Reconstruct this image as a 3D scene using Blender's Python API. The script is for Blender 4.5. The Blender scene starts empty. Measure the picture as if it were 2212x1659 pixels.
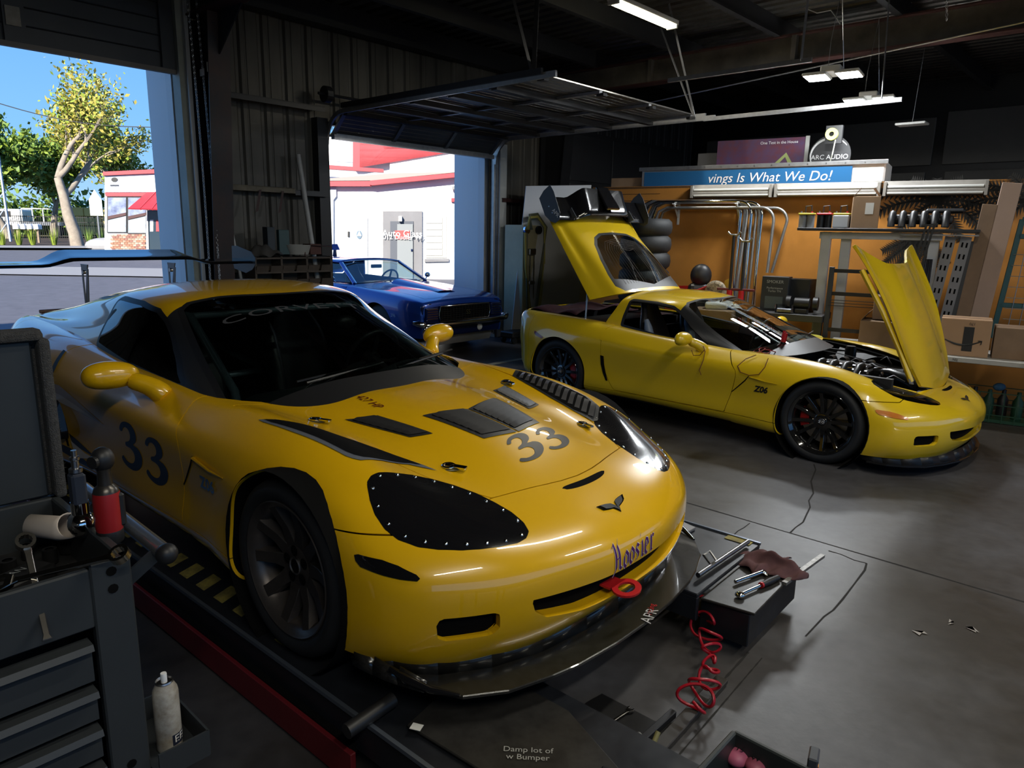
import bpy, bmesh, math, random
import numpy as np
from mathutils import Vector, Matrix
from mathutils.bvhtree import BVHTree

# ------------------------------------------------------------------ camera, sky, sun, exposure
scene = bpy.context.scene
COL = scene.collection
rng = random.Random(7)
CF, CP, CR, CH = 1534.39, 0.208848, 0.018474, 1.736927      # focal length in pixels, pitch, roll, height
def camera_axes():
    fw = Vector((0, math.cos(CP), -math.sin(CP))); rt = Vector((1, 0, 0)); up = Vector((0, math.sin(CP), math.cos(CP)))
    return rt*math.cos(CR)+up*math.sin(CR), -rt*math.sin(CR)+up*math.cos(CR), fw
_rt, _up, _fw = camera_axes()
camd = bpy.data.cameras.new('camera'); cam = bpy.data.objects.new('camera', camd); COL.objects.link(cam)
camd.sensor_fit = 'HORIZONTAL'; camd.sensor_width = 36.0; camd.lens = CF/2212*36.0; camd.clip_end = 400; camd.clip_start = 0.02
cam.matrix_world = Matrix(((_rt.x, _up.x, -_fw.x, 0), (_rt.y, _up.y, -_fw.y, 0), (_rt.z, _up.z, -_fw.z, CH), (0, 0, 0, 1)))
scene.camera = cam
scene.view_settings.view_transform = 'Standard'; scene.view_settings.look = 'None'
scene.view_settings.gamma = 1.0; scene.view_settings.use_curve_mapping = False
scene.view_settings.exposure = 0.0
cy = scene.cycles
cy.use_denoising = True; cy.caustics_reflective = False; cy.caustics_refractive = False
cy.max_bounces = 9; cy.diffuse_bounces = 5; cy.glossy_bounces = 4; cy.transmission_bounces = 6; cy.transparent_max_bounces = 10
cy.sample_clamp_indirect = 6.0; cy.blur_glossy = 0.6
SUN = Vector((-0.17, -0.93, 0.40)).normalized()
world = bpy.data.worlds.new('sky'); scene.world = world; world.use_nodes = True
_wn = world.node_tree; _wn.nodes.clear()
_o = _wn.nodes.new('ShaderNodeOutputWorld'); _b = _wn.nodes.new('ShaderNodeBackground')
_tc = _wn.nodes.new('ShaderNodeTexCoord'); _sx = _wn.nodes.new('ShaderNodeSeparateXYZ'); _cr = _wn.nodes.new('ShaderNodeValToRGB')      # clear sky: colour by height above the horizon only
_wn.links.new(_tc.outputs['Generated'], _sx.inputs[0]); _wn.links.new(_sx.outputs['Z'], _cr.inputs[0])
_e = _cr.color_ramp.elements; _e[0].position = 0.0; _e[0].color = (.42, .66, .95, 1); _e[1].position = 1.0; _e[1].color = (.06, .20, .62, 1)
_x = _e.new(.10); _x.color = (.24, .54, .95, 1); _x = _e.new(.30); _x.color = (.12, .38, .90, 1)
_wn.links.new(_cr.outputs[0], _b.inputs[0]); _b.inputs[1].default_value = 1.15; _wn.links.new(_b.outputs[0], _o.inputs[0])
_sl = bpy.data.lights.new('sun', 'SUN'); _sl.energy = 11.0; _sl.angle = math.radians(0.6); _sl.color = (1.0, 0.93, 0.82)
_so = bpy.data.objects.new('sun', _sl); COL.objects.link(_so); _so.rotation_euler = (-SUN).to_track_quat('-Z', 'Y').to_euler(); _so.location = (0, 0, 30)

# building axes: U leads from the door wall into the building, V runs along the door wall
BU = Vector((math.cos(math.radians(-42.5)), math.sin(math.radians(-42.5)), 0)); BV = Vector((-BU.y, BU.x, 0)); BROT = math.radians(-42.5)
def W(u, v, z=0.0): return BU*u+BV*v+Vector((0, 0, z))
def ray(px, py): return (_fw+_rt*((px-1106)/CF)-_up*((py-829.5)/CF))
def on_z(px, py, z=0.0):
    d = ray(px, py); return Vector((0, 0, CH))+d*((z-CH)/d.z)
def on_plane(px, py, P, n):
    d = ray(px, py); C = Vector((0, 0, CH)); return C+d*((Vector(P)-C).dot(n)/d.dot(n))

# ------------------------------------------------------------------ materials
MATS = {}
def srgb(r, g, b):
    f = lambda c: (c/255/12.92) if c/255 <= 0.04045 else ((c/255+0.055)/1.055)**2.4
    return (f(r), f(g), f(b))
def mat(name, col, rough=0.5, metal=0.0, coat=0.0, var=0.0, vscale=8.0, bump=0.0, bscale=60.0, emit=None, estr=0.0, trans=0.0, ior=1.45, alpha=1.0, spec=0.5, col2=None, rvar=0.0, stretch=None):
    if name in MATS: return MATS[name]
    m = bpy.data.materials.new(name); m.use_nodes = True; nt = m.node_tree; b = nt.nodes['Principled BSDF']
    b.inputs['Base Color'].default_value = (*col, 1); b.inputs['Roughness'].default_value = rough; b.inputs['Metallic'].default_value = metal
    b.inputs['Coat Weight'].default_value = coat; b.inputs['Coat Roughness'].default_value = 0.03
    b.inputs['Specular IOR Level'].default_value = spec; b.inputs['IOR'].default_value = ior
    b.inputs['Transmission Weight'].default_value = trans; b.inputs['Alpha'].default_value = alpha
    if emit: b.inputs['Emission Color'].default_value = (*emit, 1); b.inputs['Emission Strength'].default_value = estr
    if var > 0 or bump > 0 or rvar > 0:
        tc = nt.nodes.new('ShaderNodeTexCoord'); mp = nt.nodes.new('ShaderNodeMapping'); nt.links.new(tc.outputs['Object'], mp.inputs[0])
        if stretch: mp.inputs['Scale'].default_value = stretch
        n = nt.nodes.new('ShaderNodeTexNoise'); n.inputs['Scale'].default_value = vscale; n.inputs['Detail'].default_value = 6; n.inputs['Roughness'].default_value = 0.65
        nt.links.new(mp.outputs[0], n.inputs['Vector'])
        if var > 0:
            r = nt.nodes.new('ShaderNodeValToRGB'); c2 = col2 or tuple(c*(1-var) for c in col)
            r.color_ramp.elements[0].position = 0.3; r.color_ramp.elements[1].position = 0.7
            r.color_ramp.elements[0].color = (*c2, 1); r.color_ramp.elements[1].color = (*col, 1)
            nt.links.new(n.outputs['Fac'], r.inputs[0]); nt.links.new(r.outputs[0], b.inputs['Base Color'])
        if rvar > 0:
            mr = nt.nodes.new('ShaderNodeMapRange'); mr.inputs['To Min'].default_value = max(rough-rvar, 0.02); mr.inputs['To Max'].default_value = min(rough+rvar, 1)
            nt.links.new(n.outputs['Fac'], mr.inputs[0]); nt.links.new(mr.outputs[0], b.inputs['Roughness'])
        if bump > 0:
            n2 = nt.nodes.new('ShaderNodeTexNoise'); n2.inputs['Scale'].default_value = bscale; n2.inputs['Detail'].default_value = 3; nt.links.new(mp.outputs[0], n2.inputs['Vector'])
            bp = nt.nodes.new('ShaderNodeBump'); bp.inputs['Strength'].default_value = bump; bp.inputs['Distance'].default_value = 0.01
            nt.links.new(n2.outputs['Fac'], bp.inputs['Height']); nt.links.new(bp.outputs[0], b.inputs['Normal'])
    MATS[name] = m; return m
def glass(name, tint=(0.75, 0.85, 0.82), rough=0.0, refl=0.0):
    if name in MATS: return MATS[name]
    m = bpy.data.materials.new(name); m.use_nodes = True; nt = m.node_tree; nt.nodes.clear()
    o = nt.nodes.new('ShaderNodeOutputMaterial'); mx = nt.nodes.new('ShaderNodeMixShader'); t = nt.nodes.new('ShaderNodeBsdfTransparent'); g = nt.nodes.new('ShaderNodeBsdfGlossy')
    fr = nt.nodes.new('ShaderNodeFresnel'); fr.inputs[0].default_value = 1.5
    ad = nt.nodes.new('ShaderNodeMath'); ad.operation = 'ADD'; ad.use_clamp = True; ad.inputs[1].default_value = refl; nt.links.new(fr.outputs[0], ad.inputs[0])
    t.inputs[0].default_value = (*tint, 1); g.inputs[0].default_value = (1, 1, 1, 1); g.inputs['Roughness'].default_value = rough
    nt.links.new(ad.outputs[0], mx.inputs[0]); nt.links.new(t.outputs[0], mx.inputs[1]); nt.links.new(g.outputs[0], mx.inputs[2]); nt.links.new(mx.outputs[0], o.inputs[0])
    MATS[name] = m; return m

# ------------------------------------------------------------------ objects
def link(name, me, parent=None):
    o = bpy.data.objects.new(name, me); COL.objects.link(o)
    if parent is not None: o.parent = parent
    return o
def tag(o, label=None, cat=None, group=None, kind=None):
    if label: o['label'] = label
    if cat: o['category'] = cat
    if group: o['group'] = group
    if kind: o['kind'] = kind
    return o
def thing(name, label, cat, loc=(0, 0, 0), rz=0.0, group=None, rot=None):
    o = link(name, None); o.location = loc; o.rotation_euler = rot if rot else (0, 0, rz); o.empty_display_size = 0.1
    return tag(o, label, cat, group)
def copy_tree(o, loc=None, rz=None, label=None, parent=None):
    c = o.copy(); COL.objects.link(c)
    if parent is not None: c.parent = parent
    if loc is not None: c.location = loc
    if rz is not None: c.rotation_euler = (0, 0, rz)
    if label: c['label'] = label
    for ch in list(o.children): copy_tree(ch, parent=c)
    return c
class MB:
    def __init__(s): s.v = []; s.f = []
    def add(s, v, f, M=None):
        k = len(s.v)
        s.v += [(M @ Vector(p))[:] if M is not None else tuple(p) for p in v]
        s.f += [tuple(i+k for i in q) for q in f]; return s
    def box(s, c, d, M=None, rz=0, rot=None):
        x, y, z = d[0]/2, d[1]/2, d[2]/2
        v = [(-x, -y, -z), (x, -y, -z), (x, y, -z), (-x, y, -z), (-x, -y, z), (x, -y, z), (x, y, z), (-x, y, z)]
        T = Matrix.Translation(Vector(c)) @ (Matrix.Rotation(rz, 4, 'Z') if rot is None else rot.to_4x4())
        if M is not None: T = M @ T
        return s.add(v, [(0, 3, 2, 1), (4, 5, 6, 7), (0, 1, 5, 4), (1, 2, 6, 5), (2, 3, 7, 6), (3, 0, 4, 7)], T)
    def bar(s, p, q, w, h=None, up=(0, 0, 1)):
        p, q = Vector(p), Vector(q); d = q-p; L = d.length; h = h or w
        x = d/L; u = Vector(up); y = u.cross(x)
        if y.length < 1e-4: y = Vector((0, 1, 0)).cross(x)
        y.normalize(); z = x.cross(y)
        R = Matrix((x, y, z)).transposed()
        return s.box((p+q)/2, (L, w, h), rot=R)
    def tube(s, pts, r, n=8, close=False, cap=True):
        P = [Vector(p) for p in pts]; N = len(P); k = len(s.v); rs = r if isinstance(r, (list, tuple)) else [r]*N
        t0 = (P[1]-P[0]).normalized(); a = Vector((0, 0, 1)).cross(t0)
        if a.length < 1e-3: a = Vector((1, 0, 0)).cross(t0)
        a.normalize()
        for i in range(N):
            if close: t = (P[(i+1) % N]-P[i-1])
            else: t = P[min(i+1, N-1)]-P[max(i-1, 0)]
            t.normalize(); a = (a-t*a.dot(t)).normalized(); b = t.cross(a)
            for j in range(n):
                an = 2*math.pi*j/n; s.v.append(tuple(P[i]+(a*math.cos(an)+b*math.sin(an))*rs[i]))
        M = N if close else N-1
        for i in range(M):
            i2 = (i+1) % N
            for j in range(n): s.f.append((k+i*n+j, k+i*n+(j+1) % n, k+i2*n+(j+1) % n, k+i2*n+j))
        if cap and not close: s.f.append(tuple(k+j for j in range(n))[::-1]); s.f.append(tuple(k+(N-1)*n+j for j in range(n)))
        return s
    def cyl(s, p, q, r, r2=None, n=16): return s.tube([p, q], [r, r if r2 is None else r2], n)
    def lathe(s, prof, n=24, M=None, a0=0, a1=2*math.pi):
        k = len(s.v); full = abs(a1-a0-2*math.pi) < 1e-6; m = n if full else n+1; pts = []
        for i in range(m):
            a = a0+(a1-a0)*i/n
            for r, z in prof: pts.append((r*math.cos(a), r*math.sin(a), z))
        L = len(prof); F = []
        for i in range(n):
            i2 = (i+1) % m
            for j in range(L-1): F.append((i*L+j, i2*L+j, i2*L+j+1, i*L+j+1))
        return s.add(pts, F, M)
    def prism(s, poly, z0, z1, M=None):
        n = len(poly); ar = sum(poly[i][0]*poly[(i+1) % n][1]-poly[(i+1) % n][0]*poly[i][1] for i in range(n))
        if ar < 0: poly = poly[::-1]
        v = [(x, y, z0) for x, y in poly]+[(x, y, z1) for x, y in poly]
        f = [tuple(range(n))[::-1], tuple(range(n, 2*n))]+[(i, (i+1) % n, n+(i+1) % n, n+i) for i in range(n)]
        return s.add(v, f, M)
    def quad(s, a, b, c, d): return s.add([a, b, c, d], [(0, 1, 2, 3)])
    def grid(s, fn, nu, nv, M=None):
        v = [fn(i/nu, j/nv) for i in range(nu+1) for j in range(nv+1)]
        f = [(i*(nv+1)+j, (i+1)*(nv+1)+j, (i+1)*(nv+1)+j+1, i*(nv+1)+j+1) for i in range(nu) for j in range(nv)]
        return s.add(v, f, M)
    def sphere(s, c, r, n=12, sc=(1, 1, 1), M=None):
        prof = [(max(math.sin(math.pi*i/n), 1e-4)*r, -math.cos(math.pi*i/n)*r) for i in range(n+1)]
        T = Matrix.Translation(Vector(c)) @ Matrix.Diagonal((*sc, 1))
        return s.lathe(prof, n*2, T if M is None else M @ T)
    def mesh(s, name):
        me = bpy.data.meshes.new(name); me.from_pydata(s.v, [], s.f); me.update(); return me
    def build(s, name, m, parent=None, bev=0.0, smooth=None, seg=1, solid=0.0, sub=0):
        me = s.mesh(name); me.materials.append(m); o = link(name, me, parent)
        if smooth is not None:
            bm = bmesh.new(); bm.from_mesh(me); bmesh.ops.recalc_face_normals(bm, faces=bm.faces)
            for f in bm.faces: f.smooth = True
            for e in bm.edges:
                if len(e.link_faces) == 2 and e.calc_face_angle(0) > math.radians(smooth): e.smooth = False
            bm.to_mesh(me); bm.free()
        if solid: md = o.modifiers.new('s', 'SOLIDIFY'); md.thickness = solid; md.offset = 0
        if sub: md = o.modifiers.new('u', 'SUBSURF'); md.levels = sub; md.render_levels = sub
        if bev: md = o.modifiers.new('b', 'BEVEL'); md.width = bev; md.segments = seg; md.limit_method = 'ANGLE'; md.angle_limit = math.radians(40)
        return o
def single(name, mb, m, label, cat, group=None, loc=None, rz=0, base=None, **k):
    """a thing that is one mesh: its origin is moved to the middle of its base"""
    o = mb.build(name, m, **k); me = o.data
    if loc is None:
        c = np.array([v.co[:] for v in me.vertices]); p = Vector(((c[:, 0].min()+c[:, 0].max())/2, (c[:, 1].min()+c[:, 1].max())/2, c[:, 2].min()))
        me.transform(Matrix.Translation(-p)); o.location = p
    else: o.location = loc; o.rotation_euler = (0, 0, rz)
    return tag(o, label, cat, group)
def struct(name, mb, m, parent=None, **k):
    o = mb.build(name, m, parent, **k)
    if parent is None: o['kind'] = 'structure'
    return o
def lookM(o, x, z):
    """matrix with origin o, local x axis x, local z axis z"""
    x = Vector(x).normalized(); z = Vector(z); z = (z-x*z.dot(x)).normalized(); y = z.cross(x)
    return Matrix(((x.x, y.x, z.x, o[0]), (x.y, y.y, z.y, o[1]), (x.z, y.z, z.z, o[2]), (0, 0, 0, 1)))
def text_tris(body, size=1.0, shear=0.0, ofs=0.0, space=1.0, bold=False, dense=0.0):
    """flat letters as triangles: vertices (n,2), faces"""
    cu = bpy.data.curves.new('t', 'FONT'); cu.body = body; cu.size = size; cu.shear = shear; cu.offset = ofs; cu.space_character = space; cu.resolution_u = 3
    cu.align_x = 'CENTER'; cu.align_y = 'CENTER'
    ob = bpy.data.objects.new('t', cu); COL.objects.link(ob)
    me = bpy.data.meshes.new_from_object(ob.evaluated_get(bpy.context.evaluated_depsgraph_get()))
    bm = bmesh.new(); bm.from_mesh(me); bmesh.ops.triangulate(bm, faces=bm.faces)
    if dense:
        for _ in range(5):
            es = [e for e in bm.edges if e.calc_length() > dense]
            if not es: break
            bmesh.ops.subdivide_edges(bm, edges=es, cuts=1); bmesh.ops.triangulate(bm, faces=bm.faces)
    bm.verts.ensure_lookup_table(); bm.verts.index_update()
    v = [(w.co.x, w.co.y) for w in bm.verts]; f = [tuple(w.index for w in q.verts) for q in bm.faces]
    bm.free(); bpy.data.objects.remove(ob); bpy.data.curves.remove(cu); bpy.data.meshes.remove(me)
    return v, f
def text_on(name, body, m, M, size, parent=None, lift=0.002, **k):
    v, f = text_tris(body, size, **k); mb = MB(); mb.add([(x, y, lift) for x, y in v], f, M); return mb.build(name, m, parent)
# ------------------------------------------------------------------ building shell
M_CONC = None
def concrete():
    m = mat('stained concrete floor', (.115, .112, .118), .42, var=.35, vscale=1.1, rvar=.16, bump=.06, bscale=30); nt = m.node_tree; b = nt.nodes['Principled BSDF']
    tc = nt.nodes.new('ShaderNodeTexCoord'); n1 = nt.nodes.new('ShaderNodeTexNoise'); n1.inputs['Scale'].default_value = .55; n1.inputs['Detail'].default_value = 8; n1.inputs['Roughness'].default_value = .6; nt.links.new(tc.outputs['Object'], n1.inputs['Vector'])
    n2 = nt.nodes.new('ShaderNodeTexNoise'); n2.inputs['Scale'].default_value = 14; n2.inputs['Detail'].default_value = 8; nt.links.new(tc.outputs['Object'], n2.inputs['Vector'])
    r1 = nt.nodes.new('ShaderNodeValToRGB'); e = r1.color_ramp.elements; e[0].position = .38; e[0].color = (.040, .034, .028, 1); e[1].position = .62; e[1].color = (.088, .088, .097, 1); nt.links.new(n1.outputs['Fac'], r1.inputs[0])
    mx = nt.nodes.new('ShaderNodeMixRGB'); mx.blend_type = 'MULTIPLY'; mx.inputs[0].default_value = .55; r2 = nt.nodes.new('ShaderNodeValToRGB'); r2.color_ramp.elements[0].position = .3; r2.color_ramp.elements[0].color = (.5, .5, .5, 1); r2.color_ramp.elements[1].position = .7
    nt.links.new(n2.outputs['Fac'], r2.inputs[0]); nt.links.new(r1.outputs[0], mx.inputs[1]); nt.links.new(r2.outputs[0], mx.inputs[2]); nt.links.new(mx.outputs[0], b.inputs['Base Color'])
    return m
M_CONC = concrete()
M_SHEET = mat('grimy corrugated sheet', (.115, .105, .088), .55, metal=.25, var=.55, vscale=2.2, stretch=(1, 1, .25))
M_ROOFD = mat('old galvanised deck', (.085, .082, .075), .38, metal=.55, var=.6, vscale=1.6, col2=(.03, .022, .016))
M_STEELBK = mat('black painted steel', (.016, .016, .018), .45, var=.3, vscale=6)
M_BEAMT = mat('grimy tan beam paint', (.17, .15, .12), .6, var=.75, vscale=1.3, col2=(.03, .027, .024), stretch=(1, 1, 1))
M_RUST = mat('red oxide steel', (.055, .018, .014), .6, var=.4, vscale=5)
M_GALV = mat('galvanised steel', (.42, .42, .42), .38, metal=.85, var=.25, vscale=15)
M_ORANGE = mat('orange wall paint', (.50, .205, .035), .5, var=.28, vscale=1.4, bump=.03, bscale=40, rvar=.1)
M_WHITE = mat('white paint', (.78, .78, .77), .5)
M_WOOD = mat('raw timber', (.30, .22, .15), .7, var=.35, vscale=6, stretch=(1, 12, 1))
WU = -8.5; RZ = 4.55
def PP(u, v, z): return tuple(W(u, v, z))
def ubox(mb, u0, u1, v0, v1, z0, z1):
    return mb.box(W((u0+u1)/2, (v0+v1)/2, (z0+z1)/2), (abs(u1-u0), abs(v1-v0), abs(z1-z0)), rz=BROT)
flo = struct('floor', ubox(MB(), -8.6, 7, -7, 17, -.12, 0), M_CONC)
# joints and cracks in the slab: narrow dark grooves
M_CRK = mat('crack dirt', (.012, .011, .010), .9)
def crack(pts, w, name='floor_crack'):
    mb = MB(); Q = [Vector((p[0], p[1], .0012)) for p in pts]
    for i, p in enumerate(Q):
        t = (Q[min(i+1, len(Q)-1)]-Q[max(i-1, 0)]).normalized(); n = Vector((-t.y, t.x, 0))*w*(.5+.5*rng.random()); mb.v += [tuple(p+n), tuple(p-n)]
    mb.f = [(2*i, 2*i+1, 2*i+3, 2*i+2) for i in range(len(Q)-1)]; return mb.build(name, M_CRK, flo)
crack([W(u, 4.10) for u in np.linspace(-7, 6.5, 60)], .008, 'floor_joint')
crack([on_z(*q) for q in ((1707, 1151), (1718, 1140), (1735, 1128), (1742, 1112), (1750, 1096), (1747, 1082), (1757, 1066), (1752, 1040), (1762, 1015), (1758, 1003))], .006)
crack([on_z(*q) for q in ((1620, 1130), (1607, 1140), (1594, 1147), (1585, 1156), (1570, 1160), (1560, 1168))], .004)
crack([on_z(*q) for q in ((1872, 1217), (1868, 1232), (1845, 1262), (1820, 1295), (1800, 1318), (1780, 1332), (1740, 1375))], .007)
crack([on_z(*q) for q in ((1790, 1190), (1815, 1197), (1845, 1210), (1872, 1217))], .006)
crack([W(-1.09+.001*k, 2.72-.02*k) for k in range(60)], .006, 'floor_joint'); crack([W(-1.03+.001*k, 2.72-.02*k) for k in range(60)], .004, 'floor_joint')
for q in ((2050, 1345), (2100, 1362), (1990, 1370)):
    c = on_z(*q); MB().add([tuple(c+Vector((rng.uniform(-.03, .03), rng.uniform(-.03, .03), .004))) for _ in range(5)], [(0, 1, 2), (0, 2, 3), (0, 3, 4)]).build('floor_scrap', mat('paper scrap', (.3, .28, .26), .8), flo)
# painted line near the far door
struct('floor_line', MB().box(W(-6.6, 6.0, .002), (.10, 6, .003), rz=BROT), mat('faded yellow line', (.45, .40, .26), .7, var=.4, vscale=6), flo)
# steel floor plates by the far right
for (a, b, c, d) in (((2100, 985), (2180, 960), (2235, 985), (2150, 1018)), ((2145, 990), (2212, 945), (2290, 990), (2200, 1010))): pass

def corr(u, v0, v1, z0, z1, name, m, parent=None, pitch=.30, amp=.028):
    """ribbed sheet wall at constant u"""
    mb = MB(); prof = []; v = v0
    while v < v1: prof += [(v, 0), (v+pitch*.36, 0), (v+pitch*.44, amp), (v+pitch*.56, amp), (v+pitch*.64, 0), (v+pitch*.80, 0), (v+pitch*.83, .008), (v+pitch*.87, .008), (v+pitch*.9, 0)]; v += pitch
    prof = [p for p in prof if p[0] < v1]+[(v1, 0)]
    for pv, d in prof: mb.v += [PP(u-d, pv, z0), PP(u-d, pv, z1)]
    mb.f = [(2*i, 2*i+1, 2*i+3, 2*i+2) for i in range(len(prof)-1)]; return struct(name, mb, m, parent)
wl = corr(WU, -7, -.2, 0, RZ, 'wall_left', M_SHEET)
corr(WU, 3.63, 5.52, 0, RZ, 'wall_middle', M_SHEET); corr(WU, 5.52, 8.62, 3.10, RZ, 'wall_header', M_SHEET); corr(WU, 8.62, 10.42, 0, RZ, 'wall_right', M_SHEET)
corr(WU, -.2, 3.63, 4.3, RZ, 'wall_lintel', M_SHEET)
# outer skin of the same wall, white outside
ext = MB(); ubox(ext, -8.75, -8.6, 3.63, 5.52, 0, 4.9); struct('wall_outside_middle', ext, M_WHITE)
ext = MB(); ubox(ext, -8.75, -8.6, 5.52, 8.62, 3.12, 4.9); struct('wall_outside_header', ext, M_WHITE)
ext = MB(); ubox(ext, -8.75, -8.6, 8.62, 17, 0, 4.9); struct('wall_outside_right', ext, M_WHITE)
ext = MB(); ubox(ext, -8.75, -8.6, -7, -.2, 0, 4.9); struct('wall_outside_left', ext, M_WHITE)
ext = MB(); ubox(ext, -8.75, -8.6, -.2, 3.63, 4.35, 4.9); struct('wall_outside_lintel', ext, M_WHITE)
# white pilasters that stand outside beside both openings
for i, (v0, v1, z1) in enumerate(((3.66, 3.74, 4.9), (8.64, 8.74, 3.4))): struct('trim_%d' % (i+1), ubox(MB(), -9.35, -8.6, v0, v1, 0, z1), mat('bright white masonry', (.88, .88, .86), .6))
# far walls and those behind the viewer
corr(WU, 10.52, 17, 0, RZ, 'wall_far_right', mat('dark sheet', (.03, .03, .032), .6))
M_PANEL = mat('pale insulation panel', (.19, .175, .155), .8, var=.15, vscale=2)
we = struct('wall_end', ubox(MB(), -8.6, 7, 15.2, 15.3, 0, RZ), M_STEELBK)
uu = [-8.2, -5.4, -3.5, -1.6, .3, 2.2, 4.1, 6.0]
for a, b in zip(uu[:-1], uu[1:]):
    struct('insulation_panel', ubox(MB(), a+.09, b-.09, 15.14, 15.2, 3.10, 3.95+.04*(a+5)), M_PANEL, we, bev=.01); struct('insulation_panel', ubox(MB(), a+.16, b-.16, 15.14, 15.2, 2.35, 2.98), M_PANEL, we, bev=.01)
struct('wall_back', ubox(MB(), 6.9, 7.0, -7, 17, 0, 1.1), M_SHEET); struct('wall_back_upper', ubox(MB(), 6.9, 7.0, -7, 17, 3.9, RZ), M_SHEET)  # unseen wall, left open between its two bands to let sky light in
struct('wall_near', ubox(MB(), -8.6, 7, -7.1, -7.0, 0, RZ), M_SHEET)
# roof deck with ribs along U, purlins along V, frames along U
mb = MB(); v = -7.0; pr_ = []
while v < 17: pr_ += [(v, 0), (v+.10, 0), (v+.13, .045), (v+.17, .045)]; v += .20
for pv, d in pr_: mb.v += [PP(-9.2, pv, RZ+d), PP(7, pv, RZ+d)]
mb.f = [(2*i, 2*i+1, 2*i+3, 2*i+2) for i in range(len(pr_)-1)]
ceil = struct('ceiling', mb, M_ROOFD)
struct('roof_top', ubox(MB(), -9.3, 7.1, -7.1, 17.1, RZ+.12, RZ+.2), M_WHITE)
for u in (-7.2, -5.75, -4.3, -2.85, -1.4, .05, 1.5, 3.0, 4.5):
    b = MB(); ubox(b, u-.012, u+.012, -7, 15.2, RZ-.24, RZ); ubox(b, u-.012, u+.07, -7, 15.2, RZ-.245, RZ-.232); struct('purlin', b, M_STEELBK, ceil)
b = MB(); ubox(b, -8.42, -8.35, -7, 15.2, 4.25, RZ); ubox(b, -8.45, -8.25, -7, 15.2, 4.24, 4.255); struct('eave_beam', b, M_STEELBK, ceil)
def frame(v, paint, name):
    web = struct(name, ubox(MB(), -8.3, 7, v-.008, v+.008, 3.98, 4.30), paint, ceil)
    struct('beam_flange', ubox(MB(), -8.3, 7, v-.10, v+.10, 3.965, 3.985), M_RUST, ceil); struct('beam_flange', ubox(MB(), -8.3, 7, v-.10, v+.10, 4.295, 4.315), M_RUST, ceil)
    for u in (-6.2, -4.05, -1.2, 1.5): struct('web_stiffener', ubox(MB(), u-.03, u+.03, v-.09, v-.008, 3.985, 4.295), paint, ceil)
frame(9.75, M_BEAMT, 'roof_beam'); frame(3.78, M_STEELBK, 'roof_beam'); frame(-2.2, M_STEELBK, 'roof_beam')
# tapered frame columns against the door wall
def column(v, name, painted):
    c = MB(); z1 = 3.98
    for dv in (-.115, .115): pass
    c.prism([(-8.42, 0), (-8.20, 0), (-7.86, z1), (-8.42, z1)], -.008, .008, lookM(W(0, v), BU, -BV))
    web = struct(name, c, M_STEELBK)
    f = MB(); f.prism([(-8.20, 0), (-8.185, 0), (-7.845, z1), (-7.86, z1)], -.12, .12, lookM(W(0, v), BU, -BV)); struct('column_flange', f, painted, web)
    f = MB(); ubox(f, -8.44, -8.42, v-.12, v+.12, 0, z1); struct('column_flange', f, M_STEELBK, web)
    k = MB(); k.prism([(-7.86, z1), (-7.30, z1), (-7.88, z1-.42)], -.008, .008, lookM(W(0, v), BU, -BV)); struct('column_gusset', k, M_STEELBK, web)
    for i in range(3):
        for dv in (-.06, .06): struct('column_bolt', MB().cyl(W(-7.875+.028*-i, v+dv, 3.86-.09*i), W(-7.855+.028*-i, v+dv, 3.86-.09*i), .018, n=6), M_STEELBK, web)
    return web
M_COLP = mat('scratched rust column paint', (.045, .02, .014), .5, var=.8, vscale=4, col2=(.014, .014, .016))
co = column(3.86, 'column', M_COLP); column(9.95, 'column', M_STEELBK)
tp = MB(); tp.box(W(-7.93, 3.86, 3.42), (.004, .245, .10), rz=BROT); tl = struct('masking_tape', tp, mat('masking tape', (.42, .40, .34), .8), co)
tm = lookM(W(-7.926, 3.86, 3.43), BV, BU)
text_on('tape_writing', 'MAX CAR\nHEIGHT', mat('marker ink', (.02, .02, .02), .7), tm, .045, co)
struct('masking_tape', MB().box(W(-8.05, 3.738, 3.38), (.10, .004, .07), rz=BROT), mat('masking tape', (.42, .40, .34), .8), co)
# girts between the openings
for z, v0, v1, m in ((3.27, 3.98, 5.42, M_STEELBK), (2.24, 3.98, 4.95, mat('tan girt', (.20, .17, .12), .7, var=.5, vscale=5)), (2.22, 4.95, 5.45, M_STEELBK), (1.2, 3.98, 5.45, M_STEELBK), (2.3, 8.75, 9.8, M_RUST)):
    b = MB(); ubox(b, -8.48, -8.30, v0, v1, z-.005, z+.006); ubox(b, -8.31, -8.30, v0, v1, z-.06, z+.006); struct('wall_girt', b, m)
for (v, z) in ((4.45, 2.2), (4.75, 2.2)):
    struct('rag_strip', MB().add([PP(-8.28, v, z), PP(-8.28, v+.03, z), PP(-8.27, v-.03, z-.25), PP(-8.27, v-.07, z-.27)], [(0, 1, 2, 3)]), M_RUST)
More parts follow.
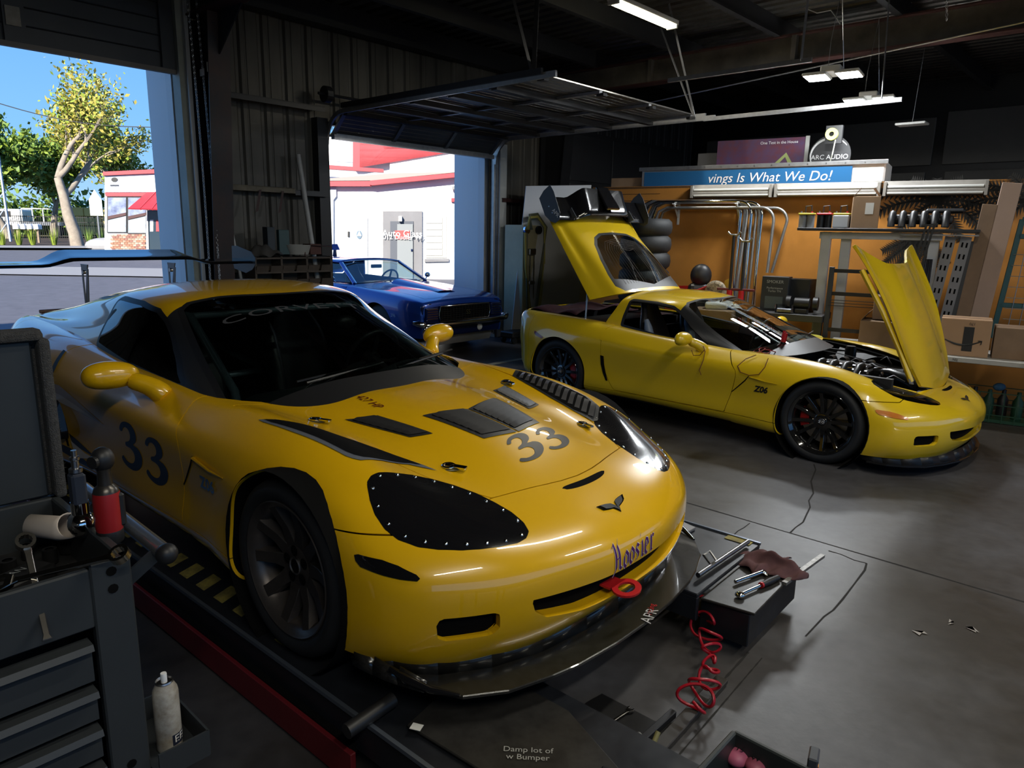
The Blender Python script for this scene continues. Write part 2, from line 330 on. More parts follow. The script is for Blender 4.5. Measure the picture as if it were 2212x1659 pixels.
# door posts, tracks
def ang(mb, p, q, w=.04): mb.bar(p, q, w, .004); return mb
for i, (v, s) in enumerate(((5.50, 1), (8.66, -1))):
    j = MB(); ubox(j, -8.5, -8.36, v-.16 if s > 0 else v, v if s > 0 else v+.05, 0, 3.15); struct('door_%d_post' % (i+1), j, M_STEELBK if s > 0 else M_GALV)
    R = .38; path = [PP(-8.40, v, .05), PP(-8.40, v, 2.83)]+[PP(-8.40+R-R*math.cos(a), v, 2.83+R*math.sin(a)) for a in np.linspace(.15, math.pi/2, 8)]+[PP(-4.55, v, 3.215)]
    t = MB()
    for a, b in zip(path[:-1], path[1:]): t.bar(a, b, .028, .055)
    tr = struct('door_track', t, M_GALV); t2 = MB(); t2.bar(PP(-8.0, v-.03*s, 3.27), PP(-4.7, v-.03*s, 3.25), .03, .06); struct('track_angle', t2, M_STEELBK if s > 0 else M_GALV, tr)
    h = MB(); ang(h, PP(-4.85, v, 3.25), PP(-5.35 if s > 0 else -5.5, v+.02, RZ), .045); ang(h, PP(-4.85, v+.02, 3.25), PP(-5.1, v+.35*s, RZ), .045); struct('track_hanger', h, M_GALV if s < 0 else M_STEELBK, tr)
ub = MB(); ubox(ub, -8.36, -8.32, 8.70, 8.86, 0, 3.15); struct('door_post_channel', ub, mat('weathered white channel', (.55, .55, .52), .6, var=.4, vscale=3, stretch=(1, 1, .2)))
# overhead sectional door: five horizontal panels, lowest one still tilted at the opening
M_DOORP = mat('grey door skin', (.16, .16, .165), .32, metal=.5, var=.3, vscale=2)
dr = struct('door_2', MB().bar(PP(-8.42, 5.62, 2.98), PP(-8.42, 8.56, 2.98), .05, .03), M_GALV)
secs = [((-8.40, 2.98), (-8.12, 3.24))]+[((-8.10+.66*k, 3.255), (-8.10+.66*(k+1)-.015, 3.255)) for k in range(5)]
for (a, za), (b, zb) in secs:
    d = MB(); n = 6
    for k in range(n):
        t0, t1 = k/n, (k+.86)/n; f = lambda t, o: (a+(b-a)*t, za+(zb-za)*t+o)
        (p0, q0), (p1, q1), (p2, q2) = f(t0, .0), f(t1, .0), f((k+1)/n, .0)
        d.quad(PP(p0, 5.58, q0), PP(p0, 8.58, q0), PP(p1, 8.58, q1), PP(p1, 5.58, q1)); d.quad(PP(p1, 5.58, q1), PP(p1, 8.58, q1), PP(p1+.004, 8.58, q1+.016), PP(p1+.004, 5.58, q1+.016)); d.quad(PP(p1+.004, 5.58, q1+.016), PP(p1+.004, 8.58, q1+.016), PP(p2, 8.58, q2), PP(p2, 5.58, q2))
    sec = struct('door_section', d, M_DOORP, dr)
    for v in (5.60, 6.58, 7.56, 8.54): struct('door_stile', MB().bar(PP(a, v, za-.02), PP(b, v, zb-.02), .055, .03), M_GALV, dr)
    struct('door_strut', ubox(MB(), a-.02, a+.06, 5.58, 8.58, za-.075, za-.015), M_STEELBK if a > -8.2 else M_GALV, dr)
    for v in (5.62, 6.60, 7.58, 8.52): struct('door_hinge', MB().box(W(b, v, zb-.045), (.09, .07, .03), rz=BROT), M_STEELBK, dr)
struct('door_seal', MB().bar(PP(-8.43, 5.58, 2.955), PP(-8.43, 8.58, 2.955), .06, .03), mat('white seal', (.6, .6, .58), .6), dr)
# torsion shaft over the opening
struct('door_shaft', MB().cyl(PP(-8.25, 5.3, 3.42), PP(-8.25, 8.8, 3.42), .018, n=8), M_STEELBK, dr); struct('door_drum', MB().cyl(PP(-8.25, 5.38, 3.42), PP(-8.25, 5.46, 3.42), .10, n=20), M_STEELBK, dr)
# first opening: door partly lowered
d1 = struct('door_1', MB().bar(PP(-8.40, -.2, 3.40), PP(-8.40, 3.60, 3.40), .06, .045), mat('weathered door rail', (.19, .17, .15), .6))
for k in range(5):
    z0 = 3.43+k*.165; struct('door_slat', MB().add([PP(-8.42, -.2, z0), PP(-8.42, 3.6, z0), PP(-8.42, 3.6, z0+.15), PP(-8.42, -.2, z0+.15), PP(-8.40, -.2, z0+.155), PP(-8.40, 3.6, z0+.155), PP(-8.41, 3.6, z0+.165), PP(-8.41, -.2, z0+.165)], [(0, 1, 2, 3), (3, 2, 5, 4), (4, 5, 6, 7)]), mat('dark grey door slat', (.055, .057, .062), .45, var=.25, vscale=3), d1)
for v in (.15, 2.12, 3.55):
    struct('door_stile', ubox(MB(), -8.40, -8.37, v-.09, v+.09, 3.42, 4.3), mat('dark grey door slat', (.055, .057, .062), .45), d1)
for z in (3.56, 3.9): struct('stile_bracket', ubox(MB(), -8.37, -8.355, 2.05, 2.17, z, z+.17), mat('bare hinge plate', (.34, .31, .26), .6, var=.4, vscale=12), d1)
jm = MB(); ubox(jm, -8.48, -8.30, 3.60, 3.66, 0, 4.4); struct('door_jamb', jm, mat('olive white jamb', (.42, .43, .36), .6, var=.3, vscale=2))
for dv in (.02, .07): struct('door_track', ubox(MB(), -8.33+dv, -8.30+dv, 3.66, 3.70, 0, 4.4), mat('pale track', (.5, .5, .5), .4, metal=.5))
# hoist chains beside the column
def chain(name, p, q, sag, label):
    o = thing(name, label, 'chain', q, group=None); N = 90; link_ = MB().tube([(0, .010*math.cos(a), .017*math.sin(a)) for a in [2*math.pi*k/10 for k in range(10)]], .0032, 5, close=True).mesh('chain_link'); link_.materials.append(M_GALV)
    p, q = Vector(p), Vector(q); n = int((p-q).length/.028)
    for k in range(n):
        c = q.lerp(p, k/n)-q; l = link('chain_link', link_, o); l.location = c+BV*sag*math.sin(math.pi*k/n); l.rotation_euler = (0, 0, BROT+(math.pi/2 if k % 2 else 0)+.4)
    return o
chain('hoist_chain', PP(-8.12, 3.66, 4.25), PP(-8.12, 3.70, .95), .02, 'galvanised hoist chain hanging beside the column, nearer the door track'); chain('hoist_chain', PP(-8.05, 3.72, 4.25), PP(-8.05, 3.78, .95), .015, 'galvanised hoist chain hanging against the black column face')
# bullet bright pinholes in the sheet are left to the light; big dark door further along
dd = struct('door_3', ubox(MB(), -8.45, -8.40, 10.55, 14.6, 0, 3.6), mat('dark panel door', (.028, .028, .030), .5))
for i in range(3):
    for j in range(4): struct('door_panel', ubox(MB(), -8.40, -8.385, 10.62+i*1.32, 10.62+i*1.32+1.26, .1+j*.87, .1+j*.87+.82), mat('dark panel skin', (.035, .034, .036), .55), dd, bev=.01)
# ------------------------------------------------------------------ surfaces: spline nets, cutting along curves, draping
def bbasis(n, ts):
    kn = np.concatenate([[0]*3, np.arange(n-2), [n-3]*3]).astype(float); ts = np.clip(np.asarray(ts, float), 0, n-3-1e-9)
    B = np.zeros((len(ts), n+3))
    for i in range(n+3): B[:, i] = (kn[i] <= ts) & (ts < kn[i+1]) if i < len(kn)-1 else 0
    for k in range(1, 4):
        N = np.zeros_like(B)
        for i in range(n+3-k):
            a = kn[i+k]-kn[i]; b = kn[i+k+1]-kn[i+1] if i+k+1 < len(kn) else 0
            if a > 0: N[:, i] += (ts-kn[i])/a*B[:, i]
            if b > 0: N[:, i] += (kn[i+k+1]-ts)/b*B[:, i+1]
        B = N
    return B[:, :n]
def greville(n):
    kn = np.concatenate([[0]*3, np.arange(n-2), [n-3]*3]).astype(float)
    return np.array([(kn[i+1]+kn[i+2]+kn[i+3])/3 for i in range(n)])
def net_surface(P, nu, nv, a=0.8):
    """dense triangle mesh of a C2 surface through a control net; columns [x y z nx ny nz u v]"""
    n, m, _ = P.shape; gu, gv = greville(n), greville(m)
    Q = np.einsum('ij,jkl->ikl', np.linalg.inv(bbasis(n, gu)), P); Q = np.einsum('ij,kjl->kil', np.linalg.inv(bbasis(m, gv)), Q); Q = P+(Q-P)*a
    tu, tv = np.linspace(0, n-3, nu), np.linspace(0, m-3, nv)
    S = np.einsum('ai,bj,ijl->abl', bbasis(n, tu), bbasis(m, tv), Q)
    du, dv = np.gradient(S, axis=0), np.gradient(S, axis=1); N = np.cross(du, dv); N /= np.linalg.norm(N, axis=2, keepdims=True)+1e-12
    U = np.interp(tu, gu, np.arange(n)); Vv = np.interp(tv, gv, np.arange(m))
    G = np.concatenate([S, N, np.repeat(U[:, None, None], nv, 1), np.repeat(Vv[None, :, None], nu, 0)], 2).reshape(-1, 8)
    i = np.arange(nu-1)[:, None]*nv+np.arange(nv-1)[None, :]; i = i.ravel()
    F = np.concatenate([np.stack([i, i+nv, i+nv+1], 1), np.stack([i, i+nv+1, i+1], 1)])
    return G, F
def flipN(S): G, F = S; G = G.copy(); G[:, 3:6] *= -1; return G, F[:, ::-1].copy()
def compact(G, F):
    u, inv = np.unique(F, return_inverse=True); return G[u], inv.reshape(F.shape)
def cut(S, phi):
    """split a mesh where the field phi changes sign: (inside, outside)"""
    G, F = S
    if len(F) == 0: return S, S
    phi = np.where(np.abs(phi) < 1e-6, 1e-6, phi); s = phi < 0; c = s[F].sum(1)
    fi, fo = [F[c == 3]], [F[c == 0]]; new = []; base = len(G)
    mix = F[(c == 1) | (c == 2)]
    if len(mix):
        sm = s[mix]; one = sm.sum(1) == 1; lone = np.where(one, sm.argmax(1), (~sm).argmax(1))
        r = np.stack([mix[np.arange(len(mix)), (lone+k) % 3] for k in range(3)], 1)
        e = np.concatenate([r[:, [0, 1]], r[:, [0, 2]]]); es = np.sort(e, 1); ue, inv = np.unique(es, axis=0, return_inverse=True); inv = inv.ravel()
        t = phi[ue[:, 0]]/(phi[ue[:, 0]]-phi[ue[:, 1]]); NG = G[ue[:, 0]]*(1-t[:, None])+G[ue[:, 1]]*t[:, None]
        G = np.concatenate([G, NG]); ab = base+inv[:len(r)]; ac = base+inv[len(r):]
        tip = np.stack([r[:, 0], ab, ac], 1); q1 = np.stack([ab, r[:, 1], r[:, 2]], 1); q2 = np.stack([ab, r[:, 2], ac], 1)
        fi += [tip[one], q1[~one], q2[~one]]; fo += [tip[~one], q1[one], q2[one]]
    fi, fo = np.concatenate(fi), np.concatenate(fo)
    return compact(G, fi), compact(G, fo)
def sd_poly(x, y, poly):
    """signed distance to a 2D polygon, negative inside"""
    P = np.asarray(poly, float); Q = np.roll(P, -1, 0); d = np.full(x.shape, 1e9); ins = np.zeros(x.shape, bool)
    for (ax, ay), (bx, by) in zip(P, Q):
        ex, ey = bx-ax, by-ay; wx, wy = x-ax, y-ay; t = np.clip((wx*ex+wy*ey)/(ex*ex+ey*ey+1e-15), 0, 1)
        d = np.minimum(d, (wx-ex*t)**2+(wy-ey*t)**2)
        cnd = ((ay <= y) != (by <= y)); ins ^= cnd & (x < ax+(y-ay)*(bx-ax)/np.where(by == ay, 1e-12, by-ay))
    d = np.sqrt(d); return np.where(ins, -d, d)
def smooth_poly(pts, n=6, close=True):
    P = [Vector((*p, 0)) for p in pts]; N = len(P); out = []
    for i in range(N if close else N-1):
        p0, p1, p2, p3 = (P[(i-1) % N], P[i], P[(i+1) % N], P[(i+2) % N]) if close else (P[max(i-1, 0)], P[i], P[i+1], P[min(i+2, N-1)])
        for k in range(n):
            t = k/n; q = 0.5*((2*p1)+(p2-p0)*t+(2*p0-5*p1+4*p2-p3)*t*t+(3*p1-p0-3*p2+p3)*t**3); out.append((q.x, q.y))
    if not close: out.append(tuple(P[-1][:2]))
    return out
def boundary(F):
    e = np.concatenate([F[:, [0, 1]], F[:, [1, 2]], F[:, [2, 0]]]); k = np.sort(e, 1); _, i, c = np.unique(k, axis=0, return_index=True, return_counts=True)
    return e[i[c == 1]]
def panel(name, S, m, parent, lip=0.012, lipdir=None, flip=False):
    """mesh object from a cut piece, its edges folded inwards by lip"""
    G, F = S
    if len(F) == 0: return None
    V = G[:, :3]; N = G[:, 3:6]; VV, NN, FF = [V], [N], [F]
    if lip:
        b = boundary(F); k = len(V); t = V[b[:, 1]]-V[b[:, 0]]; L = np.linalg.norm(t, axis=1) > 1e-9; b = b[L]; t = t[L]
        n0 = N[b].mean(1); e = np.cross(t, n0); e /= np.linalg.norm(e, axis=1, keepdims=True)+1e-12
        off = (lambda i: V[i]-N[i]*lip) if lipdir is None else (lambda i: V[i]+np.asarray(lipdir))
        VV += [V[b[:, 0]], V[b[:, 1]], off(b[:, 0]), off(b[:, 1])]; NN += [e]*4; B = len(b); i = np.arange(B)
        FF += [np.stack([k+i+B, k+i, k+i+2*B], 1), np.stack([k+i+B, k+i+2*B, k+i+3*B], 1)]
    V, N, F = np.concatenate(VV), np.concatenate(NN), np.concatenate(FF)
    if flip: F = F[:, ::-1]; N = -N
    me = bpy.data.meshes.new(name); me.vertices.add(len(V)); me.vertices.foreach_set('co', V.ravel().astype(np.float32))
    me.loops.add(len(F)*3); me.loops.foreach_set('vertex_index', F.ravel().astype(np.int32)); me.polygons.add(len(F)); me.polygons.foreach_set('loop_start', np.arange(0, len(F)*3, 3, dtype=np.int32))
    me.polygons.foreach_set('use_smooth', np.ones(len(F), bool)); me.update(calc_edges=True); me.materials.append(m)
    me.normals_split_custom_set_from_vertices(N.tolist())
    return link(name, me, parent)
def split_lr(S): return cut(S, S[0][:, 1])       # (right side y<0, left side)
def bvh_of(*SS):
    V = []; F = []; k = 0
    for G, f in SS: V += G[:, :3].tolist(); F += (f+k).tolist(); k += len(G)
    return BVHTree.FromPolygons([tuple(v) for v in V], [tuple(f) for f in F])
def drape(name, v2, f, M, bvh, m, parent, lift=0.0015, maxd=3.0):
    """lay flat shapes onto a surface: M maps (x,y,0) to the plane, rays run along its -z axis"""
    d = -(M.to_3x3() @ Vector((0, 0, 1))).normalized(); V = []; bad = set()
    for i, (x, y) in enumerate(v2):
        p = M @ Vector((x, y, 0)); h = bvh.ray_cast(p, d, maxd)
        if h[0] is None: bad.add(i); V.append(tuple(p)); continue
        n = h[1] if h[1].dot(d) < 0 else -h[1]; V.append(tuple(h[0]+n*lift))
    mb = MB(); mb.v = V; mb.f = [q for q in f if not bad & set(q)]
    o = mb.build(name, m, parent)
    for p in o.data.polygons: p.use_smooth = True
    return o
def poly_tris(poly, step=0.03):
    """triangulated fill of a polygon, fine enough to drape"""
    bm = bmesh.new(); vs = [bm.verts.new((x, y, 0)) for x, y in poly]; bm.faces.new(vs); bmesh.ops.triangulate(bm, faces=bm.faces)
    for _ in range(6):
        es = [e for e in bm.edges if e.calc_length() > step]
        if not es: break
        bmesh.ops.subdivide_edges(bm, edges=es, cuts=1); bmesh.ops.triangulate(bm, faces=bm.faces)
    bm.verts.index_update(); v = [(q.co.x, q.co.y) for q in bm.verts]; f = [tuple(w.index for w in q.verts) for q in bm.faces]; bm.free(); return v, f
def mirror_net(R):
    """half net (rows of points with y>=0 from the centre line out) to a whole one"""
    R = np.array(R, float); L = R[:, ::-1][:, :-1].copy(); L[:, :, 1] *= -1; return np.concatenate([L, R], 1)

# ------------------------------------------------------------------ the coupe body (front axle x=0, y left, z up, metres)
def c6_nets():
    R = [
     [(.80,0,.15),(.795,.2,.15),(.765,.42,.14),(.70,.60,.14),(.60,.75,.14),(.48,.84,.14),(.36,.885,.14),(.25,.90,.14),(.2,.90,.14),(.15,.89,.14),(.12,.80,.14)],
     [(.865,0,.22),(.86,.2,.22),(.815,.43,.215),(.738,.62,.215),(.632,.77,.215),(.515,.865,.215),(.375,.905,.22),(.24,.915,.20),(.12,.915,.17),(.05,.90,.14),(.03,.80,.14)],
     [(.895,0,.34),(.89,.2,.34),(.838,.43,.34),(.762,.62,.34),(.65,.775,.345),(.53,.872,.35),(.37,.912,.35),(.2,.92,.28),(.05,.92,.21),(-.05,.905,.145),(-.05,.80,.14)],
     [(.885,0,.43),(.88,.2,.435),(.83,.42,.44),(.75,.60,.45),(.635,.755,.46),(.50,.862,.465),(.33,.912,.455),(.14,.925,.36),(-.03,.925,.25),(-.13,.91,.155),(-.13,.80,.145)],
     [(.80,0,.505),(.80,.2,.51),(.755,.40,.515),(.675,.565,.53),(.565,.71,.54),(.43,.83,.545),(.27,.905,.535),(.07,.925,.43),(-.12,.925,.29),(-.22,.91,.165),(-.22,.80,.145)],
     [(.67,0,.568),(.67,.2,.568),(.63,.385,.568),(.565,.535,.575),(.465,.67,.598),(.35,.795,.615),(.205,.89,.60),(0,.93,.49),(-.2,.925,.32),(-.3,.91,.17),(-.3,.80,.15)],
     [(.50,0,.625),(.50,.2,.622),(.475,.38,.610),(.42,.535,.622),(.335,.665,.66),(.235,.78,.672),(.10,.88,.64),(-.08,.935,.53),(-.28,.925,.34),(-.38,.91,.175),(-.38,.80,.15)],
     [(.28,0,.685),(.28,.2,.68),(.265,.38,.655),(.225,.54,.665),(.165,.66,.71),(.09,.77,.718),(-.02,.88,.67),(-.17,.935,.55),(-.36,.92,.35),(-.46,.905,.18),(-.46,.80,.15)],
     [(.03,0,.74),(.03,.2,.735),(.03,.38,.70),(.0,.55,.705),(-.04,.66,.75),(-.08,.765,.753),(-.17,.88,.695),(-.3,.935,.575),(-.46,.912,.365),(-.55,.895,.185),(-.55,.80,.155)],
     [(-.22,0,.775),(-.22,.2,.77),(-.22,.38,.735),(-.24,.56,.735),(-.27,.67,.772),(-.3,.765,.772),(-.36,.877,.712),(-.45,.928,.595),(-.58,.902,.375),(-.65,.885,.19),(-.65,.80,.155)],
     [(-.48,0,.79),(-.48,.2,.79),(-.48,.38,.77),(-.50,.57,.755),(-.52,.68,.778),(-.55,.77,.773),(-.58,.875,.717),(-.64,.927,.61),(-.72,.895,.38),(-.77,.883,.2),(-.77,.80,.16)]]
    for x, zc, r in ((-.80,.78,[(.715,.782),(.79,.768),(.88,.712),(.928,.625),(.897,.385),(.884,.205)]), (-1.1,.78,[(.725,.797),(.80,.78),(.885,.718),(.93,.632),(.90,.39),(.886,.21)]),
                     (-1.4,.79,[(.73,.815),(.81,.793),(.89,.725),(.932,.64),(.903,.39),(.888,.215)]), (-1.7,.80,[(.735,.835),(.82,.812),(.898,.74),(.934,.65),(.906,.39),(.89,.22)]),
                     (-2.0,.83,[(.737,.862),(.835,.838),(.912,.76),(.94,.662),(.916,.40),(.9,.22)]), (-2.25,.86,[(.74,.887),(.845,.865),(.926,.782),(.955,.67),(.94,.42),(.925,.22)]),
                     (-2.5,.88,[(.742,.90),(.85,.88),(.936,.79),(.968,.67),(.96,.43),(.94,.23)]), (-2.75,.89,[(.742,.908),(.845,.886),(.931,.79),(.966,.66),(.96,.43),(.94,.24)]),
                     (-3.0,.90,[(.735,.913),(.83,.888),(.912,.79),(.947,.65),(.94,.43),(.92,.26)]), (-3.2,.91,[(.72,.916),(.80,.89),(.872,.79),(.902,.65),(.896,.44),(.88,.28)])):
        zi = (zc+r[0][1])/2
        R.append([(x,0,zc),(x,.2,zc),(x,.4,zc),(x,.58,zi)]+[(x,y,z) for y, z in r]+[(x,.80,r[-1][1]-.04)])
    R += [[(-3.42,0,.925),(-3.42,.2,.925),(-3.41,.4,.925),(-3.39,.58,.924),(-3.355,.70,.915),(-3.32,.775,.885),(-3.29,.83,.79),(-3.27,.855,.65),(-3.25,.855,.45),(-3.22,.845,.30),(-3.20,.76,.28)],
          [(-3.50,0,.895),(-3.50,.2,.895),(-3.49,.4,.895),(-3.465,.57,.89),(-3.42,.69,.875),(-3.38,.76,.84),(-3.35,.80,.76),(-3.33,.82,.64),(-3.31,.82,.46),(-3.28,.81,.32),(-3.24,.74,.30)],
          [(-3.525,0,.78),(-3.525,.2,.78),(-3.515,.4,.78),(-3.49,.56,.775),(-3.455,.67,.76),(-3.42,.73,.73),(-3.39,.762,.68),(-3.37,.78,.60),(-3.35,.78,.47),(-3.32,.77,.34),(-3.26,.72,.31)],
          [(-3.52,0,.58),(-3.52,.2,.58),(-3.51,.4,.58),(-3.485,.55,.58),(-3.455,.65,.575),(-3.425,.70,.565),(-3.40,.73,.545),(-3.385,.745,.51),(-3.365,.745,.44),(-3.33,.74,.36),(-3.27,.70,.32)],
          [(-3.45,0,.36),(-3.45,.2,.36),(-3.445,.4,.36),(-3.43,.54,.36),(-3.41,.63,.36),(-3.40,.675,.36),(-3.385,.70,.36),(-3.375,.71,.36),(-3.355,.71,.36),(-3.33,.70,.345),(-3.28,.68,.33)]]
    C = [[(-.36,0,.765),(-.38,.25,.765),(-.45,.45,.755),(-.57,.60,.745),(-.72,.705,.74),(-.86,.755,.735),(-.92,.78,.65)],
         [(-.62,0,.872),(-.64,.25,.868),(-.70,.43,.853),(-.80,.565,.833),(-.93,.68,.808),(-1.05,.745,.775),(-1.1,.775,.68)],
         [(-.90,0,.985),(-.92,.25,.98),(-.97,.42,.96),(-1.06,.555,.932),(-1.19,.66,.88),(-1.3,.742,.805),(-1.35,.775,.70)],
         [(-1.17,0,1.085),(-1.19,.25,1.08),(-1.24,.42,1.06),(-1.31,.56,1.022),(-1.42,.655,.945),(-1.5,.742,.832),(-1.52,.775,.72)],
         [(-1.40,0,1.158),(-1.41,.25,1.152),(-1.44,.42,1.135),(-1.49,.578,1.098),(-1.57,.662,.99),(-1.63,.743,.85),(-1.65,.775,.73)]]
    for x, z in ((-1.65,(1.190,1.185,1.17,(.595,1.125),(.672,1.01),(.745,.858))), (-1.88,(1.202,1.196,1.18,(.60,1.13),(.676,1.012),(.744,.868))), (-2.1,(1.193,1.187,1.168,(.592,1.118),(.67,1.005),(.739,.88))),
                 (-2.35,(1.165,1.157,1.135,(.582,1.08),(.66,.985),(.732,.888))), (-2.6,(1.128,1.12,1.095,(.577,1.04),(.655,.957),(.727,.893))), (-2.85,(1.068,1.061,1.04,(.575,.995),(.652,.93),(.722,.893))),
                 (-3.1,(1.008,1.003,.99,(.578,.958),(.652,.916),(.716,.89))), (-3.3,(.958,.956,.95,(.582,.934),(.652,.91),(.71,.888))), (-3.46,(.918,.918,.916,(.59,.91),(.65,.90),(.70,.88)))):
        C.append([(x,0,z[0]),(x,.25,z[1]),(x,.43,z[2])]+[(x,*q) for q in z[3:]]+[(x,z[5][0]+.03,z[5][1]-.11)])
    return mirror_net(R), mirror_net(C)
# ------------------------------------------------------------------ shared car materials and parts
M_BLK = mat('satin black plastic', (0.012, 0.012, 0.013), 0.45)
M_DEEP = mat('deep black cavity', (0.003, 0.003, 0.003), 0.9, spec=0.1)
M_GLOSSBLK = mat('gloss black acrylic', (0.006, 0.006, 0.007), 0.12, coat=0.6)
M_RUB = mat('tyre rubber', (0.014, 0.015, 0.017), 0.62, var=0.3, vscale=14, bump=0.1, bscale=180)
M_CARBON = mat('worn carbon fibre', (0.022, 0.021, 0.019), 0.22, coat=0.5, var=0.4, vscale=40, bump=0.05, bscale=300)
M_CHROME = mat('chrome', (0.8, 0.8, 0.8), 0.07, metal=1.0)
M_STEEL = mat('dull steel', (0.42, 0.42, 0.43), 0.32, metal=1.0, var=0.35, vscale=25)
M_YEL1 = mat('golden yellow car paint', (0.70, 0.395, 0.004), 0.28, coat=1.0, spec=0.5)
M_YEL2 = mat('lemon yellow car paint', (0.68, 0.46, 0.010), 0.28, coat=1.0, spec=0.5)
M_GUN = mat('bronze grey wheel paint', (0.085, 0.075, 0.070), 0.38, metal=0.6, var=0.3, vscale=20)
M_WBLK = mat('gloss black wheel paint', (0.008, 0.008, 0.008), 0.1, coat=1.0)
M_RED = mat('red paint', (0.42, 0.012, 0.015), 0.35)
M_GLASS = glass('tinted car glass', (0.62, 0.70, 0.68), refl=0.03)
M_GLASSC = glass('clear car glass', (0.80, 0.90, 0.87), refl=0.02)
M_DKGLASS = glass('dark car glass', (0.42, 0.50, 0.50), refl=0.04)
M_NAVY = mat('navy vinyl', (0.020, 0.028, 0.048), 0.35)
M_DKGREY = mat('dark grey vinyl', (0.012, 0.013, 0.014), 0.35)
M_LEATH = mat('black leather', (0.012, 0.012, 0.014), 0.42)
M_LEATHB = mat('slate grey leather', (0.16, 0.20, 0.27), 0.45)

def wheel(parent, x, y, z, side, r, width, style, name='wheel'):
    """side -1 right, +1 left; a tire with its rim, disc and caliper as children"""
    M0 = Matrix.Translation((x, y, z)) @ Matrix.Rotation(math.radians(-90*side), 4, 'X')
    w = width; rr = 0.247 if style == 'race' else 0.254
    tire = MB().lathe([(rr-.004, -w*.92), (rr+.008, -w*.99), (r-.035, -w*1.0), (r-.01, -w*.96), (r, -w*.86), (r, -w*.14), (r-.008, -w*.05), (r-.03, .004), (rr+.028, .006), (rr+.01, -.004), (rr-.004, -.012)], 72, M0).build(name, M_RUB, parent, smooth=50)
    rimM = M_GUN if style == 'race' else M_WBLK
    rim = MB()
    rim.lathe([(rr, -w*.95), (rr-.03, -w*.9), (rr-.035, -.05), (rr-.022, -.018), (rr-.006, -.006), (rr, .0), (rr+.004, -.004), (rr, -.02)], 64)
    n = 10 if style == 'race' else 12; hub = 0.078 if style == 'race' else 0.068
    for k in range(n):
        a = 2*math.pi*k/n+0.1; R = Matrix.Rotation(a, 4, 'Z'); wi, wo = (.022, .014) if style == 'race' else (.013, .009)
        h0, h1 = -.055, -.022
        v = [(hub-.012, -wi*1.3, h0), (hub-.012, wi*1.3, h0), (.14, wi, -.048), (.14, -wi, -.048), (rr-.03, wo*1.5, h1), (rr-.03, -wo*1.5, h1), (rr-.012, wo*2.2, h1+.004), (rr-.012, -wo*2.2, h1+.004)]
        lo = [(p[0], p[1]*1.25, p[2]-(.05 if i < 2 else .036)) for i, p in enumerate(v)]
        F = [(0, 3, 2, 1), (3, 5, 4, 2), (5, 7, 6, 4), (0, 8, 11, 3), (3, 11, 13, 5), (5, 13, 15, 7), (1, 2, 10, 9), (2, 4, 12, 10), (4, 6, 14, 12), (0, 1, 9, 8)]
        rim.add(v+lo, F, R)
    rim.lathe([(.0001, -.050), (.028, -.05), (.032, -.047), (.034, -.052), (hub-.008, -.052), (hub, -.056), (hub+.004, -.10)], 40)
    ro = rim.build('rim', rimM, tire, smooth=35, bev=.0015); ro.data.transform(M0)
    if style == 'race':
        pk = MB(); [pk.lathe([(.0001, -.0505), (.019, -.0505), (.0205, -.0495)], 20, Matrix.Rotation(2*math.pi*k/5+.42, 4, 'Z') @ Matrix.Translation((.056, 0, 0))) for k in range(5)]
        pk.lathe([(.0001, -.0465), (.026, -.0465)], 24); pk.build('lug_pocket', M_DEEP, tire).data.transform(M0)
        MB().lathe([(.026, -.047), (.030, -.043), (.034, -.047), (.034, -.052)], 28).build('hub_ring', M_STEEL, tire, smooth=40).data.transform(M0)
    else:
        MB().lathe([(.0001, -.036), (.020, -.037), (.026, -.042), (.026, -.055)], 24).build('center_cap', mat('grey cap', (.09, .09, .10), .25, metal=.5), tire, smooth=40).data.transform(M0)
        text_on('cap_letters', 'N\nO', mat('white print', (.7, .7, .7), .5), M0 @ Matrix.Translation((0, 0, -.0345)) @ Matrix.Rotation(math.radians(90), 4, 'Z'), .026, tire)
    dm = MB().lathe([(.075, -.10), (.178, -.10), (.178, -.125), (.075, -.125)], 48); dm.build('brake_disc', M_STEEL, tire, smooth=40).data.transform(M0)
    MB().lathe([(.0001, -.128), (rr-.03, -.128)], 40).build('wheel_backing', M_DEEP, tire).data.transform(M0)
    if style != 'race':
        a0 = math.radians(150) if x > -1 else math.radians(-20)
        cm = MB().lathe([(.115, -.075), (.185, -.075), (.19, -.085), (.19, -.14), (.115, -.14), (.115, -.075)], 8, None, a0, a0+math.radians(52))
        cm.build('brake_caliper', M_RED, tire, bev=.004).data.transform(M0 @ Matrix.Rotation(0 if side < 0 else math.pi, 4, 'X') if False else M0)
    return tire

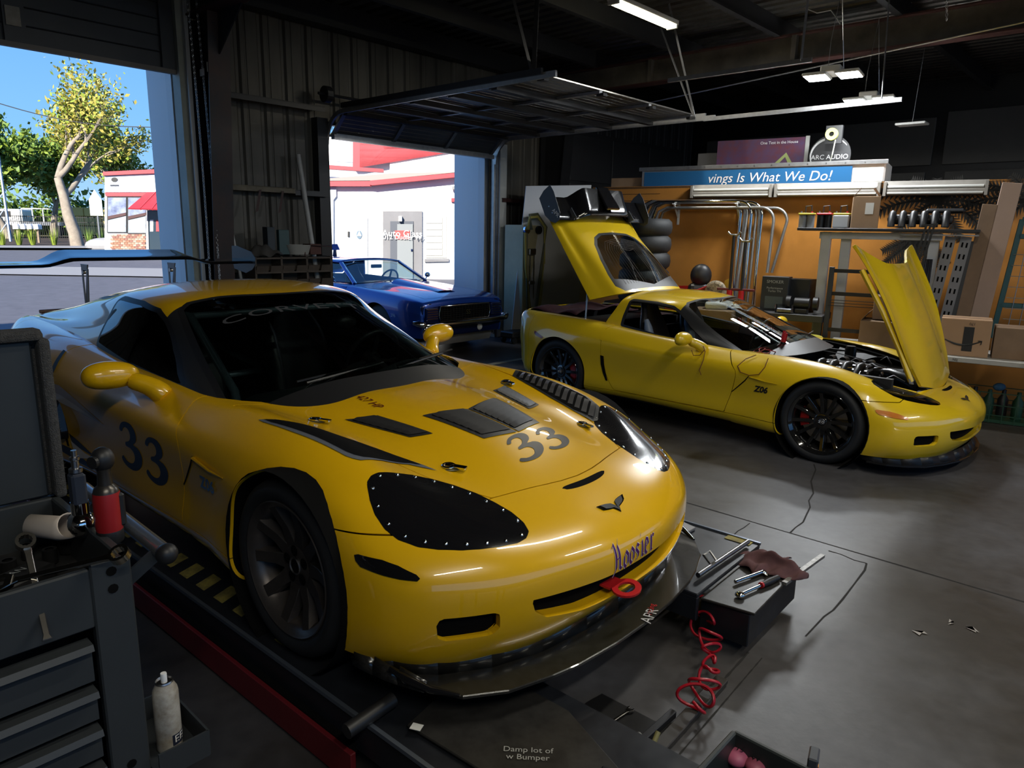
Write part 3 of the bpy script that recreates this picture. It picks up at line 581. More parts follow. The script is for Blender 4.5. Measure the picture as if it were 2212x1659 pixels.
def airfoil(t, chord, thick):
    """point on a closed airfoil outline, t in 0..1, nose at x=0 pointing +x, tail at -chord"""
    if t < .5: s = t*2; x = s; y = 1
    else: s = (1-t)*2; x = s; y = -1
    h = thick*(2.97*math.sqrt(max(x, 0))-1.26*x-3.52*x*x+2.84*x**3-1.02*x**4)*.5
    return -x*chord, (h*y if y > 0 else -h*.45)+thick*.55*(math.sin(math.pi*x)*-.5)
def make_wing(parent, x0, zc, span, chord, drop, tilt, rise, endplate, logo, name='rear_wing'):
    """rear wing with raised centre, two end plates and two uprights"""
    K = 40; NA = 22; mb = MB()
    for i in range(K+1):
        y = -span+2*span*i/K; s = abs(y)/span
        b = min(max((s-.42)/.22, 0), 1); b = b*b*(3-2*b); z = zc-drop*b; tl = tilt*(1-.55*b); ch = chord*(1-.10*b)
        for j in range(NA):
            px, pz = airfoil(j/NA, ch, .034); mb.v.append((x0+px*math.cos(tl)-pz*math.sin(tl)*-1*0+0, y, z+pz-px*math.sin(tl)))
    for i in range(K):
        for j in range(NA): a = i*NA+j; b2 = i*NA+(j+1) % NA; mb.f.append((a, b2, b2+NA, a+NA))
    mb.f += [tuple(range(NA))[::-1], tuple(K*NA+j for j in range(NA))]
    wing = mb.build(name, M_GLOSSBLK, parent, smooth=40)
    for s in (-1, 1):
        pl = [(-.02, -.05), (.03, -.01), (.035, .04), (-.02, .075), (-chord*.8, .095), (-chord-.03, .085), (-chord-.035, .0), (-chord-.01, -.075), (-chord*.4, -.085)]
        pm = MB().prism([(x0+a, zc-drop+endplate*b+math.sin(tilt)*.4*(-a)) for a, b in pl], -.003, .003, Matrix.Translation((0, s*(span+.004), 0)) @ Matrix.Rotation(math.radians(90), 4, 'X'))
        ep = pm.build('end_plate', mat('dark grey plate', (.035, .037, .045), .4), wing, bev=.001)
        if logo: text_on('plate_logo', 'APR', mat('white print', (.7, .7, .7), .5), lookM((x0-.06, s*(span+.0075), zc-drop+.03), (-s, 0, 0), (0, s, 0)) if False else lookM((x0-.05, s*(span+.0075), zc-drop+.045), (-1 if s > 0 else 1, 0, 0.2), (0, s, 0)), .06, wing, lift=.001)
        for q in (-.08, -.16):
            MB().cyl((x0+q, s*(span+.003), zc-drop+.01), (x0+q, s*(span+.010), zc-drop+.01), .006, n=10).build('end_plate_screw', M_STEEL, wing)
    return wing
def wing_upright(parent, y, top, base, plate=.008):
    """pierced upright between deck and wing: two legs that meet low down"""
    (tx, tz), (bx, bz) = top, base; mb = MB()
    mb.prism([(tx+.07, tz), (tx-.06, tz), (tx-.045, tz-.05), (tx+.05, tz-.045)], -plate/2, plate/2, Matrix.Translation((0, y, 0)) @ Matrix.Rotation(math.radians(90), 4, 'X'))
    mb.bar((tx+.058, y, tz-.03), (bx+.022, y, bz), .018, plate, up=(0, 1, 0)); mb.bar((tx-.045, y, tz-.03), (bx-.022, y, bz), .018, plate, up=(0, 1, 0)); mb.bar((tx+.045, y, tz-.04), (bx-.01, y, bz+.02), .012, plate, up=(0, 1, 0))
    o = mb.build('wing_upright', mat('grey upright plate', (.12, .13, .15), .35, metal=.5), parent, bev=.001)
    MB().box((bx, y, bz+.006), (.085, .045, .03)).build('upright_foot', M_BLK, o, bev=.008, seg=2); MB().cyl((tx-.01, y-.012, tz-.055), (tx-.01, y+.012, tz-.055), .014, n=14).build('upright_bolt', M_STEEL, o)
    return o

def seat(parent, x, y, bolster, name='seat'):
    def sec(w, d, nz): return [(-w, 0), (-w*.8, d), (-w*.35, d*.45), (w*.35, d*.45), (w*.8, d), (w, 0), (w*.85, -d*.6), (-w*.85, -d*.6)]
    mb = MB(); rows = [(0, .21, .07), (.15, .24, .08), (.35, .25, .085), (.5, .235, .075), (.6, .17, .06), (.66, .135, .055), (.76, .13, .055), (.82, .10, .035)]
    for h, w, d in rows: mb.v += [(x-.16-h*.30+dd, y+yy, .36+h) for yy, dd in sec(w, d, h)]
    for i in range(len(rows)-1):
        for j in range(8): mb.f.append((i*8+j, i*8+(j+1) % 8, (i+1)*8+(j+1) % 8, (i+1)*8+j))
    mb.f.append(tuple((len(rows)-1)*8+j for j in range(8)))
    o = mb.build(name, M_LEATH, parent, smooth=70, sub=1)
    b = MB(); b.tube([(x-.145-h*.30+.075, y-s*.0-.215+0*h, .36+h) for h, s in ((.06, 0), (.2, 0), (.35, 0), (.5, 0), (.58, 0))], [.03, .045, .05, .042, .02], 10); b.build('seat_bolster', bolster, o, smooth=60)
    MB().box((x+.08, y, .34), (.50, .46, .13)).build('seat_cushion', M_LEATH, o, bev=.05, seg=3)
    return o

def steering(parent, x, y, z):
    a = math.radians(22); c = Vector((x, y, z)); ax = Vector((-math.cos(a), 0, math.sin(a))); u = Vector((0, 1, 0)); w = ax.cross(u)
    mb = MB().tube([tuple(c+(u*math.cos(t)+w*math.sin(t))*.18) for t in [2*math.pi*k/32 for k in range(32)]], .015, 8, close=True)
    for t in (0.2, math.pi-.2, -math.pi/2): mb.bar(c, c+(u*math.cos(t)+w*math.sin(t))*.175, .03, .014)
    mb.cyl(c-ax*.02, c+ax*.03, .05, n=16); mb.cyl(c-ax*.02, c-ax*.35, .03, n=12)
    return mb.build('steering_wheel', M_BLK, parent, smooth=50)

SAN = lambda G: (G[:, 0], np.abs(G[:, 1]), G[:, 2], np.abs(G[:, 7]-10))
HOODP = [(.603, 0), (.597, .10), (.584, .18), (.53, .412), (.378, .50), (.19, .555), (0, .60), (-.2, .63), (-.38, .66), (-.52, .69), (-.645, .735), (-.60, .56), (-.55, .45), (-.49, .33), (-.462, .26), (-.45, .15), (-.45, -.01), (.603, -.01)]
FOOT = [(-.47, -.05), (-.475, .2), (-.50, .30), (-.53, .40), (-.60, .54), (-.70, .655), (-.80, .712), (-.90, .732), (-1.1, .735), (-1.5, .737), (-2.0, .73), (-2.35, .722), (-2.85, .712), (-3.3, .70), (-3.45, .69), (-3.45, -.05)]
DOORP = [(-.86, 1.1), (-.872, .80), (-.862, .775), (-.79, .70), (-.735, .64), (-.728, .60), (-.742, .53), (-.765, .44), (-.80, .33), (-.818, .262), (-1.965, .262), (-1.984, .27), (-2.036, .34), (-2.115, .485), (-2.136, .608), (-2.136, .72), (-2.15, .80), (-2.152, .835), (-2.12, .862), (-2.05, .885), (-2.03, .91), (-2.03, 1.1)]
HLP = [(.279, .755), (.261, .742), (.247, .714), (.246, .683), (.262, .63), (.285, .56), (.332, .508), (.396, .470), (.478, .437), (.551, .422), (.62, .412), (.678, .415), (.713, .430), (.726, .457), (.723, .496), (.698, .56), (.668, .615), (.633, .666), (.583, .72), (.534, .76), (.473, .79), (.42, .80), (.367, .796), (.323, .78)]
HLP2 = [(.272, .70), (.27, .64), (.30, .60), (.36, .555), (.44, .50), (.53, .455), (.62, .425), (.69, .43), (.705, .46), (.695, .50), (.66, .56), (.60, .625), (.53, .68), (.45, .72), (.36, .735), (.30, .73)]
WINP = [(-2.04, .888), (-2.045, .975), (-2.036, 1.098), (-2.02, 1.106), (-1.963, 1.107), (-1.741, 1.102), (-1.563, 1.078), (-1.491, 1.04), (-1.33, .919), (-1.18, .835), (-1.095, .797), (-1.33, .812), (-1.642, .838)]
WSP = [(-.30, -.05), (-.30, .80), (-.80, .705), (-.937, .672), (-1.15, .628), (-1.457, .563), (-1.487, .50), (-1.468, .344), (-1.42, .15), (-1.405, -.05)]
def rotM(deg, hx, hz):
    return Matrix.Translation((hx, 0, hz)) @ Matrix.Rotation(math.radians(deg), 4, 'Y') @ Matrix.Translation((-hx, 0, -hz))

def build_coupe(root, K):
    """K: paint, race flag; returns surfaces for draping"""
    race = K['race']; Y = K['paint']; g = K['gap']
    RLn, CNn = c6_nets(); S = flipN(net_surface(RLn, 320, 250)); Cn = flipN(net_surface(CNn, 200, 170)); full = bvh_of(S, Cn)
    out = {'bvh': full}
    # black liner just under the skin, so that gaps look deep
    G, F = S; Li = (G.copy(), F); Li[0][:, :3] -= G[:, 3:6]*.024
    x, y, z, c = SAN(S[0])
    arch = lambda G, e=0.0: np.minimum(np.maximum(np.hypot(G[:, 0]-.0, G[:, 2]-.322)-(.362+e), .50-np.abs(G[:, 1])), np.maximum(np.hypot(G[:, 0]+2.69, G[:, 2]-.335)-(.374+e), .50-np.abs(G[:, 1])))
    _, S = cut(S, arch(S[0])); _, Li = cut(Li, arch(Li[0], .004))
    _, S = cut(S, np.maximum(sd_poly(S[0][:, 0], np.abs(S[0][:, 1]), FOOT), np.abs(S[0][:, 7]-10)-6)); _, Li = cut(Li, np.maximum(sd_poly(Li[0][:, 0], np.abs(Li[0][:, 1]), FOOT), np.abs(Li[0][:, 7]-10)-6))
    if not race: _, Li = cut(Li, np.maximum(sd_poly(Li[0][:, 0], np.abs(Li[0][:, 1]), HOODP)+.03, np.abs(Li[0][:, 7]-10)-5))
    def carve(S, fn, gap=g):
        ph = fn(*SAN(S[0])); a, _ = cut(S, ph+gap); ph2 = fn(*SAN(S[0])); _, b = cut(S, ph2-gap); return a, b
    # nose openings
    fogp = [(.772, .331), (.635, .334), (.620, .325), (.616, .275), (.635, .254), (.755, .250), (.776, .262), (.782, .31)]
    grp = [(-.52, .350), (-.3, .345), (0, .337), (.3, .345), (.52, .350), (.505, .305), (.46, .272), (.3, .245), (0, .235), (-.3, .245), (-.46, .272), (-.505, .305)]
    slot = smooth_poly([(.626, -.125), (.629, 0), (.626, .125), (.638, .132), (.652, .085), (.657, 0), (.652, -.085), (.640, -.133)], 4)
    fi = lambda q, e=0: (lambda x, y, z, c: np.maximum(sd_poly(y, z, q)+e, .4-x))
    fog, S = cut(S, fi(fogp)(*SAN(S[0]))); gr, S = cut(S, np.maximum(sd_poly(S[0][:, 1], S[0][:, 2], grp), .4-S[0][:, 0])); sl, S = cut(S, np.maximum(sd_poly(S[0][:, 0], S[0][:, 1], slot), .4-S[0][:, 2]))
    _, Li = cut(Li, np.maximum(np.minimum(sd_poly(np.abs(Li[0][:, 1]), Li[0][:, 2], fogp), sd_poly(Li[0][:, 1], Li[0][:, 2], grp))-.004, .4-Li[0][:, 0]))
    hlf = lambda P: (lambda x, y, z, c: np.maximum(np.maximum(sd_poly(x, y, P), c-8.2), .42-z))
    hl, S = carve(S, hlf(HLP if race else HLP2), .0006)
    bump, S = carve(S, lambda x, y, z, c: np.minimum(np.interp(y, [0, .1, .18, .41, .6, .75, .85, 1], [.603, .597, .584, .53, .52, .50, .47, .47])-x, np.maximum(z-.556, -x)))
    hood, S = carve(S, lambda x, y, z, c: np.maximum(sd_poly(x, y, HOODP), c-5.2))
    rock, S = carve(S, lambda x, y, z, c: np.maximum(z-.256, np.maximum(x+.30, -2.5-x)))
    door, S = carve(S, lambda x, y, z, c: np.maximum(sd_poly(x, z, DOORP), .62-y))
    tail, S = carve(S, lambda x, y, z, c: x+3.12+.0*z)
    fen, quar = cut(S, -1.6-S[0][:, 0])
    fb = panel('front_bumper', bump, Y, root, .014)
    # opening returns: painted walls running back into the nose
    def walls(name, pc, depth, dz, parent):
        G, F = pc; b = boundary(F); A = G[:, :3]; mb = MB(); cz = A[b.ravel(), 2].mean()
        for i, j in b:
            p, q = Vector(A[i]), Vector(A[j]); s = lambda v: Vector((v.x-depth, v.y*.985, v.z+(cz-v.z)*dz)); mb.quad(p, q, s(q), s(p))
        return mb.build(name, Y, parent, smooth=80)
    [walls('opening_wall', q_, .03, .05, fb) for q_ in split_lr(fog)]; walls('opening_wall', gr, .05, .10, fb)
    def backing(name, pc, dx, m): GG = pc[0].copy(); GG[:, 0] -= dx; return panel(name, (GG, pc[1]), m, fb, 0)
    [backing('fog_recess', q_, .032, M_DEEP) for q_ in split_lr(fog)]; backing('grille_recess', gr, .052, M_DEEP); backing('nose_slot', sl, .0, M_DEEP)
    if race:
        for s in (-1, 1):
            mm = MB()
            for k in range(9):
                zz = .258+k*.0085; mm.tube([(.745-(yy-.62)*.72-.03, s*yy, zz) for yy in (.625, .66, .70, .74, .772)], .0022, 4)
            for k in range(26):
                yy = .625+k*.0058; mm.bar((.745-(yy-.62)*.72-.03, s*yy, .254), (.745-(yy-.62)*.72-.03, s*yy, .331), .0016)
            mm.build('fog_mesh', M_BLK, fb)
    # side markers on the nose
    mk = [(.381, .499), (.393, .503), (.47, .497), (.52, .486), (.575, .466), (.588, .456), (.584, .449), (.54, .452), (.485, .459), (.414, .470), (.391, .484)]
    for s in (-1, 1):
        v, f = poly_tris(mk, .02); drape('side_marker', v, f, lookM((0, s*1.2, 0), (1, 0, 0), (0, s, 0)) if s < 0 else Matrix(((1, 0, 0, 0), (0, 0, 1, 1.2), (0, 1, 0, 0), (0, 0, 0, 1))), full, M_GLOSSBLK if race else mat('amber lens', (.55, .17, .02), .2, coat=.8), fb, .004)
    # headlights
    for s, pc in zip((-1, 1), split_lr(hl)):
        if race:
            o = panel('headlight_cover', pc, M_GLOSSBLK, root, .004)
            C2 = [Vector((a-.487, b-.60)) for a, b in HLP]; L = [(.487+q.x*(1-.018/q.length), .60+q.y*(1-.018/q.length)) for q in C2]; sc = MB()
            per = [0]; [per.append(per[-1]+(Vector(L[(i+1) % len(L)])-Vector(L[i])).length) for i in range(len(L))]
            for k in range(19):
                t = per[-1]*k/19; i = max(j for j in range(len(L)) if per[j] <= t); u = (t-per[i])/(per[i+1]-per[i]); a = Vector(L[i]).lerp(Vector(L[(i+1) % len(L)]), u)
                h = full.ray_cast(Vector((a.x, s*a.y, 1.2)), Vector((0, 0, -1)))
                if h[0] is not None:
                    q = h[1].to_track_quat('Z', 'Y').to_matrix().to_4x4(); sc.lathe([(.0001, .004), (.004, .0038), (.0065, .002), (.0068, .0)], 10, Matrix.Translation(h[0]) @ q)
            sc.build('cover_screw', M_CHROME, o, smooth=60)
        else:
            o = panel('headlight_lens', pc, glass('headlight lens', (.55, .58, .57), refl=.05), root, .004)
            GG = pc[0].copy(); GG[:, :3] -= GG[:, 3:6]*.03; panel('headlight_housing', (GG, pc[1]), M_BLK, o, 0)
            for (px, py) in ((.40, .63), (.50, .575)):
                h = full.ray_cast(Vector((px, s*py, 1.2)), Vector((0, 0, -1))); c0 = h[0]-Vector((.02, 0, .035))
                MB().lathe([(.0001, 0), (.03, .002), (.042, .012), (.046, .022)], 20, lookM(c0, (0, 1, 0), (.8, -s*.15, .5))).build('headlight_bowl', M_CHROME, o, smooth=50)
    # engine lid
    if race: out['hood'] = panel('hood', hood, Y, root, .012)
    else:
        ho = panel('hood', hood, Y, root, .02); GG = hood[0].copy(); GG[:, :3] -= GG[:, 3:6]*.022; a, b = cut((GG, hood[1]), sd_poly(GG[:, 0], np.abs(GG[:, 1]), HOODP)+.05)
        panel('hood_underside', a, mat('grey hood liner', (.05, .05, .05), .8), ho, 0, flip=True)
        panel('hood_inner_rim', b, Y, ho, 0, flip=True)
        for s in (-1, 1): MB().tube([(.46, s*.47, .565), (.2, s*.53, .625), (-.1, s*.60, .68), (-.45, s*.66, .715)], .022, 6).build('hood_flange', Y, ho, smooth=60)
        MB().box((.40, -.455, .578), (.17, .06, .012), rot=Matrix.Rotation(.22, 3, 'Y') @ Matrix.Rotation(-.25, 3, 'Z')).build('hood_data_plate', mat('grey foil label', (.16, .16, .17), .4), ho)
        for o in [ho]+list(ho.children): o.data.transform(rotM(55.5, .58, .595)) if o is ho else o.data.transform(rotM(55.5, .58, .595))
        out['hood'] = ho
    for nm, pc, lp in (('front_fender', fen, .012), ('door', door, .014), ('quarter_panel', quar, .012), ('rocker_panel', rock, .012)):
        for s, q in zip('RL', split_lr(pc)): out[nm+s] = panel(nm, q, Y, root, lp)
    out['tail'] = panel('rear_bumper', tail, Y, root, .01)
    panel('body_liner', Li, M_DEEP, root, 0)
    # fender vents behind the front wheels, rear scoops, handles, mirrors
    for s, L_ in ((-1, 'R'), (1, 'L')):
        sideM = lookM((0, s*1.3, 0), (1, 0, 0), (0, s, 0)) if s < 0 else Matrix(((1, 0, 0, 0), (0, 0, 1, 1.3), (0, 1, 0, 0), (0, 0, 0, 1)))
        v, f = poly_tris([(-.605, .612), (-.613, .612), (-.646, .570), (-.765, .450), (-.757, .448), (-.636, .566)], .03); drape('fender_vent', v, f, sideM, full, M_DEEP, out['front_fender'+L_], .003)
        vm = MB(); vm.tube([(-.36, s*.934, .583), (-.46, s*.936, .588), (-.60, s*.930, .606)], [.002, .006, .008], 6); vm.build('vent_ridge', Y, out['front_fender'+L_], smooth=60)
        scp = [(-2.065, .585), (-2.105, .590), (-2.10, .50), (-2.075, .42), (-2.035, .345), (-2.012, .345), (-2.04, .42), (-2.06, .50)]
        v, f = poly_tris(scp, .03); drape('side_scoop', v, f, Matrix.Translation((-.035, 0, 0)) @ sideM, full, M_DEEP, out['quarter_panel'+L_], .004)
        if race:
            sb = MB(); sb.prism([(-2.235, .590), (-2.10, .592), (-2.055, .43), (-2.055, .385), (-2.12, .40), (-2.20, .48)], 0, .05, sideM @ Matrix.Translation((0, 0, -.385))); so = sb.build('brake_scoop', M_GLOSSBLK, out['quarter_panel'+L_], bev=.01, seg=2)
            mm = MB(); mm.prism([(-2.14, .58), (-2.105, .585), (-2.062, .43), (-2.06, .392), (-2.09, .405)], .05, .053, sideM @ Matrix.Translation((0, 0, -.385))); mm.build('scoop_mesh', mat('black mesh', (.008, .008, .008), .6, bump=.6, bscale=400), out['quarter_panel'+L_])
        hp = [(-2.178, .842), (-2.147, .838), (-2.118, .76), (-2.118, .735), (-2.15, .737), (-2.158, .76)]
        v, f = poly_tris(hp, .03); drape('door_handle', v, f, sideM, full, M_BLK if race else M_YEL2, out['door'+L_], .004)
        bs = Vector((-1.13, s*.80, .775)); hd = Vector((-1.22, s*.975, .862)); mb = MB()
        mb.tube([bs+Vector((.05, 0, -.03)), bs+Vector((.0, s*.035, .02)), bs.lerp(hd, .45)+Vector((.015, 0, .005)), bs.lerp(hd, .7)], [.058, .048, .040, .045], 14)
        mo = mb.build('side_mirror', Y, root, smooth=70, sub=1)
        mb = MB(); NS = 16; prof = [(-.125, .012), (-.115, .045), (-.08, .066), (-.03, .074), (.03, .070), (.075, .058), (.105, .036), (.115, .01)]
        for t, r in prof:
            for j in range(NS):
                a = 2*math.pi*j/NS; cc = math.cos(a); mb.v.append(tuple(hd+Vector((.02*t*s*0+cc*r*(.95 if cc > 0 else .45), -s*t, math.sin(a)*r*.88-.10*(max(t, 0))*.9))))
        for i in range(len(prof)-1):
            for j in range(NS): mb.f.append((i*NS+j, i*NS+(j+1) % NS, (i+1)*NS+(j+1) % NS, (i+1)*NS+j))
        mb.f += [tuple(range(NS)), tuple((len(prof)-1)*NS+j for j in range(NS))]
        mb.build('mirror_shell', Y, mo, smooth=80, sub=1)
        MB().sphere((hd.x-.029, hd.y, hd.z), .06, 10, (.08, 1.6, .85)).build('mirror_glass', M_CHROME, mo, smooth=60)
        # wheel wells
        for cx, cz, r in ((0, .322, .366), (-2.69, .335, .378)):
            MB().lathe([(r, 0), (r, .42), (.1, .42)], 40, Matrix.Translation((cx, s*.935, cz)) @ Matrix.Rotation(math.radians(90*s), 4, 'X')).build('wheel_well', M_DEEP, root, smooth=40)
        arcp = [(cx+(.366)*math.cos(a), cz) for a, cx, cz in ()]
    # glasshouse
    Wd, R2 = cut(Cn, np.maximum(np.maximum(sd_poly(Cn[0][:, 0], np.abs(Cn[0][:, 1]), WSP), -Cn[0][:, 2]+.70), Cn[0][:, 7]*0-9))
    Gx = Wd[0]; frit, gl = cut(Wd, -np.maximum(np.maximum(sd_poly(Gx[:, 0], np.abs(Gx[:, 1]), WSP)+.028, Gx[:, 0]+.545+.0*Gx[:, 2]+.22*np.abs(Gx[:, 1])**2), -9+0*Gx[:, 0]))
    panel('windshield', gl, M_DKGLASS if race else M_GLASS, root, 0); panel('windshield_frit', frit, M_BLK, root, 0)
    aw, R2 = cut(R2, np.maximum(sd_poly(R2[0][:, 0], R2[0][:, 2], WINP), .45-np.abs(R2[0][:, 1])))
    for s, q in zip('RL', split_lr(aw)):
        if race: panel('side_window', q, glass('smoke film glass', (.20, .21, .22), refl=.03), out['door'+s], 0)
    seal, R2 = cut(R2, np.maximum(sd_poly(R2[0][:, 0], R2[0][:, 2], WINP)-.022, .45-np.abs(R2[0][:, 1])))
    for s, q in zip('RL', split_lr(seal)): panel('window_seal', q, M_BLK, root, .02)
    pil, R2 = cut(R2, np.maximum(-1.475-R2[0][:, 0]-.25*(1.1-R2[0][:, 2]), .40-np.abs(R2[0][:, 1])))
    for s, q in zip('RL', split_lr(pil)): panel('windshield_pillar', q, mat('matte black pillar', (.02, .021, .023), .32), root, .02)
    hx = lambda G: -2.13-(1.18-G[:, 2])*.38
    hat, R2 = cut(R2, R2[0][:, 0]-hx(R2[0])); sp = hat
    rp, rails = cut(R2, np.maximum(np.maximum(np.abs(R2[0][:, 1])-.535, -2.055-R2[0][:, 0]), R2[0][:, 0]+1.3)+.001)
    panel('roof_panel', rp, Y, root, .008); panel('roof_rail', rails, Y, root, .02)
    RG = [(-2.165, -.05), (-2.165, .50), (-2.25, .565), (-2.4, .555), (-2.6, .52), (-2.8, .45), (-2.9, .37), (-2.955, .25), (-2.97, -.05)]
    cutz = np.maximum(sd_poly(hat[0][:, 0], np.abs(hat[0][:, 1]), smooth_poly(RG, 1)), -9); rg, skin = cut(hat, cutz)
    _, skin = cut(skin, .872-skin[0][:, 2]) if False else (None, skin)
    skin, _ = cut(skin, .874-skin[0][:, 2])
    hs = panel('hatch', skin, Y, root, .018); e = sd_poly(rg[0][:, 0], np.abs(rg[0][:, 1]), RG); gin, gfr = cut(rg, np.maximum(e+.035, rg[0][:, 0]+2.20+.25*np.abs(rg[0][:, 1])*(0 if race else 1)))
    panel('rear_glass', gin, M_GLASSC, hs, 0); panel('rear_glass_frit', gfr, M_BLK, hs, .006)
    if not race:
        dm = MB()
        for k in range(8):
            a = .03+k*.04; P = [(-2.30-.0*k, yy) for yy in ()]
        GG = skin[0].copy(); GG[:, :3] -= GG[:, 3:6]*.02; panel('hatch_underside', (GG, skin[1]), M_BLK, hs, 0, flip=True)
    out['hatch'] = hs; out['cn'] = Cn; out['S'] = S
    # wheels, floor, cabin
    rF, rR = (.325, .33) if race else (.330, .340)
    st = 'race' if race else 'street'
    for s in (-1, 1):
        wheel(root, 0, s*.915, rF, s, rF, .275, st); wheel(root, -2.686, s*.93, rR, s, rR, .31, st)
    MB().box((-1.3, 0, .17), (3.6, 1.4, .06)).build('underbody', M_DEEP, root)  # plain black box put in to block light under the car
    cab = MB(); cab.box((-1.45, 0, .24), (1.7, 1.5, .04)); cab.box((-.66, 0, .48), (.06, 1.5, .50)); cab.box((-2.27, 0, .50), (.06, 1.45, .54)); cab.box((-1.45, .80, .45), (1.6, .05, .55)); cab.box((-1.45, -.80, .45), (1.6, .05, .55)); cab.box((-1.5, 0, .36), (1.5, .22, .22))
    cab.box((-2.85, 0, .60), (1.15, 1.25, .04)); cab.box((-2.85, .66, .72), (1.15, .04, .28)); cab.box((-2.85, -.66, .72), (1.15, .04, .28)); cab.box((-3.4, 0, .72), (.05, 1.3, .30))
    cab.build('cabin_tub', mat('black carpet', (.008, .008, .009), .95, spec=.1), root)
    d = MB(); d.grid(lambda u, v: (-.60-.34*u, -.70+1.40*v, .745+.03*math.sin(math.pi*min(u*1.3, 1))-.20*max(u-.72, 0)*3.2+.05*math.exp(-((v-.76)/.13)**2)*math.sin(math.pi*u*.9)-.08*max(abs(v-.5)-.38, 0)*6), 16, 40)
    d.build('dashboard', mat('dark grey dash vinyl', (.035, .04, .042), .6), root, smooth=80, solid=.01)
    seat(root, -1.62, -.37, M_LEATHB if not race else M_LEATH); seat(root, -1.62, .37, M_LEATHB if not race else M_LEATH); steering(root, -1.12, .37, .78)
    return out
# ------------------------------------------------------------------ the yellow race coupe on the lift
def local(root_M, px, py, zw):
    return root_M.inverted() @ on_z(px, py, zw)
THREE = [(.02, .80), (.06, .90), (.16, .98), (.30, 1.0), (.46, .97), (.57, .87), (.60, .74), (.55, .62), (.44, .545), (.58, .50), (.68, .40), (.71, .27), (.66, .12), (.54, .02), (.38, -.02), (.20, .01), (.05, .08), (-.03, .17), (.03, .235), (.14, .15), (.27, .115), (.38, .14), (.44, .22), (.45, .31), (.40, .40), (.30, .455), (.17, .475), (.17, .555), (.29, .59), (.37, .67), (.385, .77), (.34, .855), (.25, .885), (.16, .855), (.11, .775)]
def bilin(q, u, v):
    a, b, c, d = [Vector(p) for p in q]; return (a*(1-u)+b*u)*(1-v)+(d*(1-u)+c*u)*v
def down(bvh, x, y, z0=1.6):
    h = bvh.ray_cast(Vector((x, y, z0)), Vector((0, 0, -1))); return (h[0], h[1]) if h[0] is not None else (Vector((x, y, .7)), Vector((0, 0, 1)))
TOPM = Matrix.Translation((0, 0, 1.5))
def sideM(s): return lookM((0, -1.3, 0), (1, 0, 0), (0, -1, 0)) if s < 0 else Matrix(((1, 0, 0, 0), (0, 0, 1, 1.3), (0, 1, 0, 0), (0, 0, 0, 1)))
def vent(parent, bvh, q, n, name, mframe, gapu=(.10, .90), gapv=(.06, .94), tilt=.012):
    """louvred vent: a thin frame plate laid on the panel and n louvers; q corners rear-outer, rear-inner, front-inner, front-outer"""
    v, f = poly_tris(q, .03); o = drape(name, v, f, TOPM, bvh, mframe, parent, .003)
    v, f = poly_tris([bilin(q, a, b)[:] for a, b in ((gapu[0], gapv[0]), (gapu[1], gapv[0]), (gapu[1], gapv[1]), (gapu[0], gapv[1]))], .03); drape('vent_opening', v, f, TOPM, bvh, M_DEEP, parent, .0045)
    for k in range(n):
        t0 = gapv[0]+(gapv[1]-gapv[0])*(k+.12)/n; t1 = gapv[0]+(gapv[1]-gapv[0])*(k+.92)/n; mb = MB()
        K = 6
        for i in range(K+1):
            u = gapu[0]+(gapu[1]-gapu[0])*i/K; a = bilin(q, u, t0); b = bilin(q, u, t1); pa, na = down(bvh, a.x, a.y); pb, nb = down(bvh, b.x, b.y)
            e = .35 if i in (0, K) else 1
            mb.v += [tuple(pa+na*(.004+tilt*e)), tuple(pb+nb*.005), tuple(pa+na*.004)]
        for i in range(K): j = i*3; mb.f += [(j, j+3, j+4, j+1), (j, j+2, j+5, j+3)]
        mb.build('louver', M_BLK, parent, smooth=30)
    return o
def pen_text(strokes, pen, M, bvh, name, m, parent, sc, lift):
    """letters drawn with a broad slanted nib"""
    V = []; F = []; pv = Vector(pen)
    for st in strokes:
        for (a, b) in zip(st[:-1], st[1:]):
            a, b = Vector(a), Vector(b); k = len(V); n = max(2, int((b-a).length/.25)+1)
            for i in range(n): p = a.lerp(b, i/(n-1)); V += [tuple((p-pv)*sc), tuple((p+pv)*sc)]
            for i in range(n-1): F.append((k+2*i, k+2*i+1, k+2*i+3, k+2*i+2))
    return drape(name, V, F, M, bvh, m, parent, lift)

RC = thing('race_coupe', 'golden yellow race coupe numbered 33 with tall rear wing, parked on the lift', 'car', (-.1968, 2.9998, .2381), -.70829)
RM = Matrix.Translation((-.1968, 2.9998, .2381)) @ Matrix.Rotation(-.70829, 4, 'Z')
A = build_coupe(RC, dict(paint=M_YEL1, race=True, gap=.0022)); BV1 = A['bvh']
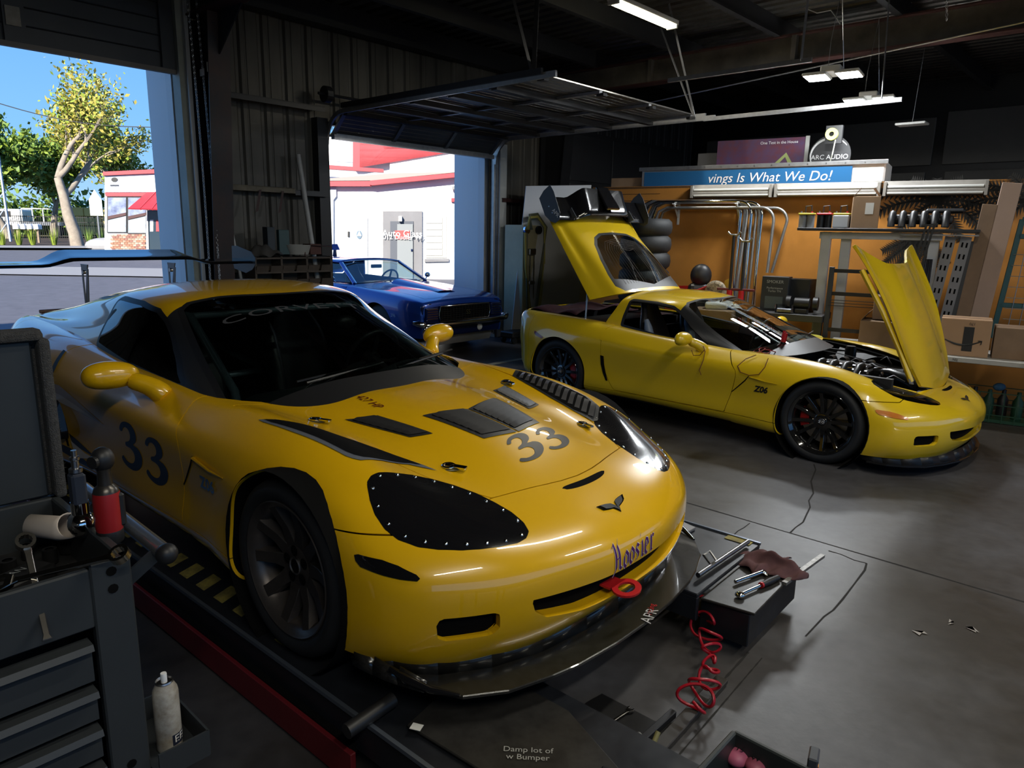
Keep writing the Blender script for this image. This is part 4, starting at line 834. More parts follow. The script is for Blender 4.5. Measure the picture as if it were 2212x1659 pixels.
# front splitter with air dam and end fences
oe = [(.36, .89), (.50, .872), (.606, .838), (.745, .771), (.831, .654), (.885, .50), (.911, .395), (.935, .2), (.943, 0)]
pts = [(x, -y) for x, y in oe]+[(x, y) for x, y in oe[::-1][1:]]
sp = MB().prism(pts+[(.30, .86), (.30, -.86)], .096, .110).build('splitter', M_CARBON, RC, bev=.003)
dam = MB(); ins = [(.37, .872), (.50, .835), (.61, .745), (.71, .60), (.775, .42), (.805, .2), (.81, 0)]; ip = [(x, -y) for x, y in ins]+[(x, y) for x, y in ins[::-1][1:]]
for (a, b) in zip(ip[:-1], ip[1:]): dam.quad((a[0], a[1], .11), (b[0], b[1], .11), (b[0]-.005, b[1], .165), (a[0]-.005, a[1], .165))
dam.build('air_dam', M_CARBON, RC, smooth=60, solid=.008)
for s in (-1, 1):
    fl = MB(); ft = [(.36, .895), (.45, .885), (.55, .865), (.64, .835)]
    for (a, b) in zip(ft[:-1], ft[1:]): fl.quad((a[0], s*a[1], .105), (b[0], s*b[1], .105), (b[0]-.01, s*(b[1]-.022), .15-.02*(b[0]-.36)/.28), (a[0], s*(a[1]-.012), .165))
    fl.build('splitter_fence', M_CARBON, RC, smooth=60, solid=.006)
    st = MB(); P = [(.735, .775, .11), (.66, .825, .118), (.58, .855, .135), (.52, .87, .155)]; st.tube([(a, s*b, c) for a, b, c in P], [.006, .012, .016, .008], 8); st.build('splitter_ridge', M_GLOSSBLK, RC, smooth=70)
lp = local(RM, 1432, 1342, .2381+.1115); lp.x -= .055; text_on('splitter_logo', 'APR', mat('pale print', (.45, .45, .45), .5), lookM((lp.x, lp.y, .1115), (-.25, .97, 0), (0, 0, 1)), .062, RC, lift=.001)
text_on('splitter_script', 'racing', M_RED, lookM((lp.x-.022, lp.y+.045, .1115), (-.35, .94, 0), (0, 0, 1)), .035, RC, lift=.001)
# tow ring
tp = Vector((.905, -.105, .268)); t = MB(); N = 20
for k in range(N+1):
    a = 2*math.pi*k/N; t.v += [(tp.x+.026*math.cos(a), tp.y+.040*math.sin(a), tp.z-.004*math.cos(a)), (tp.x+.048*math.cos(a), tp.y+.066*math.sin(a), tp.z-.006*math.cos(a))]
t.f += [(2*k, 2*k+1, 2*k+3, 2*k+2) for k in range(N)]; t.quad((tp.x-.035, tp.y-.055, tp.z+.004), (tp.x-.035, tp.y+.03, tp.z+.004), (tp.x-.14, tp.y+.01, tp.z+.02), (tp.x-.14, tp.y-.075, tp.z+.02))
t.build('tow_ring', M_RED, RC, solid=.008)
# hood vents and louvers
mfr = mat('grey vent frame', (.035, .036, .038), .35, metal=.3)
vent(RC, BV1, [(-.261, -.448), (-.197, -.328), (.087, -.277), (.042, -.358)], 7, 'hood_side_vent', mfr)
vent(RC, BV1, [(-.215, .409), (-.248, .534), (.038, .46), (.074, .339)], 8, 'hood_side_vent', mfr)
vent(RC, BV1, [(-.053, -.208), (-.002, .006), (.262, .034), (.24, -.144)], 7, 'hood_center_vent', mfr, (.12, .95), (.06, .9))
vent(RC, BV1, [(-.002, .014), (-.073, .275), (.235, .218), (.264, .044)], 7, 'hood_center_vent', mfr, (.06, .90), (.06, .9))
fvR = [(-.378, -.765), (-.313, -.727), (-.258, -.707), (-.189, -.675), (-.105, -.622), (-.031, -.570), (.049, -.535), (.127, -.507), (.18, -.486), (.229, -.467), (.293, -.45), (.253, -.478), (.209, -.512), (.172, -.60), (.16, -.689), (.137, -.706), (.112, -.716), (.04, -.726), (-.054, -.738), (-.16, -.752), (-.339, -.767)]
v, f = poly_tris(fvR, .03); drape('fender_louver_plate', v, f, TOPM, BV1, mat('silver vent edge', (.22, .24, .28), .3, metal=.5), RC, .003)
c0 = Vector((-.03, -.63)); fin = [(-.355, -.755), (-.30, -.727), (-.25, -.707), (-.185, -.673), (-.10, -.620), (-.028, -.570), (.05, -.537), (.127, -.510), (.18, -.490), (.235, -.472), (.205, -.50), (.165, -.585), (.145, -.665), (.12, -.688), (.09, -.698), (.03, -.707), (-.06, -.718), (-.16, -.733), (-.30, -.752)]
v, f = poly_tris(fin, .03); drape('fender_louver_mesh', v, f, TOPM, BV1, M_DEEP, RC, .005)
fvL = [(-.289, .643), (-.325, .712), (.16, .695), (.252, .66), (.318, .55), (.307, .528), (.196, .541), (.021, .569), (-.177, .613)]
v, f = poly_tris(fvL, .03); drape('fender_louver_plate', v, f, TOPM, BV1, mfr, RC, .003)
qL = [(-.27, .645), (-.29, .70), (.235, .655), (.27, .552)]
v, f = poly_tris([(-.265, .645), (-.29, .700), (.15, .685), (.22, .655), (.285, .56), (.18, .553), (.01, .585), (-.17, .622)], .03); drape('fender_louver_mesh', v, f, TOPM, BV1, M_DEEP, RC, .0045)
for k in range(12):
    tq = (k+.5)/12; a = Vector((-.265, .642)).lerp(Vector((.28, .553)), tq); b = Vector((-.285, .700)).lerp(Vector((.225, .658)), tq); mb = MB(); ad = Vector((.014, 0))
    for i in range(6):
        p = a.lerp(b, i/5); h, n = down(BV1, p.x, p.y); h2, n2 = down(BV1, p.x+.030, p.y); mb.v += [tuple(h2+n2*(.004+.016*math.sin(math.pi*(i+.6)/6.2))), tuple(h+n*.005)]
    for i in range(5): mb.f.append((2*i, 2*i+1, 2*i+3, 2*i+2))
    mb.build('fender_fin', mat('grey fin', (.10, .10, .105), .35), RC, smooth=40)
for (lx, ly) in ((-.296, -.545), (.313, -.386), (-.252, .565), (.312, .455)):
    h, n = down(BV1, lx, ly); Q = lookM(h+n*.003, (.9, .28 if ly < 0 else -.28, 0), n)
    lb = MB().tube([(Q @ Vector((.024*math.cos(a)-.02, .019*math.sin(a), .006)))[:] for a in [2*math.pi*k/18 for k in range(18)]], .0055, 6, close=True); lb.box((-.02, 0, .006), (.028, .016, .012), M=Q); lb.box((.028, 0, .007), (.052, .02, .010), M=Q)
    lo = lb.build('hood_latch', M_CHROME, RC, bev=.002)
    MB().lathe([(.0001, .001), (.038, .001), (.04, 0)], 20, Q @ Matrix.Translation((-.015, 0, 0)) @ Matrix.Diagonal((1.1, .75, 1, 1))).build('latch_plate', mat('latch plate', (.35, .3, .15), .3, metal=.6), lo)
# numbers: each digit spans the frame given by (bottom left, bottom right, top left)
def digit(frame, M, name, m, parent):
    o, ex, ey = [Vector(p) for p in frame]; P = smooth_poly(THREE, 2); v, f = poly_tris([(x*.0+(o+(ex-o)*x/.7+(ey-o)*y)[0], (o+(ex-o)*x/.7+(ey-o)*y)[1]) for x, y in P], .025); return drape(name, v, f, M, BV1, m, parent, .0016)
digit(((.460, -.150), (.430, .030), (.287, -.085)), TOPM, 'hood_number', M_DKGREY, A['hood']); digit(((.448, .050), (.428, .205), (.285, .105)), TOPM, 'hood_number', M_DKGREY, A['hood'])
digit(((-1.395, .385), (-1.175, .400), (-1.33, .628)), sideM(-1), 'door_number', M_NAVY, A['doorR']); digit(((-1.135, .378), (-.925, .390), (-1.065, .608)), sideM(-1), 'door_number', M_NAVY, A['doorR'])
digit(((-1.0, .385), (-1.22, .390), (-1.06, .62)), sideM(1), 'door_number', M_NAVY, A['doorL']); digit(((-1.27, .385), (-1.49, .390), (-1.33, .62)), sideM(1), 'door_number', M_NAVY, A['doorL'])
M_WHV = mat('white vinyl', (.62, .60, .60), .35); M_GRV = mat('pale grey vinyl', (.42, .38, .38), .35)
for nm, P, m in (('side_flash', [(-2.34, .675), (-2.04, .682), (-1.516, .558), (-2.05, .617), (-2.30, .64)], M_GRV), ('side_flash', [(-2.34, .645), (-2.05, .628), (-1.53, .559), (-2.043, .580), (-2.28, .592)], M_WHV),
                 ('side_flash', [(-2.05, .418), (-1.713, .346), (-2.00, .362), (-2.03, .385)], M_NAVY), ('side_flash', [(-2.03, .378), (-1.86, .345), (-1.73, .343), (-1.95, .300), (-1.985, .31)], M_WHV), ('side_flash', [(-2.22, .345), (-2.02, .335), (-1.78, .285), (-1.80, .268), (-1.95, .272), (-2.16, .300)], M_NAVY)):
    v, f = poly_tris(P, .03); drape(nm, v, f, sideM(-1), BV1, m, A['quarter_panelR'], .0014 if m != M_WHV else .002)
v, f = text_tris('Z06', .075, shear=.25, dense=.02, ofs=.002); drape('model_badge', v, f, sideM(-1) @ Matrix.Translation((-.52, .513, 0)), BV1, M_CHROME, A['front_fenderR'], .006)
em = [(.756, -.095), (.758, -.06), (.765, -.026), (.780, -.010), (.795, -.008), (.765, .008), (.760, .020), (.757, .042), (.755, .075), (.773, .060), (.779, .046), (.784, .027), (.788, .008), (.808, -.008), (.797, -.015), (.786, -.027), (.783, -.052), (.778, -.078), (.767, -.085)]
v, f = poly_tris([(x-(.004 if False else 0), y*1.06) for x, y in em], .02); drape('nose_emblem', v, f, TOPM, BV1, M_CHROME, RC, .003)
c_ = Vector((.776, -.008)); v, f = poly_tris([tuple(c_+(Vector((x, y))-c_)*.84) for x, y in em], .02); drape('nose_emblem_fill', v, f, TOPM, BV1, M_DKGREY, RC, .006)
HO = {'H': [[(0, 6), (1, 6.6), (1, 1), (0, -.6)], [(1, 3.2), (2.3, 3.6), (2.4, 1), (3, .4)], [(2.3, 3.6), (2.2, 6), (3.2, 6.9)]], 'o': [[(.3, 1), (.3, 3), (1.1, 4), (1.9, 3), (1.9, 1), (1.1, 0), (.3, 1)]],
      's': [[(1.8, 3.4), (1, 4), (.4, 3), (1.6, 1.6), (1.4, .6), (.4, .3)]], 'i': [[(.3, 3.6), (.9, 4), (.9, .5), (1.4, .1)], [(.7, 5), (1.1, 5.4)]], 'e': [[(1.7, 2.4), (1.5, 3.7), (.8, 4), (.4, 3), (.4, 1), (1.2, 0), (1.8, .6)], [(.4, 2), (1.7, 2.6)]], 'r': [[(.2, 3.6), (.7, 4), (.7, .4), (1.1, .1)], [(.7, 3.2), (1.5, 4), (1.9, 3.6)]]}
st = []; cx = 0
for chh in 'Hoosier':
    st += [[(x+cx, y) for x, y in s_] for s_ in HO[chh]]; cx += {'H': 3.8, 'i': 1.8}.get(chh, 2.5)
st = [[(x-cx/2, y-3) for x, y in s_] for s_ in st]
FM = lookM((1.3, -.04, .392), (0, 1, 0.03), (1, 0, .0))
pen_text(st, (.42, .34), FM, BV1, 'tyre_maker_script_edge', mat('white print', (.7, .7, .7), .5), fbp := [o for o in RC.children if o.name.startswith('front_bumper')][0], .0152, .0018)
pen_text(st, (.30, .24), FM, BV1, 'tyre_maker_script', mat('purple vinyl', (.065, .008, .11), .35), fbp, .0152, .0026)
v, f = text_tris('CORVETTE', .145, dense=.03, space=1.12); v = [(x*1.18, y*.62) for x, y in v]
drape('windshield_banner', v, f, lookM((-1.05, 0, 1.62), (0, 1, 0), (.42, 0, .9)) @ Matrix.Translation((0, -.09, 0)), BV1, mat('grey banner film', (.055, .055, .06), .5), RC, .004)
for s in (-1, 1):
    v, f = text_tris('427 HP', .055, dense=.02, shear=.3); drape('hood_badge', v, f, TOPM @ Matrix.Translation((-.33, s*.27, 0)) @ Matrix.Rotation(math.radians(4*s), 4, 'Z'), BV1, mat('dark red badge', (.18, .02, .02), .3, metal=.4), A['hood'], .003)
# hood creases that catch the light, wipers
for s in (-1, 1):
    w = MB().tube([(-.57, s*.42 if s < 0 else .1, .84), (-.62, .05 if s < 0 else .45, .865)], .006, 6).tube([(-.60, s*.45 if s < 0 else .12, .845), (-.68, .18 if s < 0 else .58, .865)], .005, 5).build('wiper', M_BLK, RC)
# roll cage and cabin mirror
cg = mat('pale cage tube', (.25, .33, .38), .35, metal=.4); cm = MB()
for s in (-1, 1):
    cm.tube([(-.75, s*.62, .45), (-.86, s*.60, .78), (-1.45, s*.50, 1.06), (-2.0, s*.50, 1.09)], .02, 8); cm.tube([(-2.02, s*.56, .3), (-2.02, s*.52, 1.0), (-2.0, s*.40, 1.10), (-2.0, 0, 1.11)], .02, 8)
cm.tube([(-2.0, -.5, 1.05), (-2.02, .5, .45)], .02, 8); cm.tube([(-1.98, -.48, .62), (-2.0, .48, .62)], .02, 8); cm.tube([(-1.0, -.64, .50), (-1.95, -.62, .92)], .019, 8); cm.tube([(-1.46, -.5, 1.06), (-1.46, .5, 1.06)], .018, 8)
cm.build('roll_cage', cg, RC, smooth=60)
hel = MB().sphere((-1.15, .22, 1.0), .05, 8, (.6, 1.4, .8)); hel.build('rear_view_mirror', M_BLK, RC, smooth=60)
wg = make_wing(RC, -3.30, 1.262, .90, .30, .035, math.radians(13), 0, 1.15, False)
for s in (-1, 1): wing_upright(RC, s*.30, (-3.43, 1.235), (-3.45, .925))
# spoiler lip on the tail
MB().tube([(-3.44, y, .925) for y in (-.6, -.3, 0, .3, .6)], .012, 8).build('tail_lip', mat('brown tinted lip', (.10, .06, .05), .4), RC, smooth=60)

# ------------------------------------------------------------------ the street coupe with hood and hatch open
SC_ = thing('street_coupe', 'lemon yellow street coupe with hood and hatch raised, black wheels', 'car', (3.0495, 6.0464, 0), -.76777)
SM = Matrix.Translation((3.0495, 6.0464, 0)) @ Matrix.Rotation(-.76777, 4, 'Z')
B = build_coupe(SC_, dict(paint=M_YEL2, race=False, gap=.0028)); BV2 = B['bvh']
HT = rotM(53, -2.13, 1.19)
for o in [B['hatch']]+list(B['hatch'].children): o.data.transform(HT)
# defroster lines sit on the raised rear glass
dl = MB()
for k in range(9):
    a = .05+k*.045; ring_ = [(-2.24, .48-a*.9), (-2.5, .47-a*.9), (-2.7, .41-a*.75), (-2.84+a*.35, .30-a*.5), (-2.90+a*.55, .0)]
    P = []
    for (x, y) in ring_: h, n = down(BV2, x, y); P.append((HT @ (h+n*.003))[:])
    for (x, y) in ring_[::-1][1:]: h, n = down(BV2, x, -y); P.append((HT @ (h+n*.003))[:])
    dl.tube(P, .0012, 4)
dl.build('defroster_line', mat('defroster print', (.12, .10, .08), .6), B['hatch'])
wg2 = make_wing(SC_, -3.14, 1.10, .80, .30, .10, math.radians(18), 0, 1.2, True)
for o in [wg2]+list(wg2.children): o.data.transform(HT)
for s in (-1, 1):
    u = wing_upright(SC_, s*.52, (-3.20, 1.06), (-3.22, .945))
    for o in [u]+list(u.children): o.data.transform(HT)
fl = MB(); fl.prism([(-3.16, -.12), (-3.16, .12), (-3.46, .10), (-3.46, -.10)], 1.17, 1.20); flo = fl.build('wing_gurney', M_GLOSSBLK, SC_, bev=.01); flo.data.transform(HT)
# gas struts
for s in (-1, 1):
    a = Vector((-2.56, s*.66, .86)); b = HT @ Vector((-2.62, s*.60, 1.0)); a2 = a.lerp(b, .38) if s < 0 else a.lerp(b, .5)
    so = MB().cyl(a, a.lerp(b, .62), .010, n=10).build('hatch_strut', mat('grey strut', (.35, .36, .38), .25, metal=.8), SC_, smooth=50)
# front lip
oe2 = [(.36, .885), (.50, .865), (.61, .80), (.72, .69), (.80, .52), (.86, .33), (.885, .15), (.89, 0)]
pts = [(x, -y) for x, y in oe2]+[(x, y) for x, y in oe2[::-1][1:]]
MB().prism(pts+[(.34, .84), (.34, -.84)], .085, .102).build('front_lip', M_GLOSSBLK, SC_, bev=.004)
dam2 = MB(); ip = [(x-.06, -y*.965) for x, y in oe2]+[(x-.06, y*.965) for x, y in oe2[::-1][1:]]
for (a, b) in zip(ip[:-1], ip[1:]): dam2.quad((a[0]+.03, a[1]*1.02, .10), (b[0]+.03, b[1]*1.02, .10), (b[0], b[1], .16), (a[0], a[1], .16))
dam2.build('lip_step', M_BLK, SC_, smooth=60, solid=.006)
for s in (-1, 1):
    v, f = poly_tris([(-3.02, .735), (-2.99, .728), (-2.88, .688), (-2.875, .675), (-2.90, .668), (-2.99, .69), (-3.02, .71)], .03); drape('rear_side_marker', v, f, sideM(s), BV2, mat('dark red lens', (.16, .01, .02), .25, coat=.6), SC_, .003)
v, f = text_tris('Z06', .07, shear=.25, dense=.02, ofs=.003); drape('model_badge', v, f, sideM(-1) @ Matrix.Translation((-.50, .512, 0)), BV2, M_DKGREY, B['front_fenderR'], .003)
v, f = poly_tris([(x, y*1.06) for x, y in em], .02); drape('nose_emblem', v, f, TOPM, BV2, M_DKGREY, SC_, .004)
# engine bay
eb = MB(); eb.box((-.05, 0, .30), (1.15, 1.30, .03)); eb.box((-.60, 0, .50), (.05, 1.32, .46)); eb.box((.50, 0, .42), (.05, 1.0, .28))
eb.box((-.10, .62, .50), (1.0, .05, .40)); eb.box((-.10, -.62, .50), (1.0, .05, .40)); eb.build('engine_bay', mat('engine bay black', (.01, .01, .011), .6), SC_)
for s in (-1, 1):
    ap = MB()
    P = [(.42, .46, .575), (.25, .51, .615), (.05, .565, .665), (-.2, .60, .70), (-.45, .64, .72)]
    for (a, b) in zip(P[:-1], P[1:]): ap.quad((a[0], s*a[1], a[2]), (b[0], s*b[1], b[2]), (b[0], s*(b[1]-.14), b[2]-.10), (a[0], s*(a[1]-.10), a[2]-.08))
    ap.build('inner_fender', M_BLK, SC_, smooth=60)
MB().tube([(-.64, -.66, .735), (-.58, -.52, .745), (-.52, -.35, .76), (-.49, 0, .77), (-.52, .35, .76), (-.58, .52, .745), (-.64, .66, .735)], .014, 8).build('cowl_seal', M_BLK, SC_, smooth=60)
cw = MB(); cw.box((-.55, 0, .735), (.14, 1.0, .04)); cw.build('cowl_tray', M_BLK, SC_, bev=.01)
en = MB(); en.box((-.16, 0, .60), (.50, .34, .12)); en.box((-.16, 0, .66), (.44, .20, .05)); eo = en.build('intake_manifold', mat('intake plastic', (.02, .02, .021), .35), SC_, bev=.025, seg=2)
for s in (-1, 1):
    for k in range(4): MB().tube([(-.33+k*.11, s*.08, .68), (-.33+k*.11, s*.16, .68), (-.33+k*.11, s*.24, .60)], .032, 10).build('intake_runner', mat('intake plastic', (.02, .02, .021), .35), eo, smooth=60)
    rc = MB().box((-.15, s*.34, .56), (.54, .15, .09)).build('coil_cover', mat('red rocker paint', (.14, .01, .012), .4) if False else M_BLK, SC_, bev=.02, seg=2)
    for k in range(4): MB().tube([(-.32+k*.12, s*.36, .60), (-.30+k*.12, s*.40, .63), (-.27+k*.12, s*.43, .57)], .008, 6).build('spark_lead', M_BLK, rc, smooth=60)
MB().tube([(.08, 0, .62), (.20, -.01, .625), (.33, -.05, .60), (.45, -.07, .55)], [.055, .058, .07, .09], 16).build('intake_tube', mat('intake tube', (.022, .023, .026), .25), SC_, smooth=70)
for (x, y, z, r, h) in ((-.40, -.46, .66, .035, .05), (-.30, .50, .64, .05, .12), (.22, -.40, .55, .045, .10), (-.05, -.50, .62, .03, .05), (.25, .38, .55, .05, .12)):
    MB().lathe([(.0001, h), (r*.8, h), (r, h*.8), (r, 0)], 16, Matrix.Translation((x, y, z))).build('reservoir_cap', M_BLK, SC_, smooth=50)
for k in range(16):
    a = (rng.uniform(-.45, .35), rng.uniform(-.45, .45), rng.uniform(.60, .66)); b = (a[0]+rng.uniform(-.2, .2), a[1]+rng.uniform(-.15, .15), a[2]+rng.uniform(-.04, .03)); c = ((a[0]+b[0])/2, (a[1]+b[1])/2, max(a[2], b[2])+.04)
    MB().tube([a, c, b], rng.choice((.006, .008, .012)), 6).build('engine_hose', M_BLK if k % 3 else M_STEEL, SC_, smooth=60)
for k in range(8):
    a = (rng.uniform(-.4, .2), rng.uniform(-.3, .3), .66+rng.uniform(-.02, .03)); MB().box(a, (rng.uniform(.03, .08), .02, .02), rz=rng.uniform(0, 3)).build('engine_fitting', M_CHROME, SC_, bev=.004)
cl = MB()
cl.grid(lambda u, v: (-2.75-.65*u, -.58+1.16*v, .90+.025*math.sin(u*9+v*4)+.02*math.sin(v*13)+.03*math.sin(math.pi*v)), 14, 20); cl.build('cargo_cloth', mat('maroon cloth', (.07, .018, .022), .9, var=.5, vscale=12), SC_, smooth=80, solid=.01)
MB().grid(lambda u, v: (-2.30-.4*u, -.66+1.3*v, .88+.0*u), 2, 2).build('cargo_floor', M_BLK, SC_)
for s in (-1, 1): MB().box((-1.50, s*.37, .42), (.30, .30, .03)).build('seat_insert', mat('dark red cloth', (.12, .02, .02), .8), SC_, bev=.01)
MB().sphere((-1.15, .10, 1.02), .05, 8, (.6, 1.7, .7)).build('rear_view_mirror', M_BLK, SC_, smooth=60)
for dy in (0, .38): MB().tube([(-.60+.02*dy, -.45+dy, .82), (-.66, .10+dy, .862)], .006, 6).build('wiper', M_BLK, SC_)
# ------------------------------------------------------------------ drive-on lift under the race coupe (same heading as the car)
LM = Matrix.Translation((-.1968, 2.9998, 0)) @ Matrix.Rotation(-.70829, 4, 'Z')
M_LIFT = mat('blue black lift paint', (.014, .016, .021), .36, var=.4, vscale=9, rvar=.15)
M_LRED = mat('dark red lift paint', (.15, .012, .016), .42, var=.3, vscale=5)
M_HAZ = mat('worn hazard yellow', (.33, .27, .05), .7, var=.7, vscale=18, col2=(.06, .055, .03))
def lift_runway(s, y0, y1, x0, x1, label):
    t = thing('lift_runway', label, 'car lift', (LM @ Vector(((x0+x1)/2, s*(y0+y1)/2, 0)))[:], -.70829, 'runways of the drive-on lift'); T = Matrix.Translation((-(x0+x1)/2, -s*(y0+y1)/2, 0))
    def add(name, mb, m, **k): o = mb.build(name, m, t, **k); o.data.transform(T); return o
    add('deck', MB().box(((x0+x1)/2, s*(y0+y1)/2, .228), (x1-x0, y1-y0, .02)), M_LIFT, bev=.004)
    add('side_beam', MB().box(((x0+x1)/2, s*(y1-.012), .165), (x1-x0, .024, .11)), M_LIFT, bev=.004); add('side_beam', MB().box(((x0+x1)/2, s*(y0+.012), .165), (x1-x0, .024, .11)), M_LIFT, bev=.004)
    add('edge_highlight', MB().bar((x0, s*(y1+.004), .240), (x1, s*(y1+.004), .240), .014, .014), mat('highlighted steel edge', (.16, .19, .24), .3, metal=.7))  # edge highlight put in as a pale blue metal bar
    return t, add
t, add = lift_runway(-1, .42, .955, -4.6, 2.2, 'black lift runway under the near wheels, red skirt and yellow hazard stripes')
add('red_skirt', MB().box((-1.95, -.985, .07), (4.85, .02, .115)), M_LRED, bev=.003); add('skirt_gap', MB().box((-1.95, -.965, .12), (4.8, .03, .03)), M_DEEP)
for k in range(28):
    x = -4.3+k*.155; add('hazard_stripe', MB().add([(x, -.90, .2395), (x+.075, -.90, .2395), (x+.035, -.80, .2395), (x-.04, -.80, .2395)], [(0, 1, 2, 3)]), M_HAZ)
add('wheel_stop_pin', MB().cyl((.52, -1.04, .262), (.52, -.86, .275), .024, n=14), M_BLK, smooth=40)
add('turn_plate', MB().prism([(.62, -.89), (1.06, -.87), (1.20, -.76), (1.24, -.62), (.95, -.50), (.55, -.50)], .243, .253), mat('scuffed plate steel', (.05, .048, .045), .4, metal=.5, var=.5, vscale=14), bev=.003)
wm = Matrix.Translation((.98, -.74, .2545)) @ Matrix.Rotation(math.radians(38), 4, 'Z')
o = text_on('plate_writing', 'Damp lot of\nw Bumper', mat('paint marker', (.33, .33, .31), .7), wm, .030, t); o.data.transform(Matrix.Translation((1.2, .6875, 0)))
add('pin_tag', MB().box((.66, -.885, .262), (.035, .028, .002), rz=.4), mat('pale tag', (.55, .55, .52), .7))
add('safety_pin', MB().cyl((1.10, -.80, .262), (1.19, -.84, .258), .008, n=8), M_STEEL, smooth=40); add('pin_lanyard', MB().tube([(1.19, -.84, .258), (1.24, -.80, .25), (1.30, -.76, .245), (1.30, -.70, .245), (1.24, -.68, .25)], .003, 6), M_STEEL)
add('end_bracket', MB().box((1.28, -.62, .25), (.22, .05, .02), rz=.35), M_LIFT, bev=.004); add('bracket_bolt', MB().cyl((1.30, -.60, .258), (1.30, -.60, .272), .014, n=6), M_STEEL)
t, add = lift_runway(1, .50, 1.18, -4.6, .90, 'black lift runway under the far wheels, ending in a tool ledge')
add('ledge_top', MB().prism([(.90, .53), (1.13, .56), (1.12, 1.13), (.90, 1.14)], .200, .212), mat('scuffed plate steel', (.05, .048, .045), .4, metal=.5), bev=.003)
add('ledge_box', MB().box((1.0, .84, .12), (.22, .56, .15)), M_LIFT, bev=.004)
add('rub_rail', MB().bar((1.125, .90, .215), (1.16, 1.32, .215), .022, .014), mat('bare worn steel', (.34, .33, .31), .45, metal=.6, var=.6, vscale=40))
add('slip_plate', MB().prism([(.20, .60), (.56, .62), (.58, 1.12), (.30, 1.20), (.20, 1.15)], .24, .256), mat('pale zinc plate', (.26, .26, .27), .45, metal=.5, var=.4, vscale=10), bev=.003)
add('lock_bar', MB().cyl((.84, .62, .262), (.86, 1.12, .262), .012, n=10), M_STEEL, smooth=40); add('lock_clip', MB().tube([(.845, .74, .27), (.80, .75, .30), (.81, .79, .31), (.85, .78, .28)], .006, 6), M_STEEL)
add('hazard_patch', MB().box((.80, 1.15, .241), (.13, .05, .002)), M_HAZ)
cb = thing('lift_crossmember', 'black steel crossmember between the lift runways under the car', 'car lift', (LM @ Vector((-1.0, 0, 0)))[:], -.70829)
MB().box((.35, 0, .10), (.16, .9, .14)).build('beam', M_LIFT, cb, bev=.005); MB().box((-2.6, 0, .10), (.16, .9, .14)).build('beam', M_LIFT, cb, bev=.005)
hk = MB().tube([(LM @ Vector(p))[:] for p in ((.98, -.37, .15), (1.08, -.40, .05), (1.14, -.33, .04), (1.14, -.25, .13))], .009, 8); single('hook_bar', hk, mat('dull olive steel', (.22, .20, .08), .5), 'bent olive steel hook bar under the splitter', 'bar', smooth=60)
# red coiled air hose
hp = [(LM @ Vector(p)) for p in ((.86, .60, .14), (.95, .50, .06), (1.02, .40, .06), (1.08, .28, .06), (1.12, .12, .05), (1.12, .02, .04))]; pts = []
for i in range(260):
    t_ = i/259; k = t_*(len(hp)-1); a = hp[int(min(k, len(hp)-2))].lerp(hp[int(min(k, len(hp)-2))+1], k-int(min(k, len(hp)-2))); w = t_*2*math.pi*8.2; ax = BU*.3+BV*.95
    r = .045+.02*math.sin(t_*9); pts.append(tuple(a+(BU*math.cos(w)+Vector((0, 0, 1))*(.6*math.sin(w)+.5))*r+BV*.02*math.sin(w*1.7)))
single('air_hose', MB().tube(pts, .0062, 6), mat('red hose', (.33, .008, .018), .3), 'red coiled air hose on the floor beside the splitter', 'hose', smooth=60)
# ------------------------------------------------------------------ lamps
def emit(name, c, s): return mat(name, (.8, .8, .8), .5, emit=c, estr=s)
def strip_light(p, q, label, watts=60.0, group='ceiling strip lights'):
    strength = 14.0
    p, q = Vector(p), Vector(q); c = (p+q)/2; t = thing('strip_light', label, 'ceiling light', c[:], math.atan2((q-p).y, (q-p).x), group); L = (q-p).length
    MB().box((0, 0, .03), (L+.08, .16, .05)).build('housing', mat('white enamel', (.5, .5, .48), .5), t, bev=.006)
    for dy in (-.045, .045): MB().cyl((-L/2, dy, -.015), (L/2, dy, -.015), .016, n=10).build('tube', emit('warm fluorescent', (1, .93, .62), strength), t, smooth=40)
    for e in (-1, 1): MB().box((e*(L/2+.02), 0, -.01), (.03, .14, .05)).build('end_cap', mat('white enamel', (.5, .5, .48), .5), t)
    l = bpy.data.lights.new('strip_lamp', 'AREA'); l.shape = 'RECTANGLE'; l.size = L; l.size_y = .10; l.energy = watts; l.color = (1, .95, .84); lo = link('strip_lamp', l, t); lo.location = (0, 0, -.04)
    return t
strip_light(W(-4.95, 6.95, 4.24), W(-4.95, 8.15, 4.24), 'lit fluorescent strip light under the roof, above the open far door', 40)
strip_light(W(-.35, 2.4, 3.98), W(-.35, 4.8, 3.98), 'fluorescent strip light above the race coupe nose', 66)
strip_light(W(1.6, -1.5, 4.1), W(1.6, .9, 4.1), 'fluorescent strip light behind the viewer, left', 85); strip_light(W(2.6, 4.2, 4.1), W(2.6, 6.6, 4.1), 'fluorescent strip light behind the viewer, right', 85)
